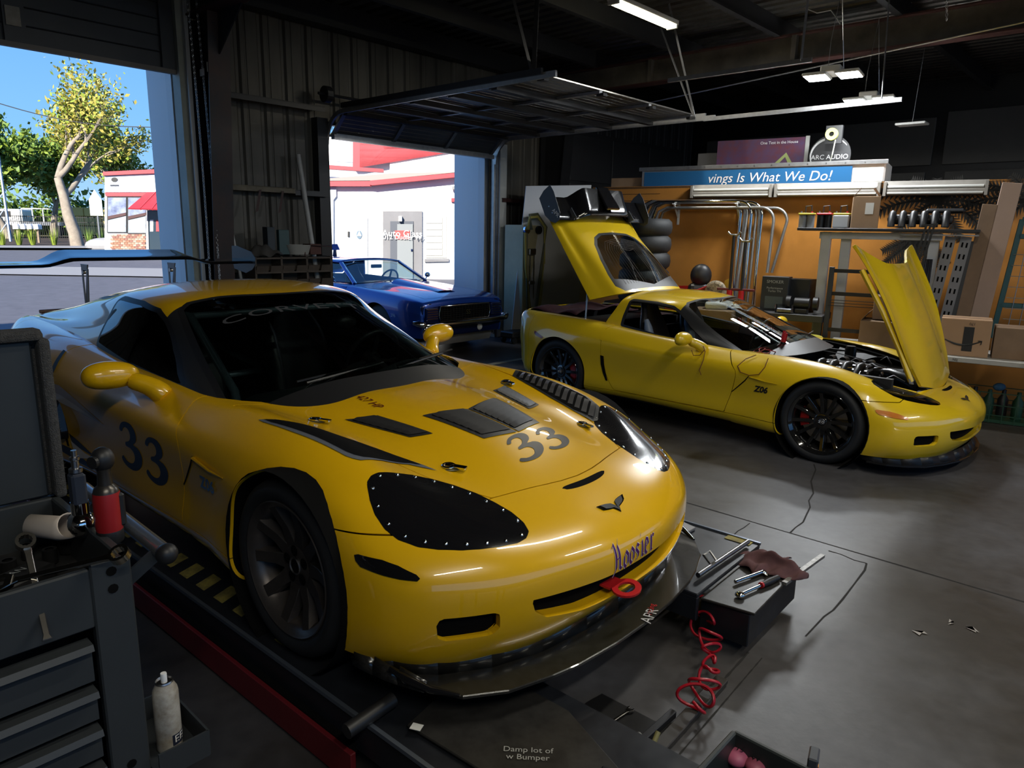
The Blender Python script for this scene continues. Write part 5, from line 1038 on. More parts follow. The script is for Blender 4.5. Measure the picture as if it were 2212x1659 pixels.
def highbay(c, rz, label):
    t = thing('high_bay_light', label, 'ceiling light', c, rz, 'square LED high bay lights')
    MB().box((0, 0, .05), (.20, .34, .06)).build('driver_box', mat('white enamel', (.5, .5, .48), .5), t, bev=.01)
    for s in (-1, 1):
        MB().box((s*.16, 0, .012), (.24, .34, .03)).build('panel_frame', mat('white enamel', (.5, .5, .48), .5), t, bev=.008); MB().box((s*.16, 0, -.006), (.21, .31, .006)).build('led_panel', emit('cool LED', (.93, .97, 1), 22), t)
        l = bpy.data.lights.new('high_bay_lamp', 'AREA'); l.size = .28; l.energy = 40; l.color = (.93, .97, 1); lo = link('high_bay_lamp', l, t); lo.location = (s*.16, 0, -.02)
        MB().tube([(s*.08, .1, .08), (s*.06, .02, .35), (0, 0, RZ-c[2]-.25)], .004, 5).build('hanger_wire', M_STEEL, t)
    return t
highbay(W(-2.98, 8.2, 3.43)[:], BROT+.15, 'bright LED high bay light hanging over the roof of the street coupe, left one'); highbay(W(-3.03, 9.62, 3.39)[:], BROT+.15, 'bright LED high bay light hanging above the wall lights, right one')
dk = thing('high_bay_light', 'unlit white high bay light hanging in the dark beyond the orange wall', 'ceiling light', tuple(on_plane(1970, 268, W(0, 10.8), BV)), BROT)
MB().box((0, 0, 0), (.36, .22, .03)).build('panel_frame', mat('white enamel', (.5, .5, .48), .5), dk, bev=.008); MB().cyl((0, 0, .02), (.05, 0, 1.3), .004, n=6).build('hanger_wire', M_STEEL, dk)
# rails and rods under the roof
rr = thing('opener_rail', 'long thin galvanised rail hung under the roof, lower one', 'rail', PP(-3.5, 8.65, 3.2), BROT); MB().box((-.05, 0, 0), (2.3, .03, .045)).build('rail', M_GALV, rr); MB().bar((.9, 0, 0), (.85, 0, 1.1), .04, .004).build('rail_hanger', M_GALV, rr)
rr = thing('opener_rail', 'long thin galvanised rail hung under the roof, upper one', 'rail', PP(-3.45, 7.0, 3.35), BROT); MB().box((-.05, 0, 0), (1.5, .03, .04)).build('rail', M_GALV, rr); MB().bar((.6, 0, 0), (.62, 0, 1.1), .05, .004).build('rail_hanger', M_GALV, rr)
single('brace_rod', MB().cyl(PP(-6.5, 10, 3.75), PP(3.0, 8.2, 4.0), .010, n=6), M_GALV, 'thin steel brace rod crossing under the roof', 'rod')
wr = MB().tube([on_plane(a, b, W(0, 9.6), BV)[:] for a, b in ((1738, 0), (1745, 20), (1765, 28), (1795, 22), (1805, 35), (1815, 52))], .008, 6); single('loose_wire', wr, mat('white wire', (.4, .4, .38), .6), 'loose white wire looped over the tan roof beam', 'wire')
ch = MB(); [ch.tube([tuple(on_plane(2045, 5+k*9, W(0, 9.5), BV)+Vector((.012*math.cos(a)*(k % 2), .012*math.cos(a)*((k+1) % 2), .02*math.sin(a)))) for a in [2*math.pi*j/8 for j in range(8)]], .005, 5, close=True) for k in range(5)]
o = single('beam_chain', ch, M_GALV, 'short chain with hook hanging from the tan roof beam', 'chain')
o['kind'] = 'stuff'
# ------------------------------------------------------------------ blue muscle car nosing through the far door
M_BLUE = mat('metallic blue car paint', (.010, .060, .36), .25, metal=.35, coat=1.0)
M_BLUED = mat('dark blue car paint', (.004, .012, .07), .25, metal=.3, coat=1.0)
MC = thing('muscle_car', 'metallic blue sixties muscle car with chrome bumper in the far doorway', 'car', (-1.42, 11.11, 0), math.radians(-41.06))
def msec(x, w, zt, crown=.02):
    return [(x, 0, zt+crown), (x, .32, zt+crown*.8), (x, .60, zt), (x, w-.10, zt-.012), (x, w-.03, zt-.05), (x, w, zt-.16), (x, w+.005, .58), (x, w-.005, .42), (x, w-.04, .26)]
rows = [msec(.93, .80, .70), msec(.915, .83, .755), msec(.87, .86, .785), msec(.74, .895, .815), msec(.5, .915, .85), msec(.2, .925, .875), msec(-.1, .93, .895), msec(-.4, .93, .915), msec(-.62, .93, .93), msec(-1.0, .93, .94), msec(-1.5, .93, .945), msec(-2.0, .935, .955), msec(-2.5, .94, .965), msec(-2.9, .93, .95), msec(-3.3, .91, .94), msec(-3.65, .87, .92), msec(-3.75, .85, .86)]
S_ = flipN(net_surface(mirror_net(rows), 170, 110)); G = S_[0]
_, S_ = cut(S_, np.minimum(np.maximum(np.hypot(G[:, 0], G[:, 2]-.34)-.375, .5-np.abs(G[:, 1])), np.maximum(np.hypot(G[:, 0]+2.743, G[:, 2]-.34)-.375, .5-np.abs(G[:, 1]))))
G = S_[0]; _, S_ = cut(S_, np.maximum(sd_poly(G[:, 0], np.abs(G[:, 1]), [(-.70, -.1), (-.66, .4), (-.74, .75), (-2.9, .72), (-3.0, -.1)]), .8-G[:, 2]))
G = S_[0]; hd = sd_poly(G[:, 0], np.abs(G[:, 1]), [(.80, -.1), (.80, .50), (.78, .66), (-.52, .70), (-.60, .5), (-.60, -.1)]); hd = np.maximum(hd, .7-G[:, 2])
hood, S_a = cut(S_, hd+.004)[0], cut(S_, hd-.004)[1]
G = S_a[0]; dsd = np.maximum(sd_poly(G[:, 0], G[:, 2], [(-.72, 1.2), (-.74, .3), (-2.02, .3), (-2.1, 1.2)]), .5-np.abs(G[:, 1])); dr_, S_b = cut(S_a, dsd+.004)[0], cut(S_a, dsd-.004)[1]
mb_ = panel('body_shell', S_b, M_BLUE, MC, .015); panel('hood', hood, M_BLUE, MC, .015)
for q in split_lr(dr_): panel('door', q, M_BLUE, MC, .015)
bl = MB(); bl.box((-1.4, 0, .45), (4.4, 1.5, .5)); bl.build('inner_body', M_DEEP, MC)
cwl = MB().grid(lambda u, v: (.55-1.05*u, (-.22+.44*v)*(1-.18*(1-u)), .872+.05*u+(.012+.065*u)*(1-abs(2*v-1)**4)), 14, 14); cwl.build('hood_bulge', M_BLUE, MC, smooth=50)
# front panel
fp = MB(); fp.prism([(-.80, .26), (.80, .26), (.84, .46), (.83, .72), (.70, .755), (-.70, .755), (-.83, .72), (-.84, .46)], 0, .05, lookM((.87, 0, 0), (0, 1, 0), (1, 0, 0))); fpo = fp.build('front_panel', M_BLUED, MC, bev=.02, seg=2)
FR = lookM((.925, 0, 0), (0, 1, 0), (1, 0, 0))
gs = MB(); gp = [(-.50, .48), (.50, .48), (.53, .58), (.50, .70), (-.50, .70), (-.53, .58)]; gs.prism(gp, 0, .012, FR); go = gs.build('grille', M_DEEP, MC)
rg_ = [(FR @ Vector((x, y, .016)))[:] for x, y in gp]; MB().tube(rg_, .012, 8, close=True).build('grille_surround', M_CHROME, go, smooth=60)
for k in range(7): MB().box((.945, 0, .505+k*.029), (.010, .98, .006)).build('grille_bar', M_CHROME if k == 9 else mat('dark chrome', (.12, .12, .13), .2, metal=.9), go)
for k in range(17): MB().box((.942, -.48+k*.06, .59), (.008, .004, .20)).build('grille_upright', M_BLK, go)
for s in (-1, 1):
    h = MB().box((.93, s*.665, .60), (.05, .24, .19)).build('headlight_door', M_BLUED, MC, bev=.02, seg=2)
    for k in range(5): MB().box((.957, s*.665, .535+k*.033), (.012, .20, .010)).build('headlight_slat', M_CHROME, h, bev=.002)
    MB().lathe([(.0001, .02), (.035, .018), (.05, .006), (.055, 0)], 18, lookM((.925, s*.33, .345), (0, 1, 0), (1, 0, 0))).build('turn_lamp', mat('clear lamp', (.75, .76, .74), .12, coat=.5), MC, smooth=50)
    MB().tube([(.96, s*.80, .44), (.975, s*.85, .46), (.95, s*.90, .48), (.86, s*.935, .49)], [.03, .045, .045, .03], 10).build('bumper_end', M_CHROME, MC, smooth=60)
MB().tube([(.93, -.88, .465), (.975, -.80, .45), (1.0, -.45, .445), (1.005, 0, .445), (1.0, .45, .445), (.975, .80, .45), (.93, .88, .465)], .040, 12).build('bumper', M_CHROME, MC, smooth=60)
text_on('grille_letters', 'SS', M_CHROME, FR @ Matrix.Translation((.05, .59, .03)), .10, go)
MB().prism([(-.60, .13), (.62, .13), (.70, .25), (-.70, .25)], 0, .01, lookM((.86, 0, 0), (0, 1, 0), (1, 0, .12))).build('air_dam', mat('brushed aluminium', (.42, .42, .43), .35, metal=.8), MC)
for s in (-1, 1): text_on('fender_badge', '396', M_CHROME, sideM(s) @ Matrix.Translation((.42, .56, -1.3+.935)) if s < 0 else sideM(s) @ Matrix.Translation((.42, .56, -.365)), .07, MC, lift=.004)
# glasshouse
wsb = [(-.66, 0, .955), (-.68, .4, .95), (-.76, .72, .935)]; wst = [(-1.22, 0, 1.255), (-1.235, .35, 1.25), (-1.28, .585, 1.225)]
ws = MB(); fullb = [(x, -y, z) for x, y, z in wsb[::-1][:-1]]+wsb; fullt = [(x, -y, z) for x, y, z in wst[::-1][:-1]]+wst
ws.v = fullb+fullt; ws.f = [(i, i+1, i+6, i+5) for i in range(4)]; ws.build('windshield', M_GLASSC, MC, smooth=60)
rf = MB().grid(lambda u, v: (-1.22-1.2*u-.06*abs(2*v-1)**2*(1-u), -.60+1.2*v, 1.255+.035*math.sin(math.pi*(.25+.6*u))-.045*abs(2*v-1)**2.5), 14, 18); rf.build('roof', M_BLUE, MC, smooth=60, solid=.03)
for s in (-1, 1):
    MB().tube([(-.74, s*.74, .93), (-1.27, s*.60, 1.225)], .025, 8).build('windshield_pillar', M_BLUE, MC, smooth=60); MB().tube([(-.715, s*.715, .94), (-1.245, s*.58, 1.238)], .008, 6).build('pillar_trim', M_CHROME, MC, smooth=60)
    MB().add([(-2.25, s*.60, 1.24), (-2.42, s*.58, 1.24), (-3.05, s*.72, .95), (-2.45, s*.76, .95)], [(0, 1, 2, 3)]).build('rear_pillar', M_BLUE, MC, solid=.04)
    MB().add([(-1.30, s*.605, 1.21), (-2.25, s*.605, 1.22), (-2.42, s*.76, .955), (-.80, s*.76, .95)], [(0, 1, 2, 3)]).build('side_glass', M_GLASSC, MC)
    mo = MB().sphere((-.98, s*.99, 1.01), .06, 8, (.6, 1, .75)).build('side_mirror', M_CHROME, MC, smooth=60); MB().cyl((-.95, s*.93, .95), (-.98, s*.98, .99), .012, n=8).build('mirror_stalk', M_CHROME, mo)
    seat(MC, -1.9, s*.36, M_LEATH)
    for x in (0, -2.743):
        tr_ = MB().lathe([(.20, -.21), (.30, -.22), (.335, -.19), (.338, -.02), (.30, .01), (.20, .005)], 48, Matrix.Translation((x, s*.86, .338)) @ Matrix.Rotation(math.radians(-90*s), 4, 'X')).build('wheel', M_RUB, MC, smooth=50); MB().lathe([(.0001, -.02), (.05, -.01), (.06, -.05), (.17, -.04), (.20, -.0)], 32, Matrix.Translation((x, s*.86, .338)) @ Matrix.Rotation(math.radians(-90*s), 4, 'X')).build('rim', M_CHROME, tr_, smooth=50)
MB().add([(-2.42, -.58, 1.24), (-2.42, .58, 1.24), (-3.0, .66, .96), (-3.0, -.66, .96)], [(0, 1, 2, 3)]).build('rear_glass', M_GLASSC, MC)
MB().tube([(-1.215, -.56, 1.25), (-1.20, -.2, 1.268), (-1.20, .2, 1.268), (-1.215, .56, 1.25)], .008, 6).build('windshield_trim', M_CHROME, MC, smooth=60)
steering(MC, -1.25, .36, .93); MB().box((-.95, 0, .90), (.35, 1.35, .08)).build('dashboard', M_BLK, MC, bev=.03); MB().box((-1.13, .0, 1.17), (.03, .22, .06)).build('rear_view_mirror', M_BLK, MC, bev=.01)
for dy in (-.45, .1): MB().tube([(-.63, dy, .955), (-.68, dy+.38, .965)], .006, 6).build('wiper', M_STEEL, MC)
bh = thing('blue_hood', 'small blue trapezoid hood on a short stalk, behind the blue car roof', 'sign', tuple(on_z(722, 590, .25+.0)), 0)  # unidentified blue shape, built as a hood on a stalk
# ------------------------------------------------------------------ outside: sloping lot, shop, white workshop, trees
def gz(y): return max(0.0, .0135*(y-12.0))
def on_lot(px, py):
    """point of the gently rising lot seen at a pixel"""
    d = ray(px, py); a = (.0135*(0-12.0)-CH)/(d.z-.0135*d.y); return Vector((0, 0, CH))+d*a
M_ASPH = mat('asphalt', (.14, .14, .16), .85, var=.3, vscale=3, bump=.25, bscale=90)
g = MB(); g.v = [(-90, -60, -.02), (60, -60, -.02), (60, 12, -.02), (-90, 12, -.02), (-90, 60, gz(60)-.02), (60, 60, gz(60)-.02), (-90, 130, gz(60)-.02), (60, 130, gz(60)-.02)]
g.f = [(0, 1, 2, 3), (3, 2, 5, 4), (4, 5, 7, 6)]; lot = struct('ground', g, M_ASPH)
def strip(px, name, m, dz=.02):
    mb = MB(); mb.v = [tuple(on_lot(*q)+Vector((0, 0, dz))) for q in px]; mb.f = [tuple(range(len(px)))]; return struct(name, mb, m, lot)
strip([(-200, 590), (420, 600), (420, 582), (-200, 572)], 'pale_lot_strip', mat('pale grey paving', (.32, .31, .30), .8))  # paler strip drawn across the asphalt
strip([(-200, 534), (330, 536), (330, 516), (-200, 514)], 'planting_bed', mat('bark mulch', (.07, .045, .03), .95, var=.5, vscale=4), .05)
strip([(-200, 512), (330, 512), (330, 507), (-200, 507)], 'grass_verge', mat('dry grass', (.22, .20, .05), .9, var=.4, vscale=6), .05)
strip([(-200, 539), (330, 541), (330, 536), (-200, 534)], 'kerb', mat('pale grey paving', (.32, .31, .30), .8), .12)
M_MAS = mat('bright white masonry', (.88, .88, .86), .6); M_TRIM = mat('red fascia paint', (.48, .035, .05), .5, var=.15, vscale=2); M_SHADEW = mat('shaded white stucco', (.50, .54, .62), .7)  # stucco tone has the bluish shade of the white walls put in
# white workshop seen through the far opening
PO = ray(850, 600); PO = Vector((0, 0, CH))+PO*(24.5/PO.y); PN = Vector((.10, -1, 0)).normalized()
def fpt(px, py, off=0.0): return on_plane(px, py, PO+PN*off, PN)
def slab(mb, px, off=0.0, depth=.3):
    """a flat piece of facade: outline in photo pixels on the facade plane, given its own thickness"""
    F = [fpt(*q, off) for q in px]; n = len(F); B_ = [p-PN*depth for p in F]; mb.v += [tuple(p) for p in F+B_]; k = len(mb.v)-2*n
    mb.f += [tuple(k+i for i in range(n)), tuple(k+n+i for i in range(n))[::-1]]+[(k+i, k+n+i, k+n+(i+1) % n, k+(i+1) % n) for i in range(n)]; return mb
WS = thing('white_workshop', 'white stucco workshop with red roof edges across the lot, behind the blue car', 'building', tuple(fpt(850, 602)), 0); WSl = Matrix.Translation(-WS.location)
def wpart(name, px, m, off=0.0, depth=.3, **k): o = slab(MB(), px, off, depth).build(name, m, WS, **k); o.data.transform(WSl); return o
wpart('front_wall', [(640, 606), (1080, 606), (1080, 372), (640, 402)], M_MAS, 0, 6)
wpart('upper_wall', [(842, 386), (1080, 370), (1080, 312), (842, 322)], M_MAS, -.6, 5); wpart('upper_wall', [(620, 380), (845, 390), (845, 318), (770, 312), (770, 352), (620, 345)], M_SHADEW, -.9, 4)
wpart('parapet', [(640, 346), (770, 350), (770, 303), (860, 303), (860, 296), (640, 296)], M_MAS, -2.5, 3)
wpart('parapet_cap', [(762, 362), (777, 362), (777, 308), (830, 314), (1040, 308), (1040, 318), (830, 322), (826, 313), (777, 310), (777, 299), (762, 299)], M_TRIM, -.5, .3)
wpart('roof_edge', [(620, 405), (640, 392), (800, 391), (802, 402), (640, 402)], M_TRIM, .35, .3); wpart('roof_edge', [(798, 399), (800, 390), (1000, 372), (1000, 381), (803, 400)], M_TRIM, .45, .4)
wpart('roof_edge', [(620, 350), (775, 361), (828, 365), (828, 372), (775, 369), (620, 359)], M_TRIM, .1, .3)
wpart('roof_slope', [(640, 391), (800, 390), (1000, 371), (850, 374), (700, 386)], mat('grey shingles', (.30, .28, .26), .9), .3, .2)
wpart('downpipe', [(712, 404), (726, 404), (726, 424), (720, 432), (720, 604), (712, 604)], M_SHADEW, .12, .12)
wpart('restroom_door', [(760, 606), (794, 606), (794, 470), (760, 470)], mat('pale grey door', (.62, .63, .65), .5), .05, .08); 
wpart('door_disc', [(776+6*math.cos(a), 507+9*math.sin(a)) for a in [2*math.pi*k/20 for k in range(20)]], mat('slate blue', (.10, .16, .22), .5), .08, .03); wpart('door_triangle', [(771, 510), (781, 510), (776, 499)], M_MAS, .10, .03)
wpart('portico', [(827, 606), (912, 606), (912, 456), (827, 456)], mat('grey stucco', (.20, .20, .21), .8, var=.2, vscale=1), .10, .2); wpart('entry_recess', [(843, 606), (893, 606), (893, 478), (843, 478)], mat('dark grey reveal', (.07, .08, .10), .6), .14, .05)
wpart('entry_door', [(858, 606), (892, 606), (892, 484), (858, 484)], mat('grey door paint', (.19, .21, .22), .5), .18, .05); wpart('entry_sign', [(853, 517), (885, 517), (885, 498), (853, 498)], mat('red sign board', (.55, .05, .05), .5), .22, .02)
sm = lookM(fpt(869, 505, .235), (1, 0, 0), PN); o = text_on('sign_letters', 'Auto Glass', M_MAS, sm, .30, WS, lift=.01); o.data.transform(WSl); sm = lookM(fpt(869, 513, .235), (1, 0, 0), PN); o = text_on('sign_letters', '012 Dudler W', M_MAS, sm, .22, WS, lift=.01); o.data.transform(WSl)
wpart('door_lamp', [(861, 478), (868, 478), (868, 467), (861, 467)], M_MAS, .35, .25); wpart('door_knob', [(888, 543), (891, 543), (891, 538), (888, 538)], M_CHROME, .22, .03)
wpart('window', [(920, 557), (965, 557), (965, 467), (920, 467)], mat('blind behind glass', (.34, .34, .32), .3), .04, .1)
for k in range(6): wpart('window_blind', [(921, 470+k*14), (955, 470+k*14), (955, 482+k*14), (921, 482+k*14)], mat('cream blind', (.42, .41, .37), .6), .06, .03)
wpart('window_sill', [(917, 566), (970, 565), (970, 559), (917, 560)], mat('grey stucco', (.20, .20, .21), .8), .12, .1)
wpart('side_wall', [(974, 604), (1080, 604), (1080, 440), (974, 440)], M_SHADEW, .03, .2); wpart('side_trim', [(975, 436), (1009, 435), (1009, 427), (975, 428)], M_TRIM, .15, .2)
for k in range(9): wpart('siding_board', [(987, 452+k*17), (1009, 452+k*17), (1009, 467+k*17), (987, 467+k*17)], mat('shaded pale siding', (.40, .47, .60), .6), .08, .06)  # bluish shade on this wall is part of the board colour
wpart('flood_light', [(977, 409), (989, 408), (989, 402), (977, 402)], mat('grey lamp', (.2, .2, .2), .5), .4, .3); wpart('meter_box', [(983, 544), (988, 544), (988, 536), (983, 536)], M_BLK, .2, .1)
wpart('number_plate', [(751, 512), (755, 512), (755, 500), (751, 500)], M_DKGREY, .05, .03)
bo = slab(MB(), [(714, 540), (734, 540), (729, 527), (718, 527)], 11.5, .15).build('hood_shell', M_BLUE, bh); bo.data.transform(Matrix.Translation(-bh.location))
bo = slab(MB(), [(718, 556), (728, 556), (726, 540), (720, 540)], 11.5, .1).build('stalk', M_BLUED, bh); bo.data.transform(Matrix.Translation(-bh.location))
# corner shop seen through the first opening
SO = ray(310, 545); SO = Vector((0, 0, CH))+SO*(35/SO.y); SN = Vector((.22, -1, 0)).normalized()
SH = thing('corner_shop', 'corner shop with brick base, printed windows and red awning, beyond the open first door', 'building', tuple(SO), 0); SHl = Matrix.Translation(-SO)
def spart(name, px, m, off=0.0, depth=.3, side=None, **k):
    mb = MB(); F = [on_plane(*q, SO+SN*off, SN) for q in px]; n = len(F); B_ = [p-SN*depth for p in F]; mb.v = [tuple(p) for p in F+B_]
    mb.f = [tuple(range(n)), tuple(range(n, 2*n))[::-1]]+[(i, n+i, n+(i+1) % n, (i+1) % n) for i in range(n)]; o = mb.build(name, m, SH, **k); o.data.transform(SHl); return o
M_BRK = [mat('brick %d' % i, c, .85) for i, c in enumerate(((.36, .17, .11), (.42, .25, .18), (.28, .14, .11), (.48, .33, .26)))]
spart('shop_wall', [(226, 545), (430, 552), (430, 366), (226, 372)], M_MAS, 0, 5); spart('roof_trim', [(222, 379), (430, 370), (430, 361), (222, 371)], M_TRIM, .2, 5); spart('band', [(228, 424), (430, 424), (430, 416), (226, 416)], M_TRIM, .12, .1)
spart('printed_fascia', [(226, 415), (345, 415), (345, 376), (226, 380)], mat('pale printed vinyl', (.50, .58, .70), .5, var=.35, vscale=.8, col2=(.75, .78, .82)), .05, .05)
spart('fascia_badge', [(247+7*math.cos(a), 388+5*math.sin(a)) for a in [2*math.pi*k/14 for k in range(14)]], M_DKGREY, .08, .02); spart('fascia_words', [(238, 402), (256, 402), (256, 399), (238, 399)], M_NAVY, .08, .02)
for (x0, x1, y0, y1) in ((231, 274, 425, 503), (275, 318, 425, 505)):
    spart('window_frame', [(x0, y1), (x1, y1), (x1, y0), (x0, y0)], M_BLK, .06, .08); spart('window_print', [(x0+2, y0+42), (x1-2, y0+34), (x1-2, y0+2), (x0+2, y0+2)], mat('blue engine print', (.34, .40, .55), .3, var=.75, vscale=2.2, col2=(.05, .07, .16)), .08, .03)
    spart('window_band', [(x0+2, y0+49), (x1-2, y0+40), (x1-2, y0+34), (x0+2, y0+42)], mat('black red band', (.05, .01, .012), .4), .09, .03); spart('window_print', [(x0+2, y1-2), (x1-2, y1-2), (x1-2, y0+42), (x0+2, y0+51)], mat('blue car print', (.20, .36, .58), .3, var=.6, vscale=1.5, col2=(.62, .68, .72)), .08, .03)
    spart('printed_car', [(x1-16, y1-12), (x1-14, y1-19), (x1-9, y1-24), (x1-5, y1-22), (x1-3, y1-13)], mat('silver print', (.5, .52, .55), .4), .10, .02)
bk = None
for r in range(9):
    for c in range(11):
        x0 = 238+c*7.6+(3.8 if r % 2 else 0); y0 = 506+r*4.4
        if x0+7 < 321: spart('brick', [(x0, y0+3.9), (min(x0+7, 319), y0+3.9), (min(x0+7, 319), y0), (x0, y0)], rng.choice(M_BRK), .05+rng.random()*.02, .06)
spart('entry_door', [(322, 548), (352, 549), (352, 455), (320, 454)], mat('dark shop glass', (.03, .05, .07), .1), .03, .1); spart('door_frame', [(316, 546), (322, 546), (319, 454), (314, 454)], mat('grey frame', (.3, .31, .33), .4), .08, .1)
spart('door_poster', [(337, 500), (349, 500), (348, 475), (337, 475)], M_TRIM, .06, .02); spart('door_poster', [(324, 500), (331, 500), (331, 475), (324, 475)], M_MAS, .06, .02)
aw = MB(); a0 = on_plane(318, 416, SO+SN*.1, SN); b0 = on_plane(430, 416, SO+SN*.1, SN); a1 = on_plane(277, 451, SO+SN*1.2, SN); b1 = on_plane(430, 455, SO+SN*1.2, SN)
aw.add([tuple(a0), tuple(b0), tuple(b1), tuple(a1)], [(0, 1, 2, 3)]); o = aw.build('awning', M_TRIM, SH, solid=.06); o.data.transform(SHl)
for k in range(1, 5): o = MB().bar(a0.lerp(b0, k/6), a1.lerp(b1, k/6), .05, .10).build('awning_seam', M_TRIM, SH); o.data.transform(SHl)
# street trees
M_BARK = mat('pale mottled bark', (.34, .29, .23), .9, var=.4, vscale=3); LEAFM = [mat('leaf %d' % i, c, .6) for i, c in enumerate(((.20, .27, .03), (.33, .30, .05), (.15, .24, .04), (.40, .34, .07), (.10, .17, .03)))]
def tree(base, height, spread, seed, label, leafy=1.0, cols=(0, 1, 2, 3), trunk_r=.28, fork=.35, group=None, lean=(0, 0), leaf=.16, nl=5200):
    R_ = random.Random(seed); t = thing('street_tree', label, 'tree', tuple(base), 0, group); br = MB(); tips = []
    def grow(p, d, L, r, lev):
        n = 4; pts = [p]; rs = [r]
        for i in range(n):
            d = (d+Vector((R_.gauss(0, .12), R_.gauss(0, .12), R_.gauss(0, .05)+.03))).normalized(); p = p+d*L/n; pts.append(p); rs.append(max(r*(1-.45*(i+1)/n), .006))
            if lev >= 2: tips.append(p)
        br.tube(pts, rs, 6 if lev < 2 else 4, cap=False)
        if lev < 5:
            for k in range(3 if lev < 3 else 2):
                a = R_.uniform(0, 2*math.pi); s = R_.uniform(.45, .95); e = (d+Vector((math.cos(a), math.sin(a), R_.uniform(-.1, .35)))*s).normalized(); grow(pts[R_.choice((2, 3, 4)) if lev > 0 else 4-(k % 2)], e, L*R_.uniform(.6, .82)*(spread if lev == 0 else 1), rs[-1]*.8, lev+1)
    grow(Vector((0, 0, -.2)), Vector((lean[0], lean[1], 1)).normalized(), height*fork, trunk_r, 0)
    br.build('trunk', M_BARK, t, smooth=80)
    for ci, c in enumerate(cols):
        lf = MB(); m = int(nl*leafy/len(cols))
        for _ in range(m):
            p = R_.choice(tips); o = p+Vector((R_.gauss(0, .42), R_.gauss(0, .42), R_.gauss(0, .35))); a = Vector((R_.gauss(0, 1), R_.gauss(0, 1), R_.gauss(0, 1))).normalized(); b = a.cross(Vector((R_.gauss(0, 1), R_.gauss(0, 1), R_.gauss(0, 1)))).normalized(); s = leaf*R_.uniform(.5, 1.3)
            k = len(lf.v); lf.v += [tuple(o-a*s), tuple(o+b*s*.5), tuple(o+a*s), tuple(o-b*s*.5)]; lf.f.append((k, k+1, k+2, k+3))
        o = lf.build('foliage', LEAFM[c], t); o['kind'] = 'stuff'
    return t
def lot_at(px, y): d = ray(px, 520); k = y/d.y; return Vector((d.x*k, y, gz(y)))
tree(lot_at(167, 44), 14.5, 1.05, 11, 'tall forked street tree with sparse yellow green leaves beside the mailboxes', .8, (1, 3, 0), .42, .30)
tree(lot_at(20, 56), 12.5, 1.1, 5, 'dense green tree at the left edge behind the fence', 1.5, (0, 2, 4), .40, .28, nl=8000, leaf=.24)
tree(lot_at(120, 64), 11, 1.1, 9, 'mid green tree behind the forked street tree', 1.4, (2, 0, 4), .35, .28, nl=8000, leaf=.26)
tree(lot_at(255, 60), 13, 1.1, 21, 'leafy tree rising behind the corner shop roof', 1.1, (0, 2, 1), .35, .28, nl=6500, leaf=.2)
tree(lot_at(735, 50), 15.5, 1.0, 33, 'bare twiggy tree above the white workshop', .12, (1,), .3, .32)
for i, px in enumerate((-40, 60, 150, 230)):
    b = lot_at(px, 70); m = MB()
    for _ in range(1500):
        p = Vector((rng.gauss(0, 3.2), rng.gauss(0, 1), abs(rng.gauss(0, 1.5)))); a = Vector((rng.gauss(0, 1), rng.gauss(0, 1), rng.gauss(0, 1))).normalized()*.3; c = a.cross(Vector((rng.random(), rng.random(), rng.random()))); k = len(m.v); m.v += [tuple(p-a), tuple(p+c), tuple(p+a), tuple(p-c)]; m.f.append((k, k+1, k+2, k+3))
    o = m.build('hedge', LEAFM[4 if i % 2 else 2]); o.location = b; tag(o, ('dark hedge behind the fence at the left picture edge', 'dark hedge behind the mailboxes', 'dark hedge behind the forked tree', 'dark hedge next to the corner shop')[i], 'hedge', kind='stuff')
# strap leaved plants in the bed
for i, px in enumerate((6, 42, 72, 118, 195, 222)):
    b = on_lot(px, 531); m = MB()
    for _ in range(46):
        a = rng.uniform(0, 6.28); r = rng.uniform(.1, .45); h = rng.uniform(.7, 1.25); s = Vector((-math.sin(a), math.cos(a), 0))*.03; p0 = Vector((math.cos(a), math.sin(a), 0))*.1; p1 = Vector((math.cos(a)*r, math.sin(a)*r, h)); k = len(m.v); m.v += [tuple(p0-s), tuple(p0+s), tuple(p1)]; m.f.append((k, k+1, k+2))
    o = m.build('strap_plant', LEAFM[0 if i < 4 else 2]); o.location = b; tag(o, ('strap leaved plant at the left picture edge', 'strap leaved plant under the first mailbox post', 'strap leaved plant between the mailbox posts', 'strap leaved plant right of the mailboxes', 'strap leaved plant just right of the forked tree', 'strap leaved plant nearest the corner shop')[i], 'plant', 'strap leaved plants in the bed')
# mailboxes
for i, px in enumerate((42, 56, 70, 85)):
    b = on_lot(px, 526)+Vector((0, 0, 0)); t = thing('mailbox', ('white mailbox, leftmost of the row of four', 'white mailbox, second of the row of four', 'white mailbox, third of the row of four', 'white mailbox, rightmost of the row of four')[i], 'mailbox', tuple(b), .1, 'row of four mailboxes'); m = MB()
    m.lathe([(.17, -.25), (.17, .25)], 10, Matrix.Translation((0, 0, 1.12)) @ Matrix.Rotation(math.pi/2, 4, 'X'), 0, math.pi); m.box((0, 0, 1.03), (.34, .5, .18)); m.box((0, -.25, 1.12), (.32, .01, .3)); m.build('box', mat('white enamel box', (.72, .73, .75), .5), t)
    if i in (0, 3): MB().box((0, 0, .45), (.12, .12, .95)).build('post', M_WOOD, t)
    else: MB().box((0, 0, .90), (.60, .10, .08)).build('shelf_rail', M_WOOD, t)
fn = thing('iron_fence', 'black iron picket fence along the far side of the road', 'fence', tuple(lot_at(100, 58)), 0)
for z in (.25, 1.35, 1.75): MB().bar((-30, 0, z), (14, 0, z), .05, .05).build('rail', M_BLK, fn)
pk = MB(); [pk.box((-30+k*.16, 0, .95), (.03, .03, 1.75)) for k in range(275)]; pk.build('picket', M_BLK, fn)['kind'] = 'stuff'
for k in range(9): MB().box((-28+k*5, 0, 1.0), (.09, .09, 2.0)).build('fence_post', M_BLK, fn)
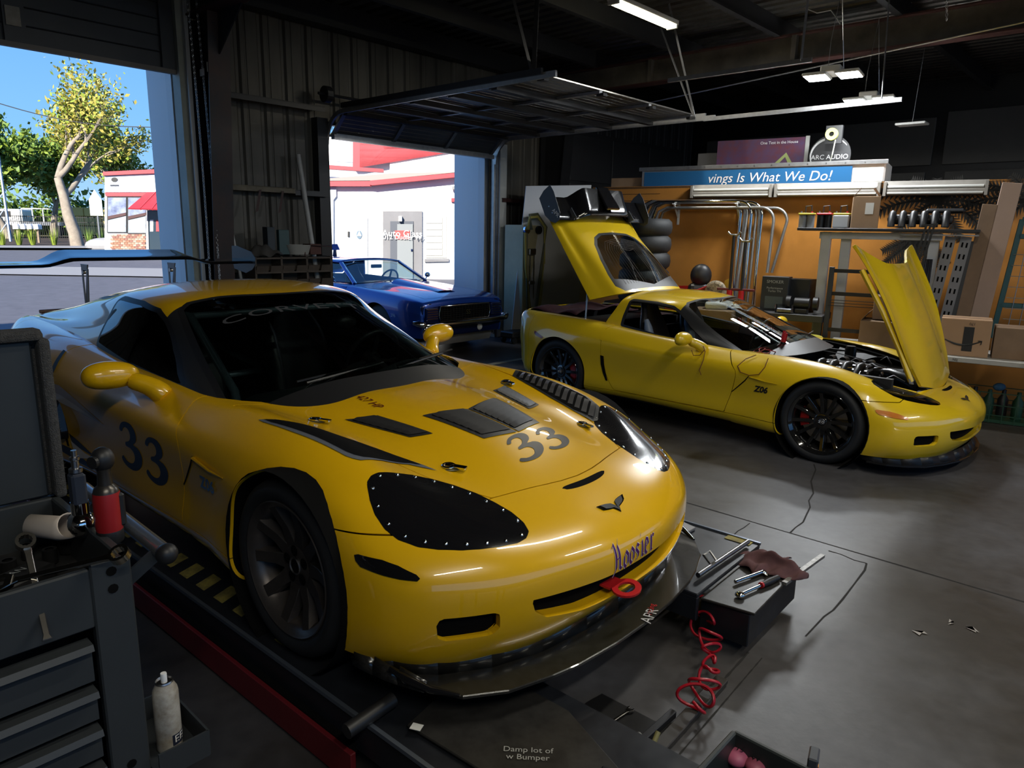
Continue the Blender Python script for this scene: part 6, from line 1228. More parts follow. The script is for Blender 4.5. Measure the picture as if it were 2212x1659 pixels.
tk = thing('flatbed_truck', 'white flatbed truck with rack parked behind the fence', 'truck', tuple(lot_at(80, 66)), 0)
MB().box((-1.6, 0, 1.5), (1.9, 2, 1.7)).build('cab', M_MAS, tk, bev=.2, seg=2); MB().box((1.6, 0, 1.1), (4.2, 2, .3)).build('bed', M_STEEL, tk)
for k in range(5): MB().bar((-.4+k*.95, -1, 1.2), (-.4+k*.95, -1, 2.4), .08).build('rack_post', M_MAS, tk)
MB().bar((-.4, -1, 2.4), (3.5, -1, 2.4), .08).build('rack_rail', M_MAS, tk); MB().box((-1.9, -1.0, 1.9), (1.0, .06, .5)).build('cab_window', M_BLK, tk)
for k in (-1.7, 2.6): MB().cyl((k, -1.05, .5), (k, -.8, .5), .5, n=20).build('wheel', M_RUB, tk)
sg = thing('street_sign', 'pale arrow shaped street sign on a thin post', 'sign', tuple(lot_at(216, 52)), 0); MB().cyl((0, 0, 0), (0, 0, 3.0), .05, n=8).build('post', M_GALV, sg); MB().prism([(-.45, 1.9), (.45, 1.9), (.45, 3.0), (0, 3.7), (-.45, 3.0)], 0, .03, lookM((0, -.06, 0), (1, 0, 0), (0, -1, 0))).build('board', M_MAS, sg)
bs = thing('block_stack', 'yellow stacked blocks behind the fence', 'blocks', tuple(lot_at(212, 64)), 0); [MB().box((-1.5+1.5*i, 0, .6+.8*j), (1.45, 1, .75)).build('block', mat('yellow block', (.6, .48, .16), .7), bs, bev=.05) for i in range(3) for j in range(3)]
ub = thing('utility_pole', 'grey steel lattice utility pole at the left picture edge', 'pole', tuple(lot_at(12, 50)), 0)
for dx in (-.35, .35): MB().bar((dx, 0, 0), (dx*.7, 0, 6.0), .12).build('leg', mat('blue grey steel', (.3, .38, .5), .5), ub)
for k in range(6): MB().bar((-.33, 0, .6+k), (.33, 0, 1.4+k), .06).build('brace', mat('blue grey steel', (.3, .38, .5), .5), ub)
c1_ = on_plane(-60, 205, Vector((0, 40, 0)), Vector((0, 1, 0))); c2_ = on_plane(360, 275, Vector((0, 40, 0)), Vector((0, 1, 0))); MB_ = MB().tube([tuple(c1_.lerp(c2_, k/12)-Vector((0, 0, .5*math.sin(math.pi*k/12)))) for k in range(13)], .025, 5)
tag(MB_.build('overhead_cable', M_BLK), 'thin black overhead cable crossing the sky', 'cable')
rk = thing('landscape_rock', 'grey boulder in the planting bed by the corner shop', 'rock', tuple(on_lot(228, 540)), 0); MB().sphere((0, 0, .25), 1.1, 8, (1, .6, .4)).build('rock', mat('grey rock', (.3, .3, .31), .9, bump=.5, bscale=4), rk)
# ------------------------------------------------------------------ orange partition and everything along it
OA = Vector((1.17, 10.3, 0)); OD = Vector((math.cos(math.radians(-32)), math.sin(math.radians(-32)), 0)); ON = Vector((OD.y, -OD.x, 0)); OROT = math.radians(-32)
def O(s, off=0.0, z=0.0): return OA+OD*s+ON*off+Vector((0, 0, z))
def opx(px, py, off=0.0): return on_plane(px, py, OA+ON*off, ON)
def obox(mb, s0, s1, o0, o1, z0, z1): return mb.box(O((s0+s1)/2, (o0+o1)/2, (z0+z1)/2), (s1-s0, abs(o1-o0), z1-z0), rz=OROT)
M_CARD = mat('cardboard', (.30, .19, .11), .8, var=.18, vscale=5); M_CARD2 = mat('darker cardboard', (.22, .14, .085), .8, var=.2, vscale=5); M_TAPE = mat('packing label', (.6, .59, .56), .6)
ow_ = struct('wall_orange', obox(MB(), -.1, 9.0, 0, -.12, 0, 2.39), M_ORANGE); struct('wall_orange_side', MB().box(O(-.04, -1.6, 1.195), (.12, 3.2, 2.39), rz=OROT), M_ORANGE)
struct('wall_orange_cap', obox(MB(), -.1, 9.0, -.0, -3.2, 2.36, 2.385), mat('dusty deck board', (.08, .07, .06), .9))
struct('wall_scuff', obox(MB(), .2, 1.2, .002, .003, 2.20, 2.205), M_CRK, ow_); struct('wall_scuff', obox(MB(), .1, .9, .002, .003, 2.29, 2.294), M_CRK, ow_)
# painted palms: flat silhouettes on the wall
M_PALM = mat('black mural paint', (.012, .011, .009), .6)
def frond(mb, c, a0, L, bend, n=16, w=.16):
    pts = []
    for i in range(n+1):
        t = i/n; a = a0+bend*t*t; pts.append((c[0]+L*t*math.cos(a0+bend*t*.5), c[1]+L*t*math.sin(a0+bend*t*.5)-.0))
    for i in range(n):
        (x, y), (x2, y2) = pts[i], pts[i+1]; dx, dy = x2-x, y2-y; l = math.hypot(dx, dy); nx, ny = -dy/l, dx/l; t = i/n
        mb.f.append(tuple(len(mb.v)+k for k in range(4))); r = .014*(1-t)+.003; mb.v += [(x+nx*r, y+ny*r, 0), (x-nx*r, y-ny*r, 0), (x2-nx*r, y2-ny*r, 0), (x2+nx*r, y2+ny*r, 0)]
        for s in (-1, 1):
            ll = w*(math.sin(math.pi*(.15+.85*(1-t)))*.6+.4)*(1-.5*t); ex, ey = x+(nx*s*.75+dx/l*.6)*ll, y+(ny*s*.75+dy/l*.6)*ll-.10*ll; k = len(mb.v); mb.v += [(x, y, 0), (x2, y2, 0), (ex, ey, 0)]; mb.f.append((k, k+1, k+2))
def palm(px, py, fr, name):
    c = opx(px, py); s = (c-OA).dot(OD); z = c.z; mb = MB()
    for a, L, b in fr: frond(mb, (0, 0), math.radians(a), L, math.radians(b))
    T = lookM(O(s, .004, z), OD, ON); o = mb.build(name, M_PALM, ow_); o.data.transform(T); return o
palm(2020, 437, ((150, .80, 55), (168, .75, 60), (120, .36, 30), (92, .25, 0), (62, .34, -30), (35, .62, -50), (15, .72, -62), (-5, .62, -60), (205, .55, 45), (-40, .5, -30)), 'painted_palm')
palm(2232, 435, ((160, .62, 50), (178, .60, 40), (140, .5, 40), (120, .35, 20), (205, .5, 30), (60, .4, -30)), 'painted_palm'); palm(1985, 505, ((-110, .42, -10), (-90, .38, 0), (-128, .45, -10), (-65, .42, 10), (-48, .45, 5), (-145, .4, -10)), 'painted_palm')
# wall lights: three unlit twin tube fixtures end to end
for k, (a, b) in enumerate(((1.36, 2.37), (2.40, 3.55), (3.58, 4.57))):
    t = thing('wall_light', ('unlit fluorescent wall light, left one of the row of three', 'unlit fluorescent wall light, middle one of the row of three', 'unlit fluorescent wall light, right one of the row of three')[k], 'wall light', tuple(O((a+b)/2, .03, 2.30)), OROT, 'row of wall lights'); L = b-a
    MB().prism([(-.02, -.07), (.10, -.04), (.10, -.01), (.03, .09), (-.02, .09)], -L/2, L/2, Matrix(((0, 0, 1, 0), (-1, 0, 0, 0), (0, 1, 0, 0), (0, 0, 0, 1)))).build('reflector', mat('grimy enamel', (.28, .26, .23), .5, var=.3, vscale=5), t)
    for dz in (-.045, .02): MB().cyl((-L/2+.04, -.085, dz), (L/2-.04, -.085, dz), .018, n=10).build('tube', mat('dusty tube glass', (.55, .55, .52), .35), t, smooth=40)
    for e in (-1, 1): MB().box((e*(L/2-.015), -.06, .0), (.03, .11, .15)).build('end_bracket', mat('grimy enamel', (.28, .26, .23), .5), t)
# bent tubes hanging on brackets
for i in range(9):
    x0 = .78+.035*i; x1 = 2.02+.045*i+rng.uniform(-.01, .01); zt = 2.19-.004*i; off = .12+.018*(i % 4); r = .16; zl = rng.uniform(.75, 1.15); zr = rng.uniform(.25, .8) if i < 7 else 1.32
    if i >= 7: x1 += .10+.1*(i-7); zt -= .06
    pts = [O(x0-.12, off+.02, zt-.12-.02*i), O(x0-.06, off, zt-.05), O(x0+.05, off, zt)]+[O(x1-r+r*math.sin(a), off, zt-r+r*math.cos(a)) for a in np.linspace(0, math.pi/2, 7)]+[O(x1+rng.uniform(-.12, .05)*(1 if i % 3 else .2), off+.03, zr)]
    single('bent_tube', MB().tube([p[:] for p in pts], .019, 8), M_CHROME if i % 3 == 0 else M_GALV, 'bent steel tube hanging in the bundle on the orange wall', 'tube', 'bent tubes hung on the orange wall', smooth=50)
for s in (1.18, 1.98):
    t = thing('shelf_bracket', 'white wall bracket under the bent tubes, %s one' % ('left' if s < 1.5 else 'right'), 'bracket', tuple(O(s, .01, 1.90)), OROT); MB().box((0, -.01, .12), (.03, .012, .26)).build('upright', M_WHITE, t); MB().bar((0, -.02, .24), (0, -.24, .25), .025, .012).build('arm', M_WHITE, t); MB().bar((0, -.02, .08), (0, -.20, .24), .02, .01).build('brace', M_WHITE, t)
# things on top of the partition
def carton(name, c, d, rz, label, m=M_CARD, lab=True, flaps=False, group=None):
    t = thing(name, label, 'box', tuple(c), rz, group); x, y, z = d; MB().box((0, 0, z/2), (x, y, z)).build('box_body', m, t, bev=.004)
    MB().box((0, 0, z+.001), (.05 if x < y else x, y if x < y else .05, .002)).build('packing_tape', M_CARD2, t)
    if lab: MB().box((x*.12, -y/2-.001, z*.62), (min(.12, x*.3), .002, min(.12, z*.5))).build('shipping_label', M_TAPE, t)
    if flaps:
        for s in (-1, 1): MB().add([(s*x/2, -y/2, z), (s*x/2, y/2, z), (s*(x/2-.07), y/2, z+.09), (s*(x/2-.07), -y/2, z+.09)], [(0, 1, 2, 3)]).build('flap', M_CARD2, t, solid=.004)
    return t
carton('long_carton', O(.85, -.35, 2.385), (1.55, .25, .14), OROT, 'long flat cardboard carton on top of the orange wall', M_CARD)
tb = thing('truck_body_panel', 'white truck body top with blue slogan panel lying on the orange wall', 'truck body', tuple(O(1.95, -.55, 2.39)), OROT); MB().box((.1, 0, .13), (3.0, .75, .26)).build('body', M_WHITE, tb, bev=.02); MB().box((-.05, -.39, .10), (2.6, .02, .19)).build('blue_panel', mat('blue vinyl panel', (.02, .11, .26), .3), tb); MB().box((.1, -.40, .235), (3.05, .03, .05)).build('top_rail', M_GALV, tb, bev=.004)
text_on('slogan', 'vings Is What We Do!', mat('white print', (.7, .7, .7), .5), lookM((.28, -.402, .09), (1, 0, 0), (0, -1, 0)), .165, tb, shear=.2)
for k in range(14): MB().cyl((-1.35+k*.21, -.416, .235), (-1.35+k*.21, -.422, .235), .008, n=8).build('rivet', M_STEEL, tb)
single('metal_channel_rack', obox(MB(), .35, 1.45, -.75, -.95, 2.55, 2.60), M_GALV, 'flat grey metal channels lying behind the long carton', 'channel')
gx = MB(); [gx.tube([tuple(O(1.30+rng.uniform(-.1, .1), -.55, 2.58+rng.uniform(0, .08))) for _ in range(5)], .012, 6) for _ in range(4)]; single('cable_coil', gx, M_BLK, 'tangle of black cable on the metal channels', 'cable', smooth=60)
bn = thing('show_banner', 'dark printed banner with purple splashes hanging beyond the orange wall', 'banner', tuple(opx(1640, 360, -1.6)), OROT)
MB().box((0, 0, .17), (1.25, .02, .42)).build('sheet', mat('splash print', (.05, .03, .09), .5, var=.9, vscale=6, col2=(.10, .015, .02)), bn); MB().box((.63, -.005, .17), (.05, .03, .44)).build('edge_pole', mat('pale pole', (.3, .3, .28), .5), bn)
text_on('banner_words', 'One Test in the House', mat('white print', (.7, .7, .7), .5), lookM((.25, -.012, .32), (1, 0, 0), (0, -1, 0)), .055, bn); sp_ = MB()
sp_.add([(.15, -.014, -.02), (.36, -.014, .18), (.46, -.014, .02), (.40, -.014, .02), (.35, -.014, .12), (.22, -.014, -.02)], [(0, 1, 2, 3, 4, 5)]).build('banner_mark', mat('lime print', (.25, .30, .10), .5), bn)
ar = thing('round_sign', 'dark round audio sign with white swoosh beyond the orange wall', 'sign', tuple(opx(1790, 360, -1.3)), OROT); MB().cyl((0, .02, .14), (0, -.02, .14), .26, n=32).build('disc', M_BLK, ar); text_on('sign_words', 'ARC AUDIO', mat('white print', (.7, .7, .7), .5), lookM((0, -.022, .12), (1, 0, 0), (0, -1, 0)), .085, ar)
MB().tube([(.24*math.cos(a), -.022, .14+.22*math.sin(a)) for a in np.linspace(.6, 3.6, 20)], [.004+.012*math.sin(math.pi*k/19) for k in range(20)], 6).build('swoosh', mat('white print', (.7, .7, .7), .5), ar)
hr = thing('hose_reel', 'lime green hose reel hanging high in the dark', 'reel', tuple(opx(1797, 290, -1.0)), OROT); MB().lathe([(.03, -.03), (.075, -.035), (.075, .035), (.03, .03)], 24, Matrix.Rotation(math.pi/2, 4, 'X')).build('reel', mat('lime plastic', (.38, .42, .08), .5), hr, smooth=40); MB().box((.02, .06, 0), (.2, .08, .22)).build('bracket', M_BLK, hr); MB().tube([(.05, 0, -.07), (.03, 0, -.25), (-.02, .1, -.42)], .008, 6).build('hose', mat('pale hose', (.3, .3, .25), .6), hr)
single('grey_cabinet', obox(MB(), .75, 1.28, -1.9, -2.3, 2.4, 3.0), mat('grey cabinet paint', (.12, .115, .11), .6), 'grey metal cabinet standing beyond the long carton', 'cabinet', bev=.01)
# ------------------------------------------------------------------ white rack with shelf
rk_ = thing('white_rack', 'white steel rack with two posts and a shelf against the orange wall', 'rack', tuple(O(3.6, .45, 0)), OROT); M_RW = mat('bluish white steel', (.48, .50, .54), .45, var=.15, vscale=4)
for s in (-.50, -.30, .56): MB().box((s, -.05 if s < -.4 else .02, .91), (.10, .10, 1.82)).build('post', M_RW, rk_, bev=.004)
MB().box((.03, -.05, 1.78), (1.2, .09, .075)).build('top_rail', M_RW, rk_, bev=.004); MB().box((.08, .0, 1.845), (1.75, .42, .03)).build('shelf', M_STEELBK, rk_, bev=.003)
MB().box((.55, -.12, 1.83), (.75, .02, .02)).build('shelf_rod', M_STEEL, rk_); MB().box((.60, -.16, 1.80), (.70, .015, .015)).build('shelf_rod', M_STEEL, rk_)
def battery(s, w, body, top, label, twin):
    t = thing('car_battery', label, 'battery', tuple(O(s, .45, 1.861)), OROT)
    if twin:
        for e in (-1, 1): MB().cyl((e*w*.25, 0, 0), (e*w*.25, 0, .145), w*.25, n=18).build('cell_case', body, t, smooth=40)
    else: MB().box((0, 0, .0725), (w, .15, .145)).build('cell_case', body, t, bev=.012)
    MB().box((0, 0, .155), (w, .14, .022)).build('lid', top, t, bev=.006); MB().tube([(-.02, 0, .16), (-.02, 0, .24), (.04, 0, .25), (.05, 0, .16)], .008, 6).build('strap', M_BLK, t)
    for e in (-1, 1): MB().cyl((e*w*.33, -.04, .16), (e*w*.33, -.04, .185), .010, n=8).build('terminal', M_RED if e > 0 else M_STEEL, t)
mgy = mat('pale grey plastic', (.28, .29, .30), .5); myel = mat('yellow lid', (.40, .33, .02), .5); battery(2.86, .17, mgy, myel, 'grey car battery with yellow lid, leftmost on the shelf', True); battery(3.05, .16, M_BLK, M_RED, 'black car battery with red lid and tall strap on the shelf', True); battery(3.23, .17, mgy, myel, 'grey square car battery with yellow lid beside the carton', False)
carton('shelf_carton', O(3.46, .45, 1.861), (.27, .27, .34), OROT+.15, 'open cardboard carton on the shelf beside the batteries', M_CARD, True, True)
im = thing('intake_manifold', 'black plastic intake manifold on the shelf', 'engine part', tuple(O(4.0, .43, 1.861)), OROT); MB().box((0, 0, .10), (.62, .20, .10)).build('plenum', M_BLK, im, bev=.04, seg=2)
for k in range(6): MB().tube([(-.26+k*.1, -.06, .16), (-.26+k*.1, -.14, .13), (-.26+k*.1, -.15, .02)], .036, 8).build('runner', M_BLK, im, smooth=60)
MB().box((.22, .05, .19), (.36, .16, .05)).build('cover', M_BLK, im, bev=.02)
cl_ = thing('bar_clamp', 'pair of black bar clamps hanging on the shelf edge', 'clamp', tuple(O(4.05, .68, 1.55)), OROT)
for k in range(3): MB().bar((-.05+k*.04, 0, -.08), (.03+k*.035, 0, .36), .014, .02).build('bar', M_BLK, cl_)
MB().bar((-.02, 0, .34), (.13, 0, .36), .02, .02).build('jaw', M_BLK, cl_)
for i, s in enumerate((4.22, 4.36)):
    t = thing('slotted_upright', 'grey slotted rack upright leaning beside the white rack, %s one' % ('left' if i == 0 else 'right'), 'rack upright', tuple(O(s-.06, .50, .35)), OROT); T = Matrix.Rotation(.10, 4, 'Y'); MB().box((0, 0, .72), (.10, .05, 1.45), T).build('channel', mat('grey rack steel', (.20, .20, .21), .5, metal=.4), t)
    for k in range(11):
        for e in (-1, 1): MB().box((e*.02, -.027, .16+k*.12), (.016, .004, .05), T @ Matrix.Translation((0, 0, 0))).build('slot', M_DEEP, t)
cb_ = MB(); [cb_.tube([tuple(O(4.10+.015*k, .50+.01*k, 1.55)), tuple(O(4.08+.02*k, .52, 1.3)), tuple(O(4.02+.02*k, .52, 1.0)), tuple(O(4.06+.01*k, .5, .8))], .012, 6) for k in range(5)]; single('cable_bundle', cb_, mat('blue black cable', (.015, .018, .028), .5), 'bundle of dark cables hanging beside the slotted uprights', 'cable', smooth=60)
for i, (s, w, z1, m, lb) in enumerate(((4.58, .14, 2.12, M_CARD2, 'tall brown board leaning behind the teal frame'), (4.72, .17, 2.33, mat('pinkish cardboard', (.36, .25, .19), .8, var=.12, vscale=4), 'tallest pale cardboard strip reaching up to the wall lights'), (4.47, .10, 1.75, mat('dark slab', (.05, .05, .05), .7), 'dark narrow slab between the uprights and the boards'))):
    t = MB(); t.box((0, 0, (z1-.5)/2), (w, .07, z1-.5), Matrix.Rotation(.08, 4, 'Y')); single('leaning_board', t, m, lb, 'board', loc=tuple(O(s-.10, .42, .5)), rz=OROT, bev=.004)
tf = thing('teal_frame', 'teal steel frame with wire mesh leaning at the right picture edge', 'frame', tuple(O(5.02, .35, .75)), OROT); M_TEAL = mat('teal paint', (.018, .075, .085), .5)
for p, q in (((-.22, 0, 0), (-.12, 0, 1.22)), ((-.12, 0, 1.22), (.6, 0, 1.22)), ((-.13, 0, 1.05), (.6, 0, 1.05)), ((-.20, 0, .35), (.6, 0, .35))): MB().bar(p, q, .05, .04, up=(0, 1, 0)).build('tube', M_TEAL, tf, bev=.004)
for k in range(7): MB().cyl((-.10+k*.09, -.03, .05), (-.05+k*.09, -.03, 1.0), .004, n=6).build('mesh_wire', M_GALV, tf)
for k in range(8): MB().cyl((-.15, -.03, .1+k*.11), (.6, -.03, .1+k*.11), .004, n=6).build('mesh_wire', M_GALV, tf)
# dark shelving frame in front of the white rack, with leaning timber
df = thing('dark_shelving', 'dark steel shelving uprights standing in front of the white rack', 'shelving', tuple(O(3.45, .75, 0)), OROT)
for s in (-.22, .28): MB().box((s, 0, .72), (.05, .05, 1.44)).build('upright', mat('slate steel', (.03, .035, .045), .5), df, bev=.003)
for z in (1.40, 1.15, .75, .4): MB().box((.03, 0, z), (.5, .03, .04)).build('crossbar', M_STEELBK, df)
for k in range(7): MB().cyl((-.22, -.03, .5+.03*k+(.4 if k > 3 else 0)), (.4, -.03, .5+.03*k+(.4 if k > 3 else 0)), .004, n=5).build('wire', M_STEELBK, df)
single('white_strip', MB().bar(O(3.62, 1.0, .35), O(3.98, .7, 1.35), .05, .02), mat('cream timber', (.42, .39, .32), .7), 'long cream timber strip leaning by the open carton', 'timber', bev=.003)
carton('open_carton', O(3.93, 1.0, .62), (.62, .40, .30), OROT, 'open brown carton with a wide folded flap on the low table', M_CARD2, False, True); carton('flat_carton', O(3.95, .9, .93), (.5, .34, .24), OROT+.1, 'brown carton behind the wide flap of the open carton', M_CARD2, False)
lt = thing('low_table', 'low white table holding the cartons behind the street coupe', 'table', tuple(O(4.6, .95, 0)), OROT); MB().box((0, 0, .62), (2.6, .75, .05)).build('top', mat('dirty white laminate', (.40, .39, .36), .6, var=.2, vscale=5), lt, bev=.005)
for s in (-1.2, 1.2):
    for e in (-.3, .3): MB().box((s, e, .3), (.05, .05, .6)).build('leg', M_STEELBK, lt)
text_on('table_mark', 'NSJ', M_DKGREY, lookM((-.1, -.377, .62), (1, 0, 0), (0, -1, 0)), .03, lt)
am = carton('smile_carton', O(4.55, 1.05, .645), (.42, .34, .36), OROT, 'brown delivery carton with a black tape strip and curved arrow mark', mat('delivery cardboard', (.36, .22, .125), .8, var=.1, vscale=4), False)
MB().box((.03, -.172, .17), (.085, .003, .235)).build('black_tape', mat('black tape', (.012, .013, .015), .4), am); MB().tube([(-.16+.30*t, -.174, .155-.045*math.sin(math.pi*t)) for t in np.linspace(0, 1, 14)], [.003+.007*math.sin(math.pi*t) for t in np.linspace(.05, .98, 14)], 6).build('arrow_mark', M_DKGREY, am)
MB().tube([(.115, -.174, .16), (.145, -.174, .16), (.14, -.174, .125)], .005, 6).build('arrow_head', M_DKGREY, am); text_on('carton_number', '170', M_DKGREY, lookM((.05, -.173, .32), (-1, 0, 0), (0, -1, 0)) @ Matrix.Scale(1, 4), .035, am)
carton('long_brown_carton', O(5.1, 1.0, .645), (.62, .36, .30), OROT, 'wide brown carton right of the arrow marked carton', M_CARD2, False); carton('small_carton', O(5.28, 1.35, .645), (.3, .2, .12), OROT, 'small flat carton at the front of the low table', M_CARD2, False)
cr = thing('bottle_crate', 'green wire crate full of bottles on the floor at the right edge', 'crate', tuple(on_z(2160, 908, 0)), OROT)
M_GRN = mat('dark green plastic', (.010, .045, .022), .5)
MB().box((0, 0, .02), (.62, .36, .03)).build('base', M_GRN, cr)
for k in range(7): MB().bar((-.31+k*.103, -.18, 0), (-.31+k*.103, -.18, .30), .008).build('wire', M_GRN, cr)
for z in (.08, .18, .30):
    MB().bar((-.31, -.18, z), (.31, -.18, z), .008).build('wire', M_GRN, cr); MB().bar((-.31, .18, z), (.31, .18, z), .008).build('wire', M_GRN, cr); MB().bar((-.31, -.18, z), (-.31, .18, z), .008).build('wire', M_GRN, cr)
for k in range(5):
    p = cr.location+OD*(-.24+k*.12)+ON*(.03 if k % 2 else -.05); b = MB().lathe([(.0001, 0), (.045, 0), (.048, .02), (.048, .17), (.02, .22), (.018, .27), (.0001, .27)], 16); single('oil_bottle', b, M_GRN if k % 2 else M_BLK, ('dark bottle at the left end of the green crate', 'green bottle second from left in the crate', 'dark bottle in the middle of the green crate', 'green bottle second from right in the crate', 'dark bottle at the right end of the green crate')[k], 'bottle', 'bottles in the green crate', loc=tuple(p+Vector((0, 0, .036))), smooth=50)
gl_ = MB().sphere((0, 0, .03), .05, 8, (1.2, .8, .8)); single('work_glove', gl_, mat('blue glove', (.05, .13, .22), .8, bump=.6, bscale=60), 'blue crumpled glove on top of the bottles', 'glove', loc=tuple(cr.location+Vector((0, 0, .305))+OD*(-.05)))
# workbench with small things behind the street coupe
wb = thing('workbench', 'dark workbench against the orange wall behind the coupe windshield', 'workbench', tuple(O(2.55, .55, 0)), OROT); MB().box((0, 0, .86), (1.3, .6, .08)).build('top', mat('dark bench top', (.03, .03, .032), .6), wb, bev=.006)
for s in (-.6, .6): MB().box((s, -.25, .42), (.09, .09, .84)).build('leg', M_STEELBK, wb)
bx = carton('printed_box', O(2.62, .55, .90), (.30, .20, .40), OROT, 'black printed parts box standing on the workbench', mat('black printed card', (.018, .022, .028), .5), False)
text_on('box_title', 'SMOKER', mat('grey print', (.3, .32, .33), .5), lookM((0, -.102, .34), (1, 0, 0), (0, -1, 0)), .05, bx); text_on('box_text', 'Performance\nTurbo TN', mat('grey print', (.3, .32, .33), .5), lookM((0, -.102, .25), (1, 0, 0), (0, -1, 0)), .035, bx); MB().box((0, -.102, .10), (.2, .003, .14)).build('box_picture', mat('slate print', (.06, .08, .09), .5), bx)
carton('printed_box', O(2.88, .45, .90), (.26, .2, .38), OROT-.2, 'second black printed box half hidden behind the bench grinder', mat('black printed card', (.018, .022, .028), .5), False)
gr_ = thing('bench_grinder', 'black bench grinder on the workbench', 'grinder', tuple(O(2.95, .72, .90)), OROT); MB().cyl((-.08, 0, .12), (.08, 0, .12), .06, n=16).build('motor', M_BLK, gr_, smooth=40); MB().box((0, 0, .03), (.14, .12, .06)).build('base', M_BLK, gr_, bev=.01)
for s in (-1, 1): MB().cyl((s*.12, 0, .12), (s*.17, 0, .12), .075, n=18).build('wheel_guard', M_BLK, gr_, smooth=40)
cc = thing('clear_tub', 'clear plastic tub of parts on the workbench', 'tub', tuple(O(2.78, .78, .90)), OROT); MB().box((0, 0, .05), (.2, .12, .1)).build('tub', glass('clear plastic', (.8, .82, .85), refl=.08), cc, bev=.01); MB().box((0, 0, .03), (.17, .1, .05)).build('parts', M_STEEL, cc, bev=.01)
pl_ = thing('bagged_part', 'bagged chrome pipe part on the workbench corner', 'engine part', tuple(O(2.15, .78, .90)), OROT); MB().grid(lambda u, v: (-.2+.4*u, -.12+.24*v, .03+.05*math.sin(9*u)*math.sin(7*v)+.06*math.sin(math.pi*u)*math.sin(math.pi*v)), 10, 10).build('bag', mat('clear bag film', (.35, .36, .36), .25), pl_, smooth=60); MB().tube([(-.1, -.1, .04), (-.06, -.08, .14), (.04, -.06, .14), (.08, -.05, .04)], .015, 8).build('pipe', M_CHROME, pl_, smooth=60)
# red transmission stands
for i, (px, sz, top) in enumerate(((1583, 2.12, 1.76), (1607, 2.26, 1.69))):
    t = thing('transmission_stand', 'red under hoist stand with black screw post, %s one' % ('left taller' if i == 0 else 'right shorter'), 'stand', tuple(O(sz, .72, 0)), OROT, 'red under hoist stands')
    MB().cyl((0, 0, .05), (0, 0, 1.12), .033, n=14).build('sleeve', M_RED, t, smooth=40); MB().cyl((0, 0, 1.1), (0, 0, top), .018, n=12).build('screw_post', M_STEELBK, t, smooth=40); MB().box((0, 0, 1.13), (.30, .03, .03)).build('crank_bar', mat('dark red steel', (.10, .01, .012), .5), t, bev=.006)
    MB().tube([(-.075, 0, top+.04), (-.04, 0, top+.005), (.04, 0, top+.005), (.075, 0, top+.04)], .014, 8).build('saddle', M_STEEL, t, smooth=50)
    for a in range(4): MB().bar((0, 0, .18), (.28*math.cos(a*math.pi/2), .28*math.sin(a*math.pi/2), .01), .03).build('foot', M_RED, t)
# seats, tyres and trays left of the stands
os_ = thing('spare_seat', 'black high backed seat standing by the orange wall', 'seat', tuple(O(1.70, .60, .0)), OROT+.4); MB().box((0, 0, .82), (.26, .16, .72)).build('backrest', M_LEATH, os_, bev=.07, seg=3); MB().sphere((.02, 0, 1.27), .13, 10, (1, .7, 1.1)).build('headrest', M_LEATH, os_, smooth=60); MB().box((0, -.2, .42), (.4, .45, .14)).build('cushion', M_LEATH, os_, bev=.05, seg=3)
sh = thing('spotted_cushion', 'round black and white spotted cushion beside the spare seat', 'cushion', tuple(O(1.92, .62, .95)), OROT); MB().cyl((0, .05, .14), (0, -.05, .14), .13, n=24).build('cushion', mat('spotted cloth', (.5, .42, .30), .8, var=.97, vscale=28, col2=(.01, .01, .01)), sh, bev=.03, seg=2)
yc = MB().add([(0, 0, 0), (.16, .02, .02), (.10, .0, .34), (.02, .02, .30)], [(0, 1, 2, 3)]); single('yellow_pennant', yc, mat('yellow printed card', (.45, .26, .02), .6), 'yellow patterned card standing behind the spotted cushion', 'card', loc=tuple(O(1.98, .55, .92)), rz=OROT, solid=.01)
cp = thing('parts_shelf', 'brown low shelf with a folded white towel beside the stands', 'shelf', tuple(O(2.0, .85, 0)), OROT); MB().box((0, 0, .45), (.5, .35, .9)).build('case', M_CARD2, cp, bev=.01)
tw = MB().box((0, 0, .04), (.26, .18, .08), rz=.3); single('folded_towel', tw, mat('white towel', (.45, .44, .42), .9, bump=.4, bscale=50), 'folded white towel on the brown low shelf', 'towel', loc=tuple(O(2.02, .88, .90)), rz=OROT, bev=.025, seg=2)
for k in range(5):
    c = opx(1391, 592, .75); b = MB().lathe([(.17, .02), (.27, .0), (.31, .04), (.32, .1), (.31, .17), (.27, .205), (.17, .185)], 36); single('stacked_tyre', b, M_RUB, ('black tyre at the bottom of the stack behind the hatch', 'black tyre second from the bottom of the stack', 'black tyre in the middle of the stack behind the hatch', 'black tyre second from the top of the stack', 'black tyre on top of the stack behind the hatch')[k], 'tyre', 'tyre stack behind the hatch', loc=tuple(Vector((c.x, c.y, .92+.205*k))), smooth=50)
st_ = thing('tyre_plinth', 'dark cabinet under the tyre stack', 'cabinet', tuple(Vector((opx(1391, 592, .75).x, opx(1391, 592, .75).y, 0))), OROT); MB().box((0, 0, .46), (.8, .6, .92)).build('case', mat('dark cabinet', (.035, .03, .03), .6), st_, bev=.01)
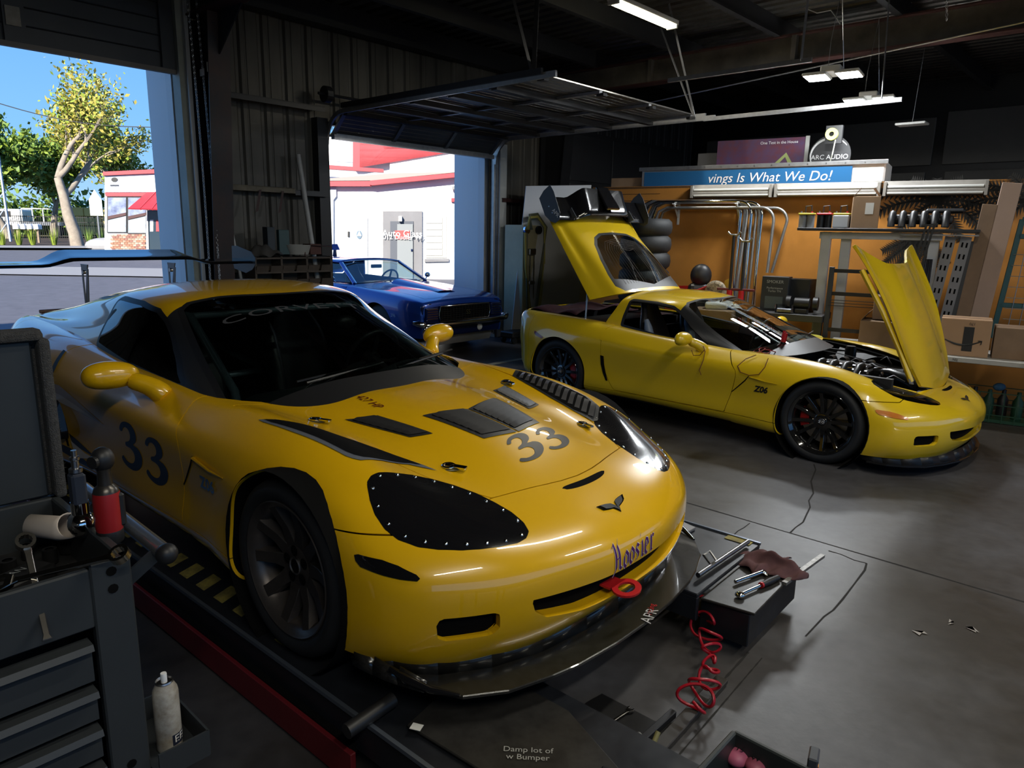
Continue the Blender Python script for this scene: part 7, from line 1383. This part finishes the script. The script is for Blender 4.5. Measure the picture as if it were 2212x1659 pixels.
for i, (s, z, m, lb) in enumerate(((1.25, .96, M_BLK, 'black plastic tray with curled edge on the tool chest'), (1.42, .92, M_RED, 'red plastic tray with pointed end on the tool chest'))):
    t = MB(); t.add([(-.3, -.2, 0), (.3, -.2, 0), (.3, .2, 0), (-.3, .2, 0), (-.36, -.25, .12), (.42, -.22, .14), (.40, .22, .16), (-.34, .24, .12)], [(0, 1, 2, 3), (0, 4, 5, 1), (1, 5, 6, 2), (2, 6, 7, 3), (3, 7, 4, 0)]); single('parts_tray', t, m, lb, 'tray', loc=tuple(O(s, .75+.1*i, z+.07*i)), rz=OROT, solid=.008)
tc_ = thing('red_tool_chest', 'dark red tool chest by the orange wall behind the hatch', 'tool chest', tuple(O(1.32, .8, 0)), OROT); MB().box((0, 0, .45), (.75, .45, .9)).build('case', mat('dark red enamel', (.12, .01, .015), .4), tc_, bev=.008)
for k in range(5): MB().box((0, -.228, .12+k*.16), (.70, .012, .14)).build('drawer', mat('dark red enamel', (.12, .01, .015), .4), tc_, bev=.004)
carton('chest_carton', O(1.28, .55, .90), (.5, .3, .20), OROT, 'brown carton with pale label on the red tool chest', M_CARD, True)
# barrel with lime lid
ba = thing('steel_drum', 'dark drum with lime green lid in front of the workbench', 'drum', tuple(O(2.98, 1.05, 0)), OROT); MB().lathe([(.0001, .0), (.26, 0), (.27, .02), (.26, .3), (.27, .32), (.26, .6), (.26, .66)], 28).build('drum', mat('blue black drum', (.012, .018, .03), .4), ba, smooth=40); MB().lathe([(.0001, .69), (.27, .69), (.285, .67), (.285, .655), (.0001, .655)], 28).build('lid', mat('lime lid', (.33, .30, .04), .5), ba, smooth=40)
# ------------------------------------------------------------------ white sheet, cabinet with hoses and parts bins near the doors
sb_ = Vector((-.04, 11.62, 0)); sd = Vector((math.cos(math.radians(22)), math.sin(math.radians(22)), 0))
tl_ = on_plane(1136, 402, sb_+Vector((.15, .3, 0)), Vector((-sd.y, sd.x, 0))); tr2 = on_plane(1277, 400, sb_+Vector((.15, .3, 0)), Vector((-sd.y, sd.x, 0)))
ws_ = MB(); ws_.v = [tuple(sb_), tuple(sb_+(tr2-tl_)), tuple(tr2), tuple(tl_)]; ws_.f = [(0, 1, 2, 3)]
single('white_sheet', ws_, mat('white foam sheet', (.62, .65, .72), .4, var=.06, vscale=2), 'tall white sheet leaning near the far door, behind the open hatch', 'sheet', solid=.02)
s2 = MB(); q0 = on_z(1188, 735, 0)+Vector((.3, .4, 0)); s2.v = [tuple(q0), tuple(q0+sd*.5), tuple(q0+sd*.62+Vector((.12, .15, 1.15))), tuple(q0+sd*.1+Vector((.12, .15, 1.15)))]; s2.f = [(0, 1, 2, 3)]; single('white_board', s2, M_MAS, 'short bright white board leaning beside the tall white sheet', 'board', solid=.02)
hc = thing('hose_cabinet', 'cream equipment cabinet with looped yellow hoses right of the far door', 'cabinet', tuple(W(-8.0, 8.62, 0)), BROT); MB().box((0, .30, 1.0), (.42, .42, 1.75)).build('case', mat('cream enamel', (.60, .56, .38), .5, var=.2, vscale=3), hc, bev=.01); MB().box((.0, .62, .9), (.45, .22, 1.9)).build('side_case', mat('grey enamel', (.38, .37, .36), .5), hc, bev=.01)
for e in (.12, .42): MB().cyl((.23, e, 1.80), (.27, e, 1.80), .065, n=20).build('dial', M_BLK if e > .3 else M_CHROME, hc, smooth=40)
MB().box((.24, .27, 1.45), (.06, .16, .10)).build('valve_block', M_STEEL, hc, bev=.01); MB().box((.24, .27, .95), (.05, .14, .06)).build('valve_block', M_STEEL, hc, bev=.01); MB().bar((.25, .22, .5), (.25, .22, 1.45), .012).build('pipe', M_STEEL, hc); MB().bar((.25, .32, .5), (.25, .32, 1.45), .012).build('pipe', M_STEEL, hc)
for k in range(4): MB().tube([(.27+.02*k, .10+.02*k, 1.80), (.30, .12, 1.98+.02*k), (.30, .32, 2.0+.02*k), (.30, .50+.02*k, 1.85), (.29, .54-.03*k, 1.2), (.32, .42-.05*k, .55-.06*k), (.30, .20-.03*k, .55), (.29, .06+.01*k, 1.2), (.28, .04+.02*k, 1.75)], .014, 6).build('hose', mat('yellow hose', (.48, .44, .14), .5) if k < 2 else mat('olive hose', (.14, .15, .10), .5), hc, smooth=60)
sk = thing('paint_can_stand', 'black wheeled stand below the hose cabinet', 'stand', tuple(W(-7.75, 8.45, 0)), BROT); MB().box((0, .1, .14), (.3, .5, .1)).build('base', M_BLK, sk, bev=.02); [MB().cyl((x, y, .05), (x+.03, y, .05), .05, n=14).build('caster', M_BLK, sk) for x in (-.12, .12) for y in (-.1, .3)]
pb = thing('parts_bins', 'brown wooden parts bin cabinet with three columns against the sheet wall', 'cabinet', tuple(W(-8.18, 4.74, 0)), BROT); M_BIN = mat('dusty brown board', (.085, .065, .05), .8, var=.3, vscale=6)
MB().box((-.1, 0, .70), (.04, 1.05, 1.4)).build('back', M_BIN, pb)
for v in (-.52, -.18, .17, .52): MB().box((.02, v, .70), (.26, .025, 1.42)).build('divider', M_BIN, pb)
for r in range(9): MB().box((.02, 0, .03+r*.17), (.26, 1.05, .02)).build('shelf', M_BIN, pb)
for r in range(8):
    for c in range(6):
        v = -.435+c*.1745+(.005 if c % 2 else -.005); MB().box((.155, v, .075+r*.17), (.012, .155, .075), rot=Matrix.Rotation(.35, 3, 'Y')).build('bin_front', M_BIN, pb)
for nm, c, d, m, lb, ct in (('upright_box', (-8.2, 4.50, 1.43), (.12, .10, .33), mat('slate card', (.03, .04, .05), .6), 'tall slate box standing on the parts bins', 'box'), ('upright_box', (-8.15, 4.66, 1.43), (.06, .14, .30), mat('teal printed card', (.03, .07, .075), .5), 'leaning box with teal printed strip on the parts bins', 'box'), ('wooden_crate', (-8.18, 5.08, 1.43), (.18, .16, .13), mat('reddish wood', (.08, .03, .022), .7), 'small reddish wooden crate on the parts bins', 'crate')):
    single(nm, MB().box((0, 0, d[2]/2), d), m, lb, ct, loc=tuple(W(*c)), rz=BROT, bev=.004)
bs_ = MB(); bs_.lathe([(.0001, .01), (.10, .01), (.13, .12), (.14, .12), (.105, 0), (.0001, 0)], 24, Matrix.Diagonal((.8, 1.3, 1, 1))); single('plastic_basin', bs_, mat('grey white plastic', (.30, .29, .26), .5), 'grey white plastic basin on the parts bins', 'basin', loc=tuple(W(-8.15, 4.86, 1.43)), rz=BROT, smooth=50)
bg = MB().grid(lambda u, v: ((u-.5)*.26, (v-.5)*.40, .12*math.sin(math.pi*u)*math.sin(math.pi*v)+.035*math.sin(11*u+5*v)*math.sin(9*v)), 14, 16); single('plastic_bag', bg, mat('dark film', (.06, .055, .05), .25), 'crumpled dark plastic bag on the parts bins', 'bag', loc=tuple(W(-8.15, 4.38, 1.435)), rz=BROT, smooth=60)
single('white_pipe', MB().tube([W(-8.15, 5.27, .02)[:], W(-8.32, 5.02, 2.66)[:]], .032, 12), mat('dirty white pvc', (.46, .45, .43), .5, var=.3, vscale=5), 'tall white plastic pipe leaning against the sheet wall', 'pipe', smooth=40); single('thin_pipe', MB().tube([W(-8.1, 4.22, .02)[:], W(-8.3, 4.02, 2.15)[:]], .018, 10), mat('dirty white pvc', (.46, .45, .43), .5), 'thin pale pipe leaning beside the column', 'pipe', smooth=40)
single('thin_rod', MB().tube([W(-7.95, 5.02, .02)[:], W(-8.08, 4.90, 1.55)[:], W(-8.05, 5.28, 1.53)[:]], .010, 8), M_RUST, 'thin bent steel rod leaning against the parts bins', 'rod', smooth=40)
single('orange_strap', MB().grid(lambda u, v: ((u-.5)*.22, (v-.5)*.42, .06*math.sin(math.pi*v)+.02*math.sin(8*v)), 6, 12), mat('orange webbing', (.60, .16, .02), .6, var=.3, vscale=20), 'orange ratchet strap heap beside the parts bins', 'strap', loc=tuple(W(-7.75, 4.35, 1.02)), rz=BROT, solid=.02)
single('strap_stool', MB().box((0, 0, .5), (.35, .55, 1.0)), M_BIN, 'dark brown wooden box under the orange strap', 'box', loc=tuple(W(-7.75, 4.35, 0)), rz=BROT, bev=.01)
# ------------------------------------------------------------------ tool cart at the left, tools, tray, floor things
M_CART = mat('dark grey cart enamel', (.030, .034, .037), .42, var=.12, vscale=6); M_CARPET = mat('matted grey carpet', (.075, .073, .072), .95, var=.5, vscale=60, bump=.8, bscale=300)
CU, CV = -1.76, .557
TC = thing('tool_cart', 'dark grey tool cart with drawers and raised lid at the left picture edge', 'tool cart', tuple(W(CU, CV, 0)), BROT)      # local x = U, y = V; corner nearest the car at 0,0
def cpart(name, mb, m, par=None, **k): return mb.build(name, m, par or TC, **k)
WV = .98; DU = .56; TZ = .95
fr_ = MB(); fr_.box((-DU/2, -WV/2, .13), (DU, WV, .04)); cpart('cart_base', fr_, M_CART)
cpart('side_panel', MB().box((-DU/2, -.012, .54), (DU, .024, .84)), M_CART, bev=.004); cpart('side_panel', MB().box((-DU/2, -WV+.012, .54), (DU, .024, .84)), M_CART, bev=.004); cpart('back_panel', MB().box((-DU+.012, -WV/2, .54), (.024, WV, .84)), M_CART, bev=.004)
cpart('corner_post', MB().box((-.012, -.045, .54), (.03, .09, .84)), M_CART, bev=.004); cpart('top_apron', MB().box((-.008, -WV/2-.04, .875), (.02, WV-.1, .15)), M_CART, bev=.004); cpart('tray_floor', MB().box((-DU/2, -WV/2, .82), (DU-.04, WV-.04, .015)), mat('dark drawer mat', (.012, .012, .013), .8))
zz = .775
for h in (.12, .10, .10, .16, .16):
    z0 = zz-h; d = MB().add([(.004, -WV+.09, z0+.012), (.004, -.105, z0+.012), (.004, -.105, zz-.03), (.004, -WV+.09, zz-.03), (.030, -WV+.09, zz-.018), (.030, -.105, zz-.018), (.022, -WV+.09, zz-.004), (.022, -.105, zz-.004), (-.02, -WV+.09, zz-.004), (-.02, -.105, zz-.004), (-.02, -WV+.09, z0+.012), (-.02, -.105, z0+.012)], [(0, 1, 2, 3), (3, 2, 5, 4), (4, 5, 7, 6), (6, 7, 9, 8), (0, 10, 11, 1), (0, 3, 4, 6, 8, 10), (1, 11, 9, 7, 5, 2)]); cpart('drawer', d, M_CART, smooth=30); zz -= h+.004
for z in (.93, .885, .40, .30): cpart('post_hole', MB().cyl((.004, -.045, z), (.0045, -.045, z), .012, n=10), M_DEEP)
for x in (-.07, -.5):
    for y in (-.08, -WV+.08): w_ = cpart('caster', MB().cyl((x, y-.02, .055), (x, y+.02, .055), .055, n=18), M_RUB, smooth=40)
# side handle and lid
cpart('push_handle', MB().cyl((-.02, .085, .93), (-.62, .085, .94), .021, n=16), mat('polished handle', (.30, .31, .33), .22, metal=.8), smooth=40); cpart('handle_end', MB().sphere((-.0, .085, .93), .027, 10), M_BLK, smooth=60); cpart('handle_bracket', MB().bar((-.06, .0, .86), (-.05, .085, .92), .035, .008, up=(1, 0, 0)), M_CART); cpart('handle_bracket', MB().bar((-.50, .0, .86), (-.50, .085, .92), .035, .008, up=(1, 0, 0)), M_CART)
lid = cpart('lid', MB().box((-DU-.02, -WV/2-.02, 1.19), (.04, WV-.0, .46)), M_CART, bev=.006); cpart('lid_carpet', MB().box((-DU-.045, -WV/2-.005, 1.20), (.05, WV+.05, .50)), M_CARPET, lid, bev=.02, seg=2); cpart('lid_edge', MB().box((-DU-.0, .005, 1.19), (.055, .03, .47)), M_CARPET, lid, bev=.01, seg=2); cpart('lid_edge', MB().box((-DU-.0, -WV/2, 1.435), (.055, WV, .03)), M_CARPET, lid, bev=.01, seg=2)
fz = MB()
for _ in range(500):
    z = rng.uniform(.96, 1.43); x = -DU+rng.uniform(-.06, .02); a = rng.uniform(-1, 1); fz.add([(x, .018, z), (x+.0012, .018, z), (x+.006*a, .018+rng.uniform(.004, .014), z+rng.uniform(-.006, .006))], [(0, 1, 2)])
cpart('carpet_pile', fz, mat('loose fibre', (.16, .155, .15), .9), lid)['kind'] = 'stuff'
cpart('lid_strut', MB().cyl((-.16, -.26, .86), (-.46, -.30, 1.12), .011, n=10).cyl((-.44, -.30, 1.10), (-.53, -.31, 1.28), .006, n=8), M_BLK, smooth=40); cpart('strut_mount', MB().box((-.16, -.26, .845), (.05, .03, .03)), M_BLK, bev=.004)
tr_ = cpart('side_tray', MB().box((-.10, .075, .335), (.26, .13, .006)), M_CART)
for c, d in (((.03, .075, .37), (.006, .13, .075)), ((-.23, .075, .37), (.006, .13, .075)), ((-.10, .14, .37), (.26, .006, .075))): cpart('tray_side', MB().box(c, d), M_CART, tr_)
def on_cart(x, y, z): return W(CU+x, CV+y, z)
can = thing('spray_can', 'dirty white spray can in the side tray of the tool cart', 'spray can', tuple(on_cart(-.07, .075, .340)), BROT+.9)
MB().lathe([(.0001, 0), (.031, 0), (.033, .004), (.033, .165), (.031, .178), (.022, .196), (.021, .198)], 32).build('can_body', mat('grimy white tin', (.50, .48, .43), .4, var=.5, vscale=22, col2=(.22, .18, .13)), can, smooth=40); MB().lathe([(.021, .196), (.0235, .200), (.0215, .204), (.019, .199)], 28).build('rim', M_STEEL, can, smooth=40); MB().lathe([(.0001, .194), (.02, .196)], 20).build('cup', M_BLK, can); MB().lathe([(.0001, .225), (.0075, .225), (.008, .222), (.008, .198)], 16).build('nozzle', M_WHITE, can, smooth=40)
lb_ = MB(); lb_.grid(lambda u, v: (.0334*math.cos(-1.0+u*1.6), .0334*math.sin(-1.0+u*1.6), .02+.032*v), 14, 4); lb_.build('label_oval', mat('navy print', (.015, .02, .04), .4), can); v, f = text_tris('EEL', .03); tx = MB(); tx.v = [(.0338*math.cos(-.2+x/.0338), .0338*math.sin(-.2+x/.0338), .037+y) for x, y in v]; tx.f = f; tx.build('label_letters', mat('white print', (.7, .7, .7), .5), can)
# tools in the cart tray
M_WR = mat('satin chrome tool', (.50, .48, .44), .22, metal=1.0, var=.3, vscale=30)
def wrench(name, L, r, label, M, open_end=False, m=None, cat='wrench'):
    m = m or M_WR; t = link(name, None); t.matrix_world = M; tag(t, label, cat); g = MB()
    def ring(cx, r):
        n = 24; h = r*.42
        for k in range(n+1):
            a = 2*math.pi*k/n; ri = r*.66*(1+.06*math.cos(12*a)); g.v += [(cx+r*math.cos(a), r*math.sin(a), h), (cx+ri*math.cos(a), ri*math.sin(a), h), (cx+ri*math.cos(a), ri*math.sin(a), -h), (cx+r*math.cos(a), r*math.sin(a), -h)]
        k0 = len(g.v)-4*(n+1)
        for k in range(n):
            for j in range(4): a_, b_ = k0+4*k+j, k0+4*k+(j+1) % 4; g.f.append((a_, b_, b_+4, a_+4))
    ring(0, r); o = g.build('ring_end', m, t, smooth=40)
    MB().prism([(r*.8, -r*.45), (r*1.6, -r*.36), (L-r*1.2, -r*.30), (L-r*.6, -r*.5), (L-r*.6, r*.5), (L-r*1.2, r*.30), (r*1.6, r*.36), (r*.8, r*.45)], -r*.16, r*.16).build('shank', m, t, bev=.0015)
    if open_end: MB().prism([(L-r*.7, -r*.6), (L+r*.2, -r*1.0), (L+r*1.1, -r*.8), (L+r*.9, -r*.45), (L+r*.1, -r*.35), (L+r*.1, r*.35), (L+r*.9, r*.45), (L+r*1.1, r*.8), (L+r*.2, r*1.0), (L-r*.7, r*.6)], -r*.3, r*.3).build('open_jaw', m, t, bev=.0015)
    return t
def at(px, py, z, to, zt, up=(0, 0, 1)):
    a = on_z(px, py, z); b = on_z(*to, zt); return lookM(a, b-a, up)
wrench('ring_wrench', .26, .021, 'chrome ring wrench standing head up in the cart tray', at(55, 1170, 1.005, (75, 1260), .93, (.3, -.3, 1)))
wrench('ring_wrench', .25, .023, 'large chrome ring wrench lying across the cart corner', at(258, 1198, .985, (95, 1238), .95, (.35, -.5, 1)), True)
def cartthing(name, px, py, z, label, cat): c = on_z(px, py, z); return thing(name, label, cat, tuple(c), BROT)
ra = cartthing('cordless_ratchet', 240, 1168, .935, 'red and black cordless ratchet standing upright in the cart tray', 'power tool')
MB().lathe([(.0001, 0), (.030, 0), (.032, .004), (.032, .03), (.031, .034)], 24).build('base', M_BLK, ra, smooth=40); MB().lathe([(.031, .03), (.033, .05), (.033, .12), (.031, .135)], 24).build('grip', mat('red tool plastic', (.30, .012, .014), .4, var=.1), ra, smooth=40); MB().box((0, .026, .085), (.05, .02, .09)).build('grip_inlay', M_BLK, ra, bev=.006)
MB().lathe([(.031, .133), (.028, .145), (.018, .155), (.016, .19), (.020, .205)], 24).build('collar', mat('dark steel', (.06, .055, .05), .3, metal=.7), ra, smooth=40); MB().sphere((0, 0, .222), .028, 10, (1, 1, 1.15)).build('head', M_BLK, ra, smooth=60); MB().cyl((.012, -.022, .222), (.016, -.030, .222), .016, n=16).build('anvil_ring', M_BLK, ra)
ai = cartthing('air_ratchet', 180, 1160, .935, 'chrome air ratchet with blue grip and hose fitting, beside the red ratchet', 'power tool')
MB().sphere((.0, 0, .04), .034, 10, (1.1, 1, 1)).build('head', M_CHROME, ai, smooth=60); MB().cyl((0, 0, .05), (0, 0, .10), .021, n=20).build('neck', M_CHROME, ai, smooth=40); MB().box((0, 0, .135), (.042, .034, .085)).build('grip', mat('slate blue rubber', (.025, .032, .05), .6), ai, bev=.006)
MB().lathe([(.010, .178), (.016, .18), (.016, .19), (.009, .192), (.009, .21), (.012, .213), (.012, .22), (.007, .222), (.007, .238), (.0001, .238)], 14).build('hose_fitting', M_STEEL, ai, smooth=40)
tb_ = cartthing('cardboard_tube', 100, 1150, .90, 'torn cardboard tube lying in the cart tray', 'tube'); c2 = (on_z(150, 1135, .935)-tb_.location); R_ = Matrix.Rotation(-BROT, 4, 'Z'); MB().tube([(R_ @ Vector(p))[:] for p in ((-.03, -.02, .03), tuple(c2*.6), tuple(c2))], [.028, .032, .034], 20, cap=False).build('tube', mat('pale torn card', (.55, .48, .42), .8), tb_, smooth=50, solid=.003)
for i, (px, py, r) in enumerate(((20, 1240, .02), (110, 1215, .018), (150, 1190, .025), (60, 1205, .015))):
    t = cartthing('socket', px, py, .832, ('dark socket lying at the left of the cart tray', 'dark socket under the large wrench', 'dark socket beside the cardboard tube', 'small dark socket behind the standing wrench')[i], 'socket'); MB().lathe([(r*.6, .04), (r, .04), (r, .0), (.0001, 0)], 18).build('barrel', mat('black oxide', (.02, .02, .021), .35, metal=.5), t, smooth=40)
bxn = cartthing('black_pouch', 25, 1285, .832, 'black pouch with pale lettering in the cart tray front', 'pouch'); MB().box((0, 0, .025), (.08, .2, .05), rz=.4).build('pouch', M_BLK, bxn, bev=.012, seg=2); text_on('pouch_letters', 'TITAN', mat('grey print', (.3, .32, .33), .5), Matrix.Rotation(2.0, 4, 'Z') @ Matrix.Translation((0, 0, .0515)), .03, bxn)
# drip tray on a cart at the bottom right
tq = on_z(1587, 1578, .70); TR = thing('parts_tray_cart', 'dark steel tray cart at the bottom picture edge', 'tray cart', tuple(Vector((tq.x, tq.y, 0))), BROT); M_TRAY = mat('dark green grey steel', (.020, .024, .024), .4)
MB().box((.25, -.25, .60), (.5, .5, .01)).build('tray_floor', mat('black tray mat', (.006, .007, .007), .7), TR)
for c, d in (((.25, .0, .65), (.5, .012, .10)), ((0, -.25, .65), (.012, .5, .10)), ((.25, -.5, .65), (.5, .012, .10)), ((.5, -.25, .65), (.012, .5, .10))): MB().box(c, d).build('tray_side', M_TRAY, TR, bev=.003)
for x in (.03, .47):
    for y in (-.03, -.47): MB().box((x, y, .3), (.03, .03, .6)).build('leg', M_TRAY, TR)
for i, (px, py, r, m, lb) in enumerate(((1592, 1630, .026, mat('pink rubber', (.42, .10, .17), .5), 'larger pink round mallet head in the bottom tray'), (1632, 1650, .022, mat('dark pink rubber', (.30, .07, .11), .5), 'smaller pink round mallet head in the bottom tray'))):
    c = on_z(px, py, .655); t = thing('mallet', lb, 'mallet', tuple(Vector((c.x, c.y, .605))), 0); MB().sphere((0, 0, .045), r, 10, (1, 1, .7)).build('head', m, t, smooth=60); MB().cyl((0, 0, .0), (0, 0, .04), .009, n=12).build('handle', M_STEEL, t); text_on('scribble', 'V15' if i == 0 else 'W', M_DKGREY, Matrix.Translation((0, 0, .045+r*.7)) @ Matrix.Rotation(-.6, 4, 'Z'), .018, t)
c = on_z(1668, 1655, .64); t = thing('orange_cap_ring', 'orange and white ring cap in the bottom tray', 'cap', tuple(Vector((c.x, c.y, .605))), 0); MB().lathe([(.0001, .045), (.014, .047), (.016, .044)], 20).build('cap', M_WHITE, t, smooth=40); MB().lathe([(.015, .03), (.022, .032), (.023, .04), (.016, .045)], 24).build('ring', mat('orange plastic', (.50, .20, .03), .5), t, smooth=40); MB().cyl((0, 0, 0), (0, 0, .04), .02, n=16).build('barrel', M_BLK, t)
c = on_z(1757, 1640, .70); pk_ = thing('tool_packet', 'upright dark packet with an orange stripe in the bottom tray', 'packet', tuple(Vector((c.x, c.y, .605))), BROT+.25); MB().box((0, 0, .055), (.02, .045, .11)).build('packet', mat('dark packet print', (.04, .045, .055), .35), pk_, bev=.003); MB().box((.0105, -.004, .05), (.002, .009, .075)).build('stripe', mat('orange plastic', (.50, .20, .03), .5), pk_)
# black mat and tools on the floor in front of the lift
mt = MB(); pm = [on_z(*q) for q in ((1268, 1520), (1300, 1502), (1425, 1567), (1360, 1625), (1330, 1659), (1100, 1700), (1090, 1659))]; mt.v = [(p.x, p.y, .004) for p in pm]; mt.f = [tuple(range(len(pm)))]; single('floor_mat', mt, mat('oily black mat', (.008, .008, .009), .55, var=.4, vscale=10), 'oily black rubber mat on the floor before the lift', 'mat', solid=.008)
wrench('combination_wrench', .17, .015, 'combination wrench lying alone on the black floor mat', at(1293, 1577, .02, (1345, 1543), .02), True)
pt = thing('needle_pliers', 'grey and red handled pliers among the tools on the floor mat', 'pliers', tuple(on_z(1340, 1615, .012)), 0); a_, b_ = on_z(1320, 1640, .02)-pt.location, on_z(1382, 1588, .03)-pt.location; c_2 = on_z(1386, 1602, .02)-pt.location
MB().tube([a_, a_.lerp(b_, .5)+Vector((0, 0, .012)), b_], [.006, .010, .012], 8).build('handle', mat('grey grip', (.13, .13, .13), .5), pt, smooth=50); MB().tube([a_, a_.lerp(c_2, .5), c_2], [.006, .010, .011], 8).build('handle', M_RED, pt, smooth=50)
ig = thing('impact_gun', 'black pistol grip air gun at the bottom edge of the floor mat', 'power tool', tuple(on_z(1310, 1645, .012)), .3); MB().cyl((-.07, 0, .05), (.07, 0, .05), .032, n=18).build('body', M_BLK, ig, smooth=40); MB().cyl((-.07, 0, .05), (-.11, 0, .05), .014, n=12).build('anvil', M_STEEL, ig, smooth=40); MB().bar((.03, 0, .04), (.06, -.10, .03), .03, .035).build('grip', M_BLK, ig, bev=.008)
for i, (px, py) in enumerate(((1285, 1625), (1320, 1612), (1335, 1598), (1300, 1605), (1270, 1645), (1350, 1610))):
    t = thing('hose_clamp', 'small steel ring clamp scattered on the floor mat', 'clamp', tuple(on_z(px, py, .012)), rng.uniform(0, 3), 'ring clamps on the floor mat'); MB().tube([(.013*math.cos(a), .013*math.sin(a), .005) for a in [2*math.pi*k/14 for k in range(14)]], .003, 5, close=True).build('ring', M_STEEL, t, smooth=50); MB().box((.015, 0, .006), (.012, .008, .008)).build('screw', M_STEEL, t)
fk = MB().prism([(-.05, .0), (-.02, .022), (.02, .025), (.05, .01), (.048, -.006), (.02, .008), (-.02, .004), (-.045, -.012)], 0, .004); single('brass_hook', fk, mat('olive brass', (.22, .18, .08), .45, metal=.6), 'curved olive metal bracket on the floor near the mat', 'bracket', loc=tuple(on_z(1165, 1652, .003)), rz=.2)
single('floor_bar', MB().bar(on_z(1560, 1467, .02), on_z(1370, 1675, .02), .05, .02), mat('brown black channel', (.028, .024, .02), .5), 'long flat steel bar lying along the floor joint', 'bar', bev=.003); single('floor_rail', MB().bar(on_z(1455, 1540, .025), on_z(1300, 1680, .025), .025, .03), M_STEELBK, 'short black rail lying beside the flat steel bar', 'rail', bev=.003)
# rag and ratchets on the far runway ledge
lz = .2145
def ld(px, py): return on_z(px, py, lz)
rg2 = MB(); rc_ = ld(1660, 1225); rgx = random.Random(3)
rg2.grid(lambda u, v: (rc_.x+(u-.5)*.26+.03*math.sin(7*v), rc_.y+(v-.5)*.22+.03*math.sin(6*u), lz+.006+.05*math.sin(math.pi*u)*math.sin(math.pi*v)*(1+.5*math.sin(9*u+4*v))+.014*math.sin(17*u-6*v)*math.sin(13*v)), 26, 24); single('shop_rag', rg2, mat('mauve shop rag', (.10, .045, .048), .95, var=.3, vscale=30), 'crumpled mauve shop rag on the tool ledge of the lift', 'rag', smooth=70, solid=.003)
def ratchet(p, q, label, grip):
    a, b = ld(*p)+Vector((0, 0, .012)), ld(*q)+Vector((0, 0, .012)); t = thing('ratchet_wrench', label, 'ratchet', tuple(a-Vector((0, 0, .012))), 0); d = b-a; o_ = Vector((0, 0, .012))
    if grip: MB().sphere(o_, .022, 8, (1, 1, .6)).build('head', M_CHROME, t, smooth=60); MB().cyl(o_, o_+d*.55, .0075, n=10).build('shaft', M_CHROME, t, smooth=40); MB().cyl(o_+d*.53, o_+d*.57, .014, n=12).build('red_ring', M_RED, t, smooth=40); MB().tube([o_+d*.56, o_+d*.75, o_+d], [.012, .016, .013], 12).build('grip', M_BLK, t, smooth=50)
    else: MB().cyl(o_, o_+d, .009, n=10).build('shaft', M_CHROME, t, smooth=40); MB().sphere(o_+d, .018, 8, (1, 1, .5)).build('head', M_CHROME, t, smooth=60)
    return t
ratchet((1598, 1290), (1680, 1253), 'chrome ratchet with black and red grip on the tool ledge', True); ratchet((1588, 1262), (1648, 1240), 'plain chrome extension bar beside the rag on the tool ledge', False)
wrench('combination_wrench', .08, .012, 'short open wrench half under the mauve rag', lookM(ld(1625, 1230)+Vector((0, 0, .01)), ld(1655, 1245)-ld(1625, 1230), (0, 0, 1)), True)
# odds and ends on the street coupe
def sl(x, y, z): return SM @ Vector((x, y, z))
fb2 = thing('test_lamp', 'red and black cylindrical work lamp standing on the cowl of the street coupe', 'lamp', tuple(sl(-.60, -.33, .772)), 0); MB().cyl((0, 0, 0), (.0, 0, .07), .02, n=14).build('base', M_BLK, fb2, smooth=40); MB().cyl((0, 0, .07), (.01, 0, .15), .024, n=14).build('head', M_RED, fb2, smooth=40); MB().cyl((0, 0, .15), (.01, 0, .165), .016, n=12).build('cap', M_RED, fb2)
cw_ = []
for k in range(60): t_ = k/59; a = t_*2*math.pi*3; cw_.append(tuple(sl(-.70+.10*t_+.05*math.sin(a), -.62+.12*t_+.09*math.cos(a), .785+.015*math.sin(a*1.3))))
single('test_lead', MB().tube(cw_, .004, 5), mat('red wire', (.25, .02, .02), .5), 'tangled red test lead on the cowl corner of the street coupe', 'wire', smooth=50)
lp_ = [sl(-.62, -.80, .775), sl(-.68, -.86, .74), sl(-.72, -.915, .68), sl(-.68, -.935, .635), sl(-.60, -.938, .62), sl(-.52, -.935, .64), sl(-.49, -.90, .70), sl(-.50, -.83, .765)]
sm_ = []
for i in range(len(lp_)-1):
    for k in range(4): sm_.append(tuple(lp_[i].lerp(lp_[i+1], k/4)))
single('hanging_lead', MB().tube(sm_+[tuple(lp_[-1])], .0035, 5), mat('brown wire', (.12, .03, .015), .5), 'thin brown lead looped over the front fender of the street coupe', 'wire', smooth=50)
l2 = [sl(-1.08, -.86, .80), sl(-1.04, -.90, .76), sl(-1.02, -.95, .70), sl(-1.05, -.955, .60), sl(-1.03, -.955, .56)]; single('hanging_lead', MB().tube([tuple(p) for p in l2], .0035, 5), mat('brown wire', (.12, .03, .015), .5), 'thin brown lead dangling from the mirror of the street coupe', 'wire', smooth=50)
l3 = [sl(-1.16, -.92, .76), sl(-1.12, -.95, .72), sl(-1.06, -.95, .73), sl(-1.03, -.93, .78)]; single('hanging_lead', MB().tube([tuple(p) for p in l3], .0035, 5), mat('brown wire', (.12, .03, .015), .5), 'short brown lead loop under the mirror of the street coupe', 'wire', smooth=50)
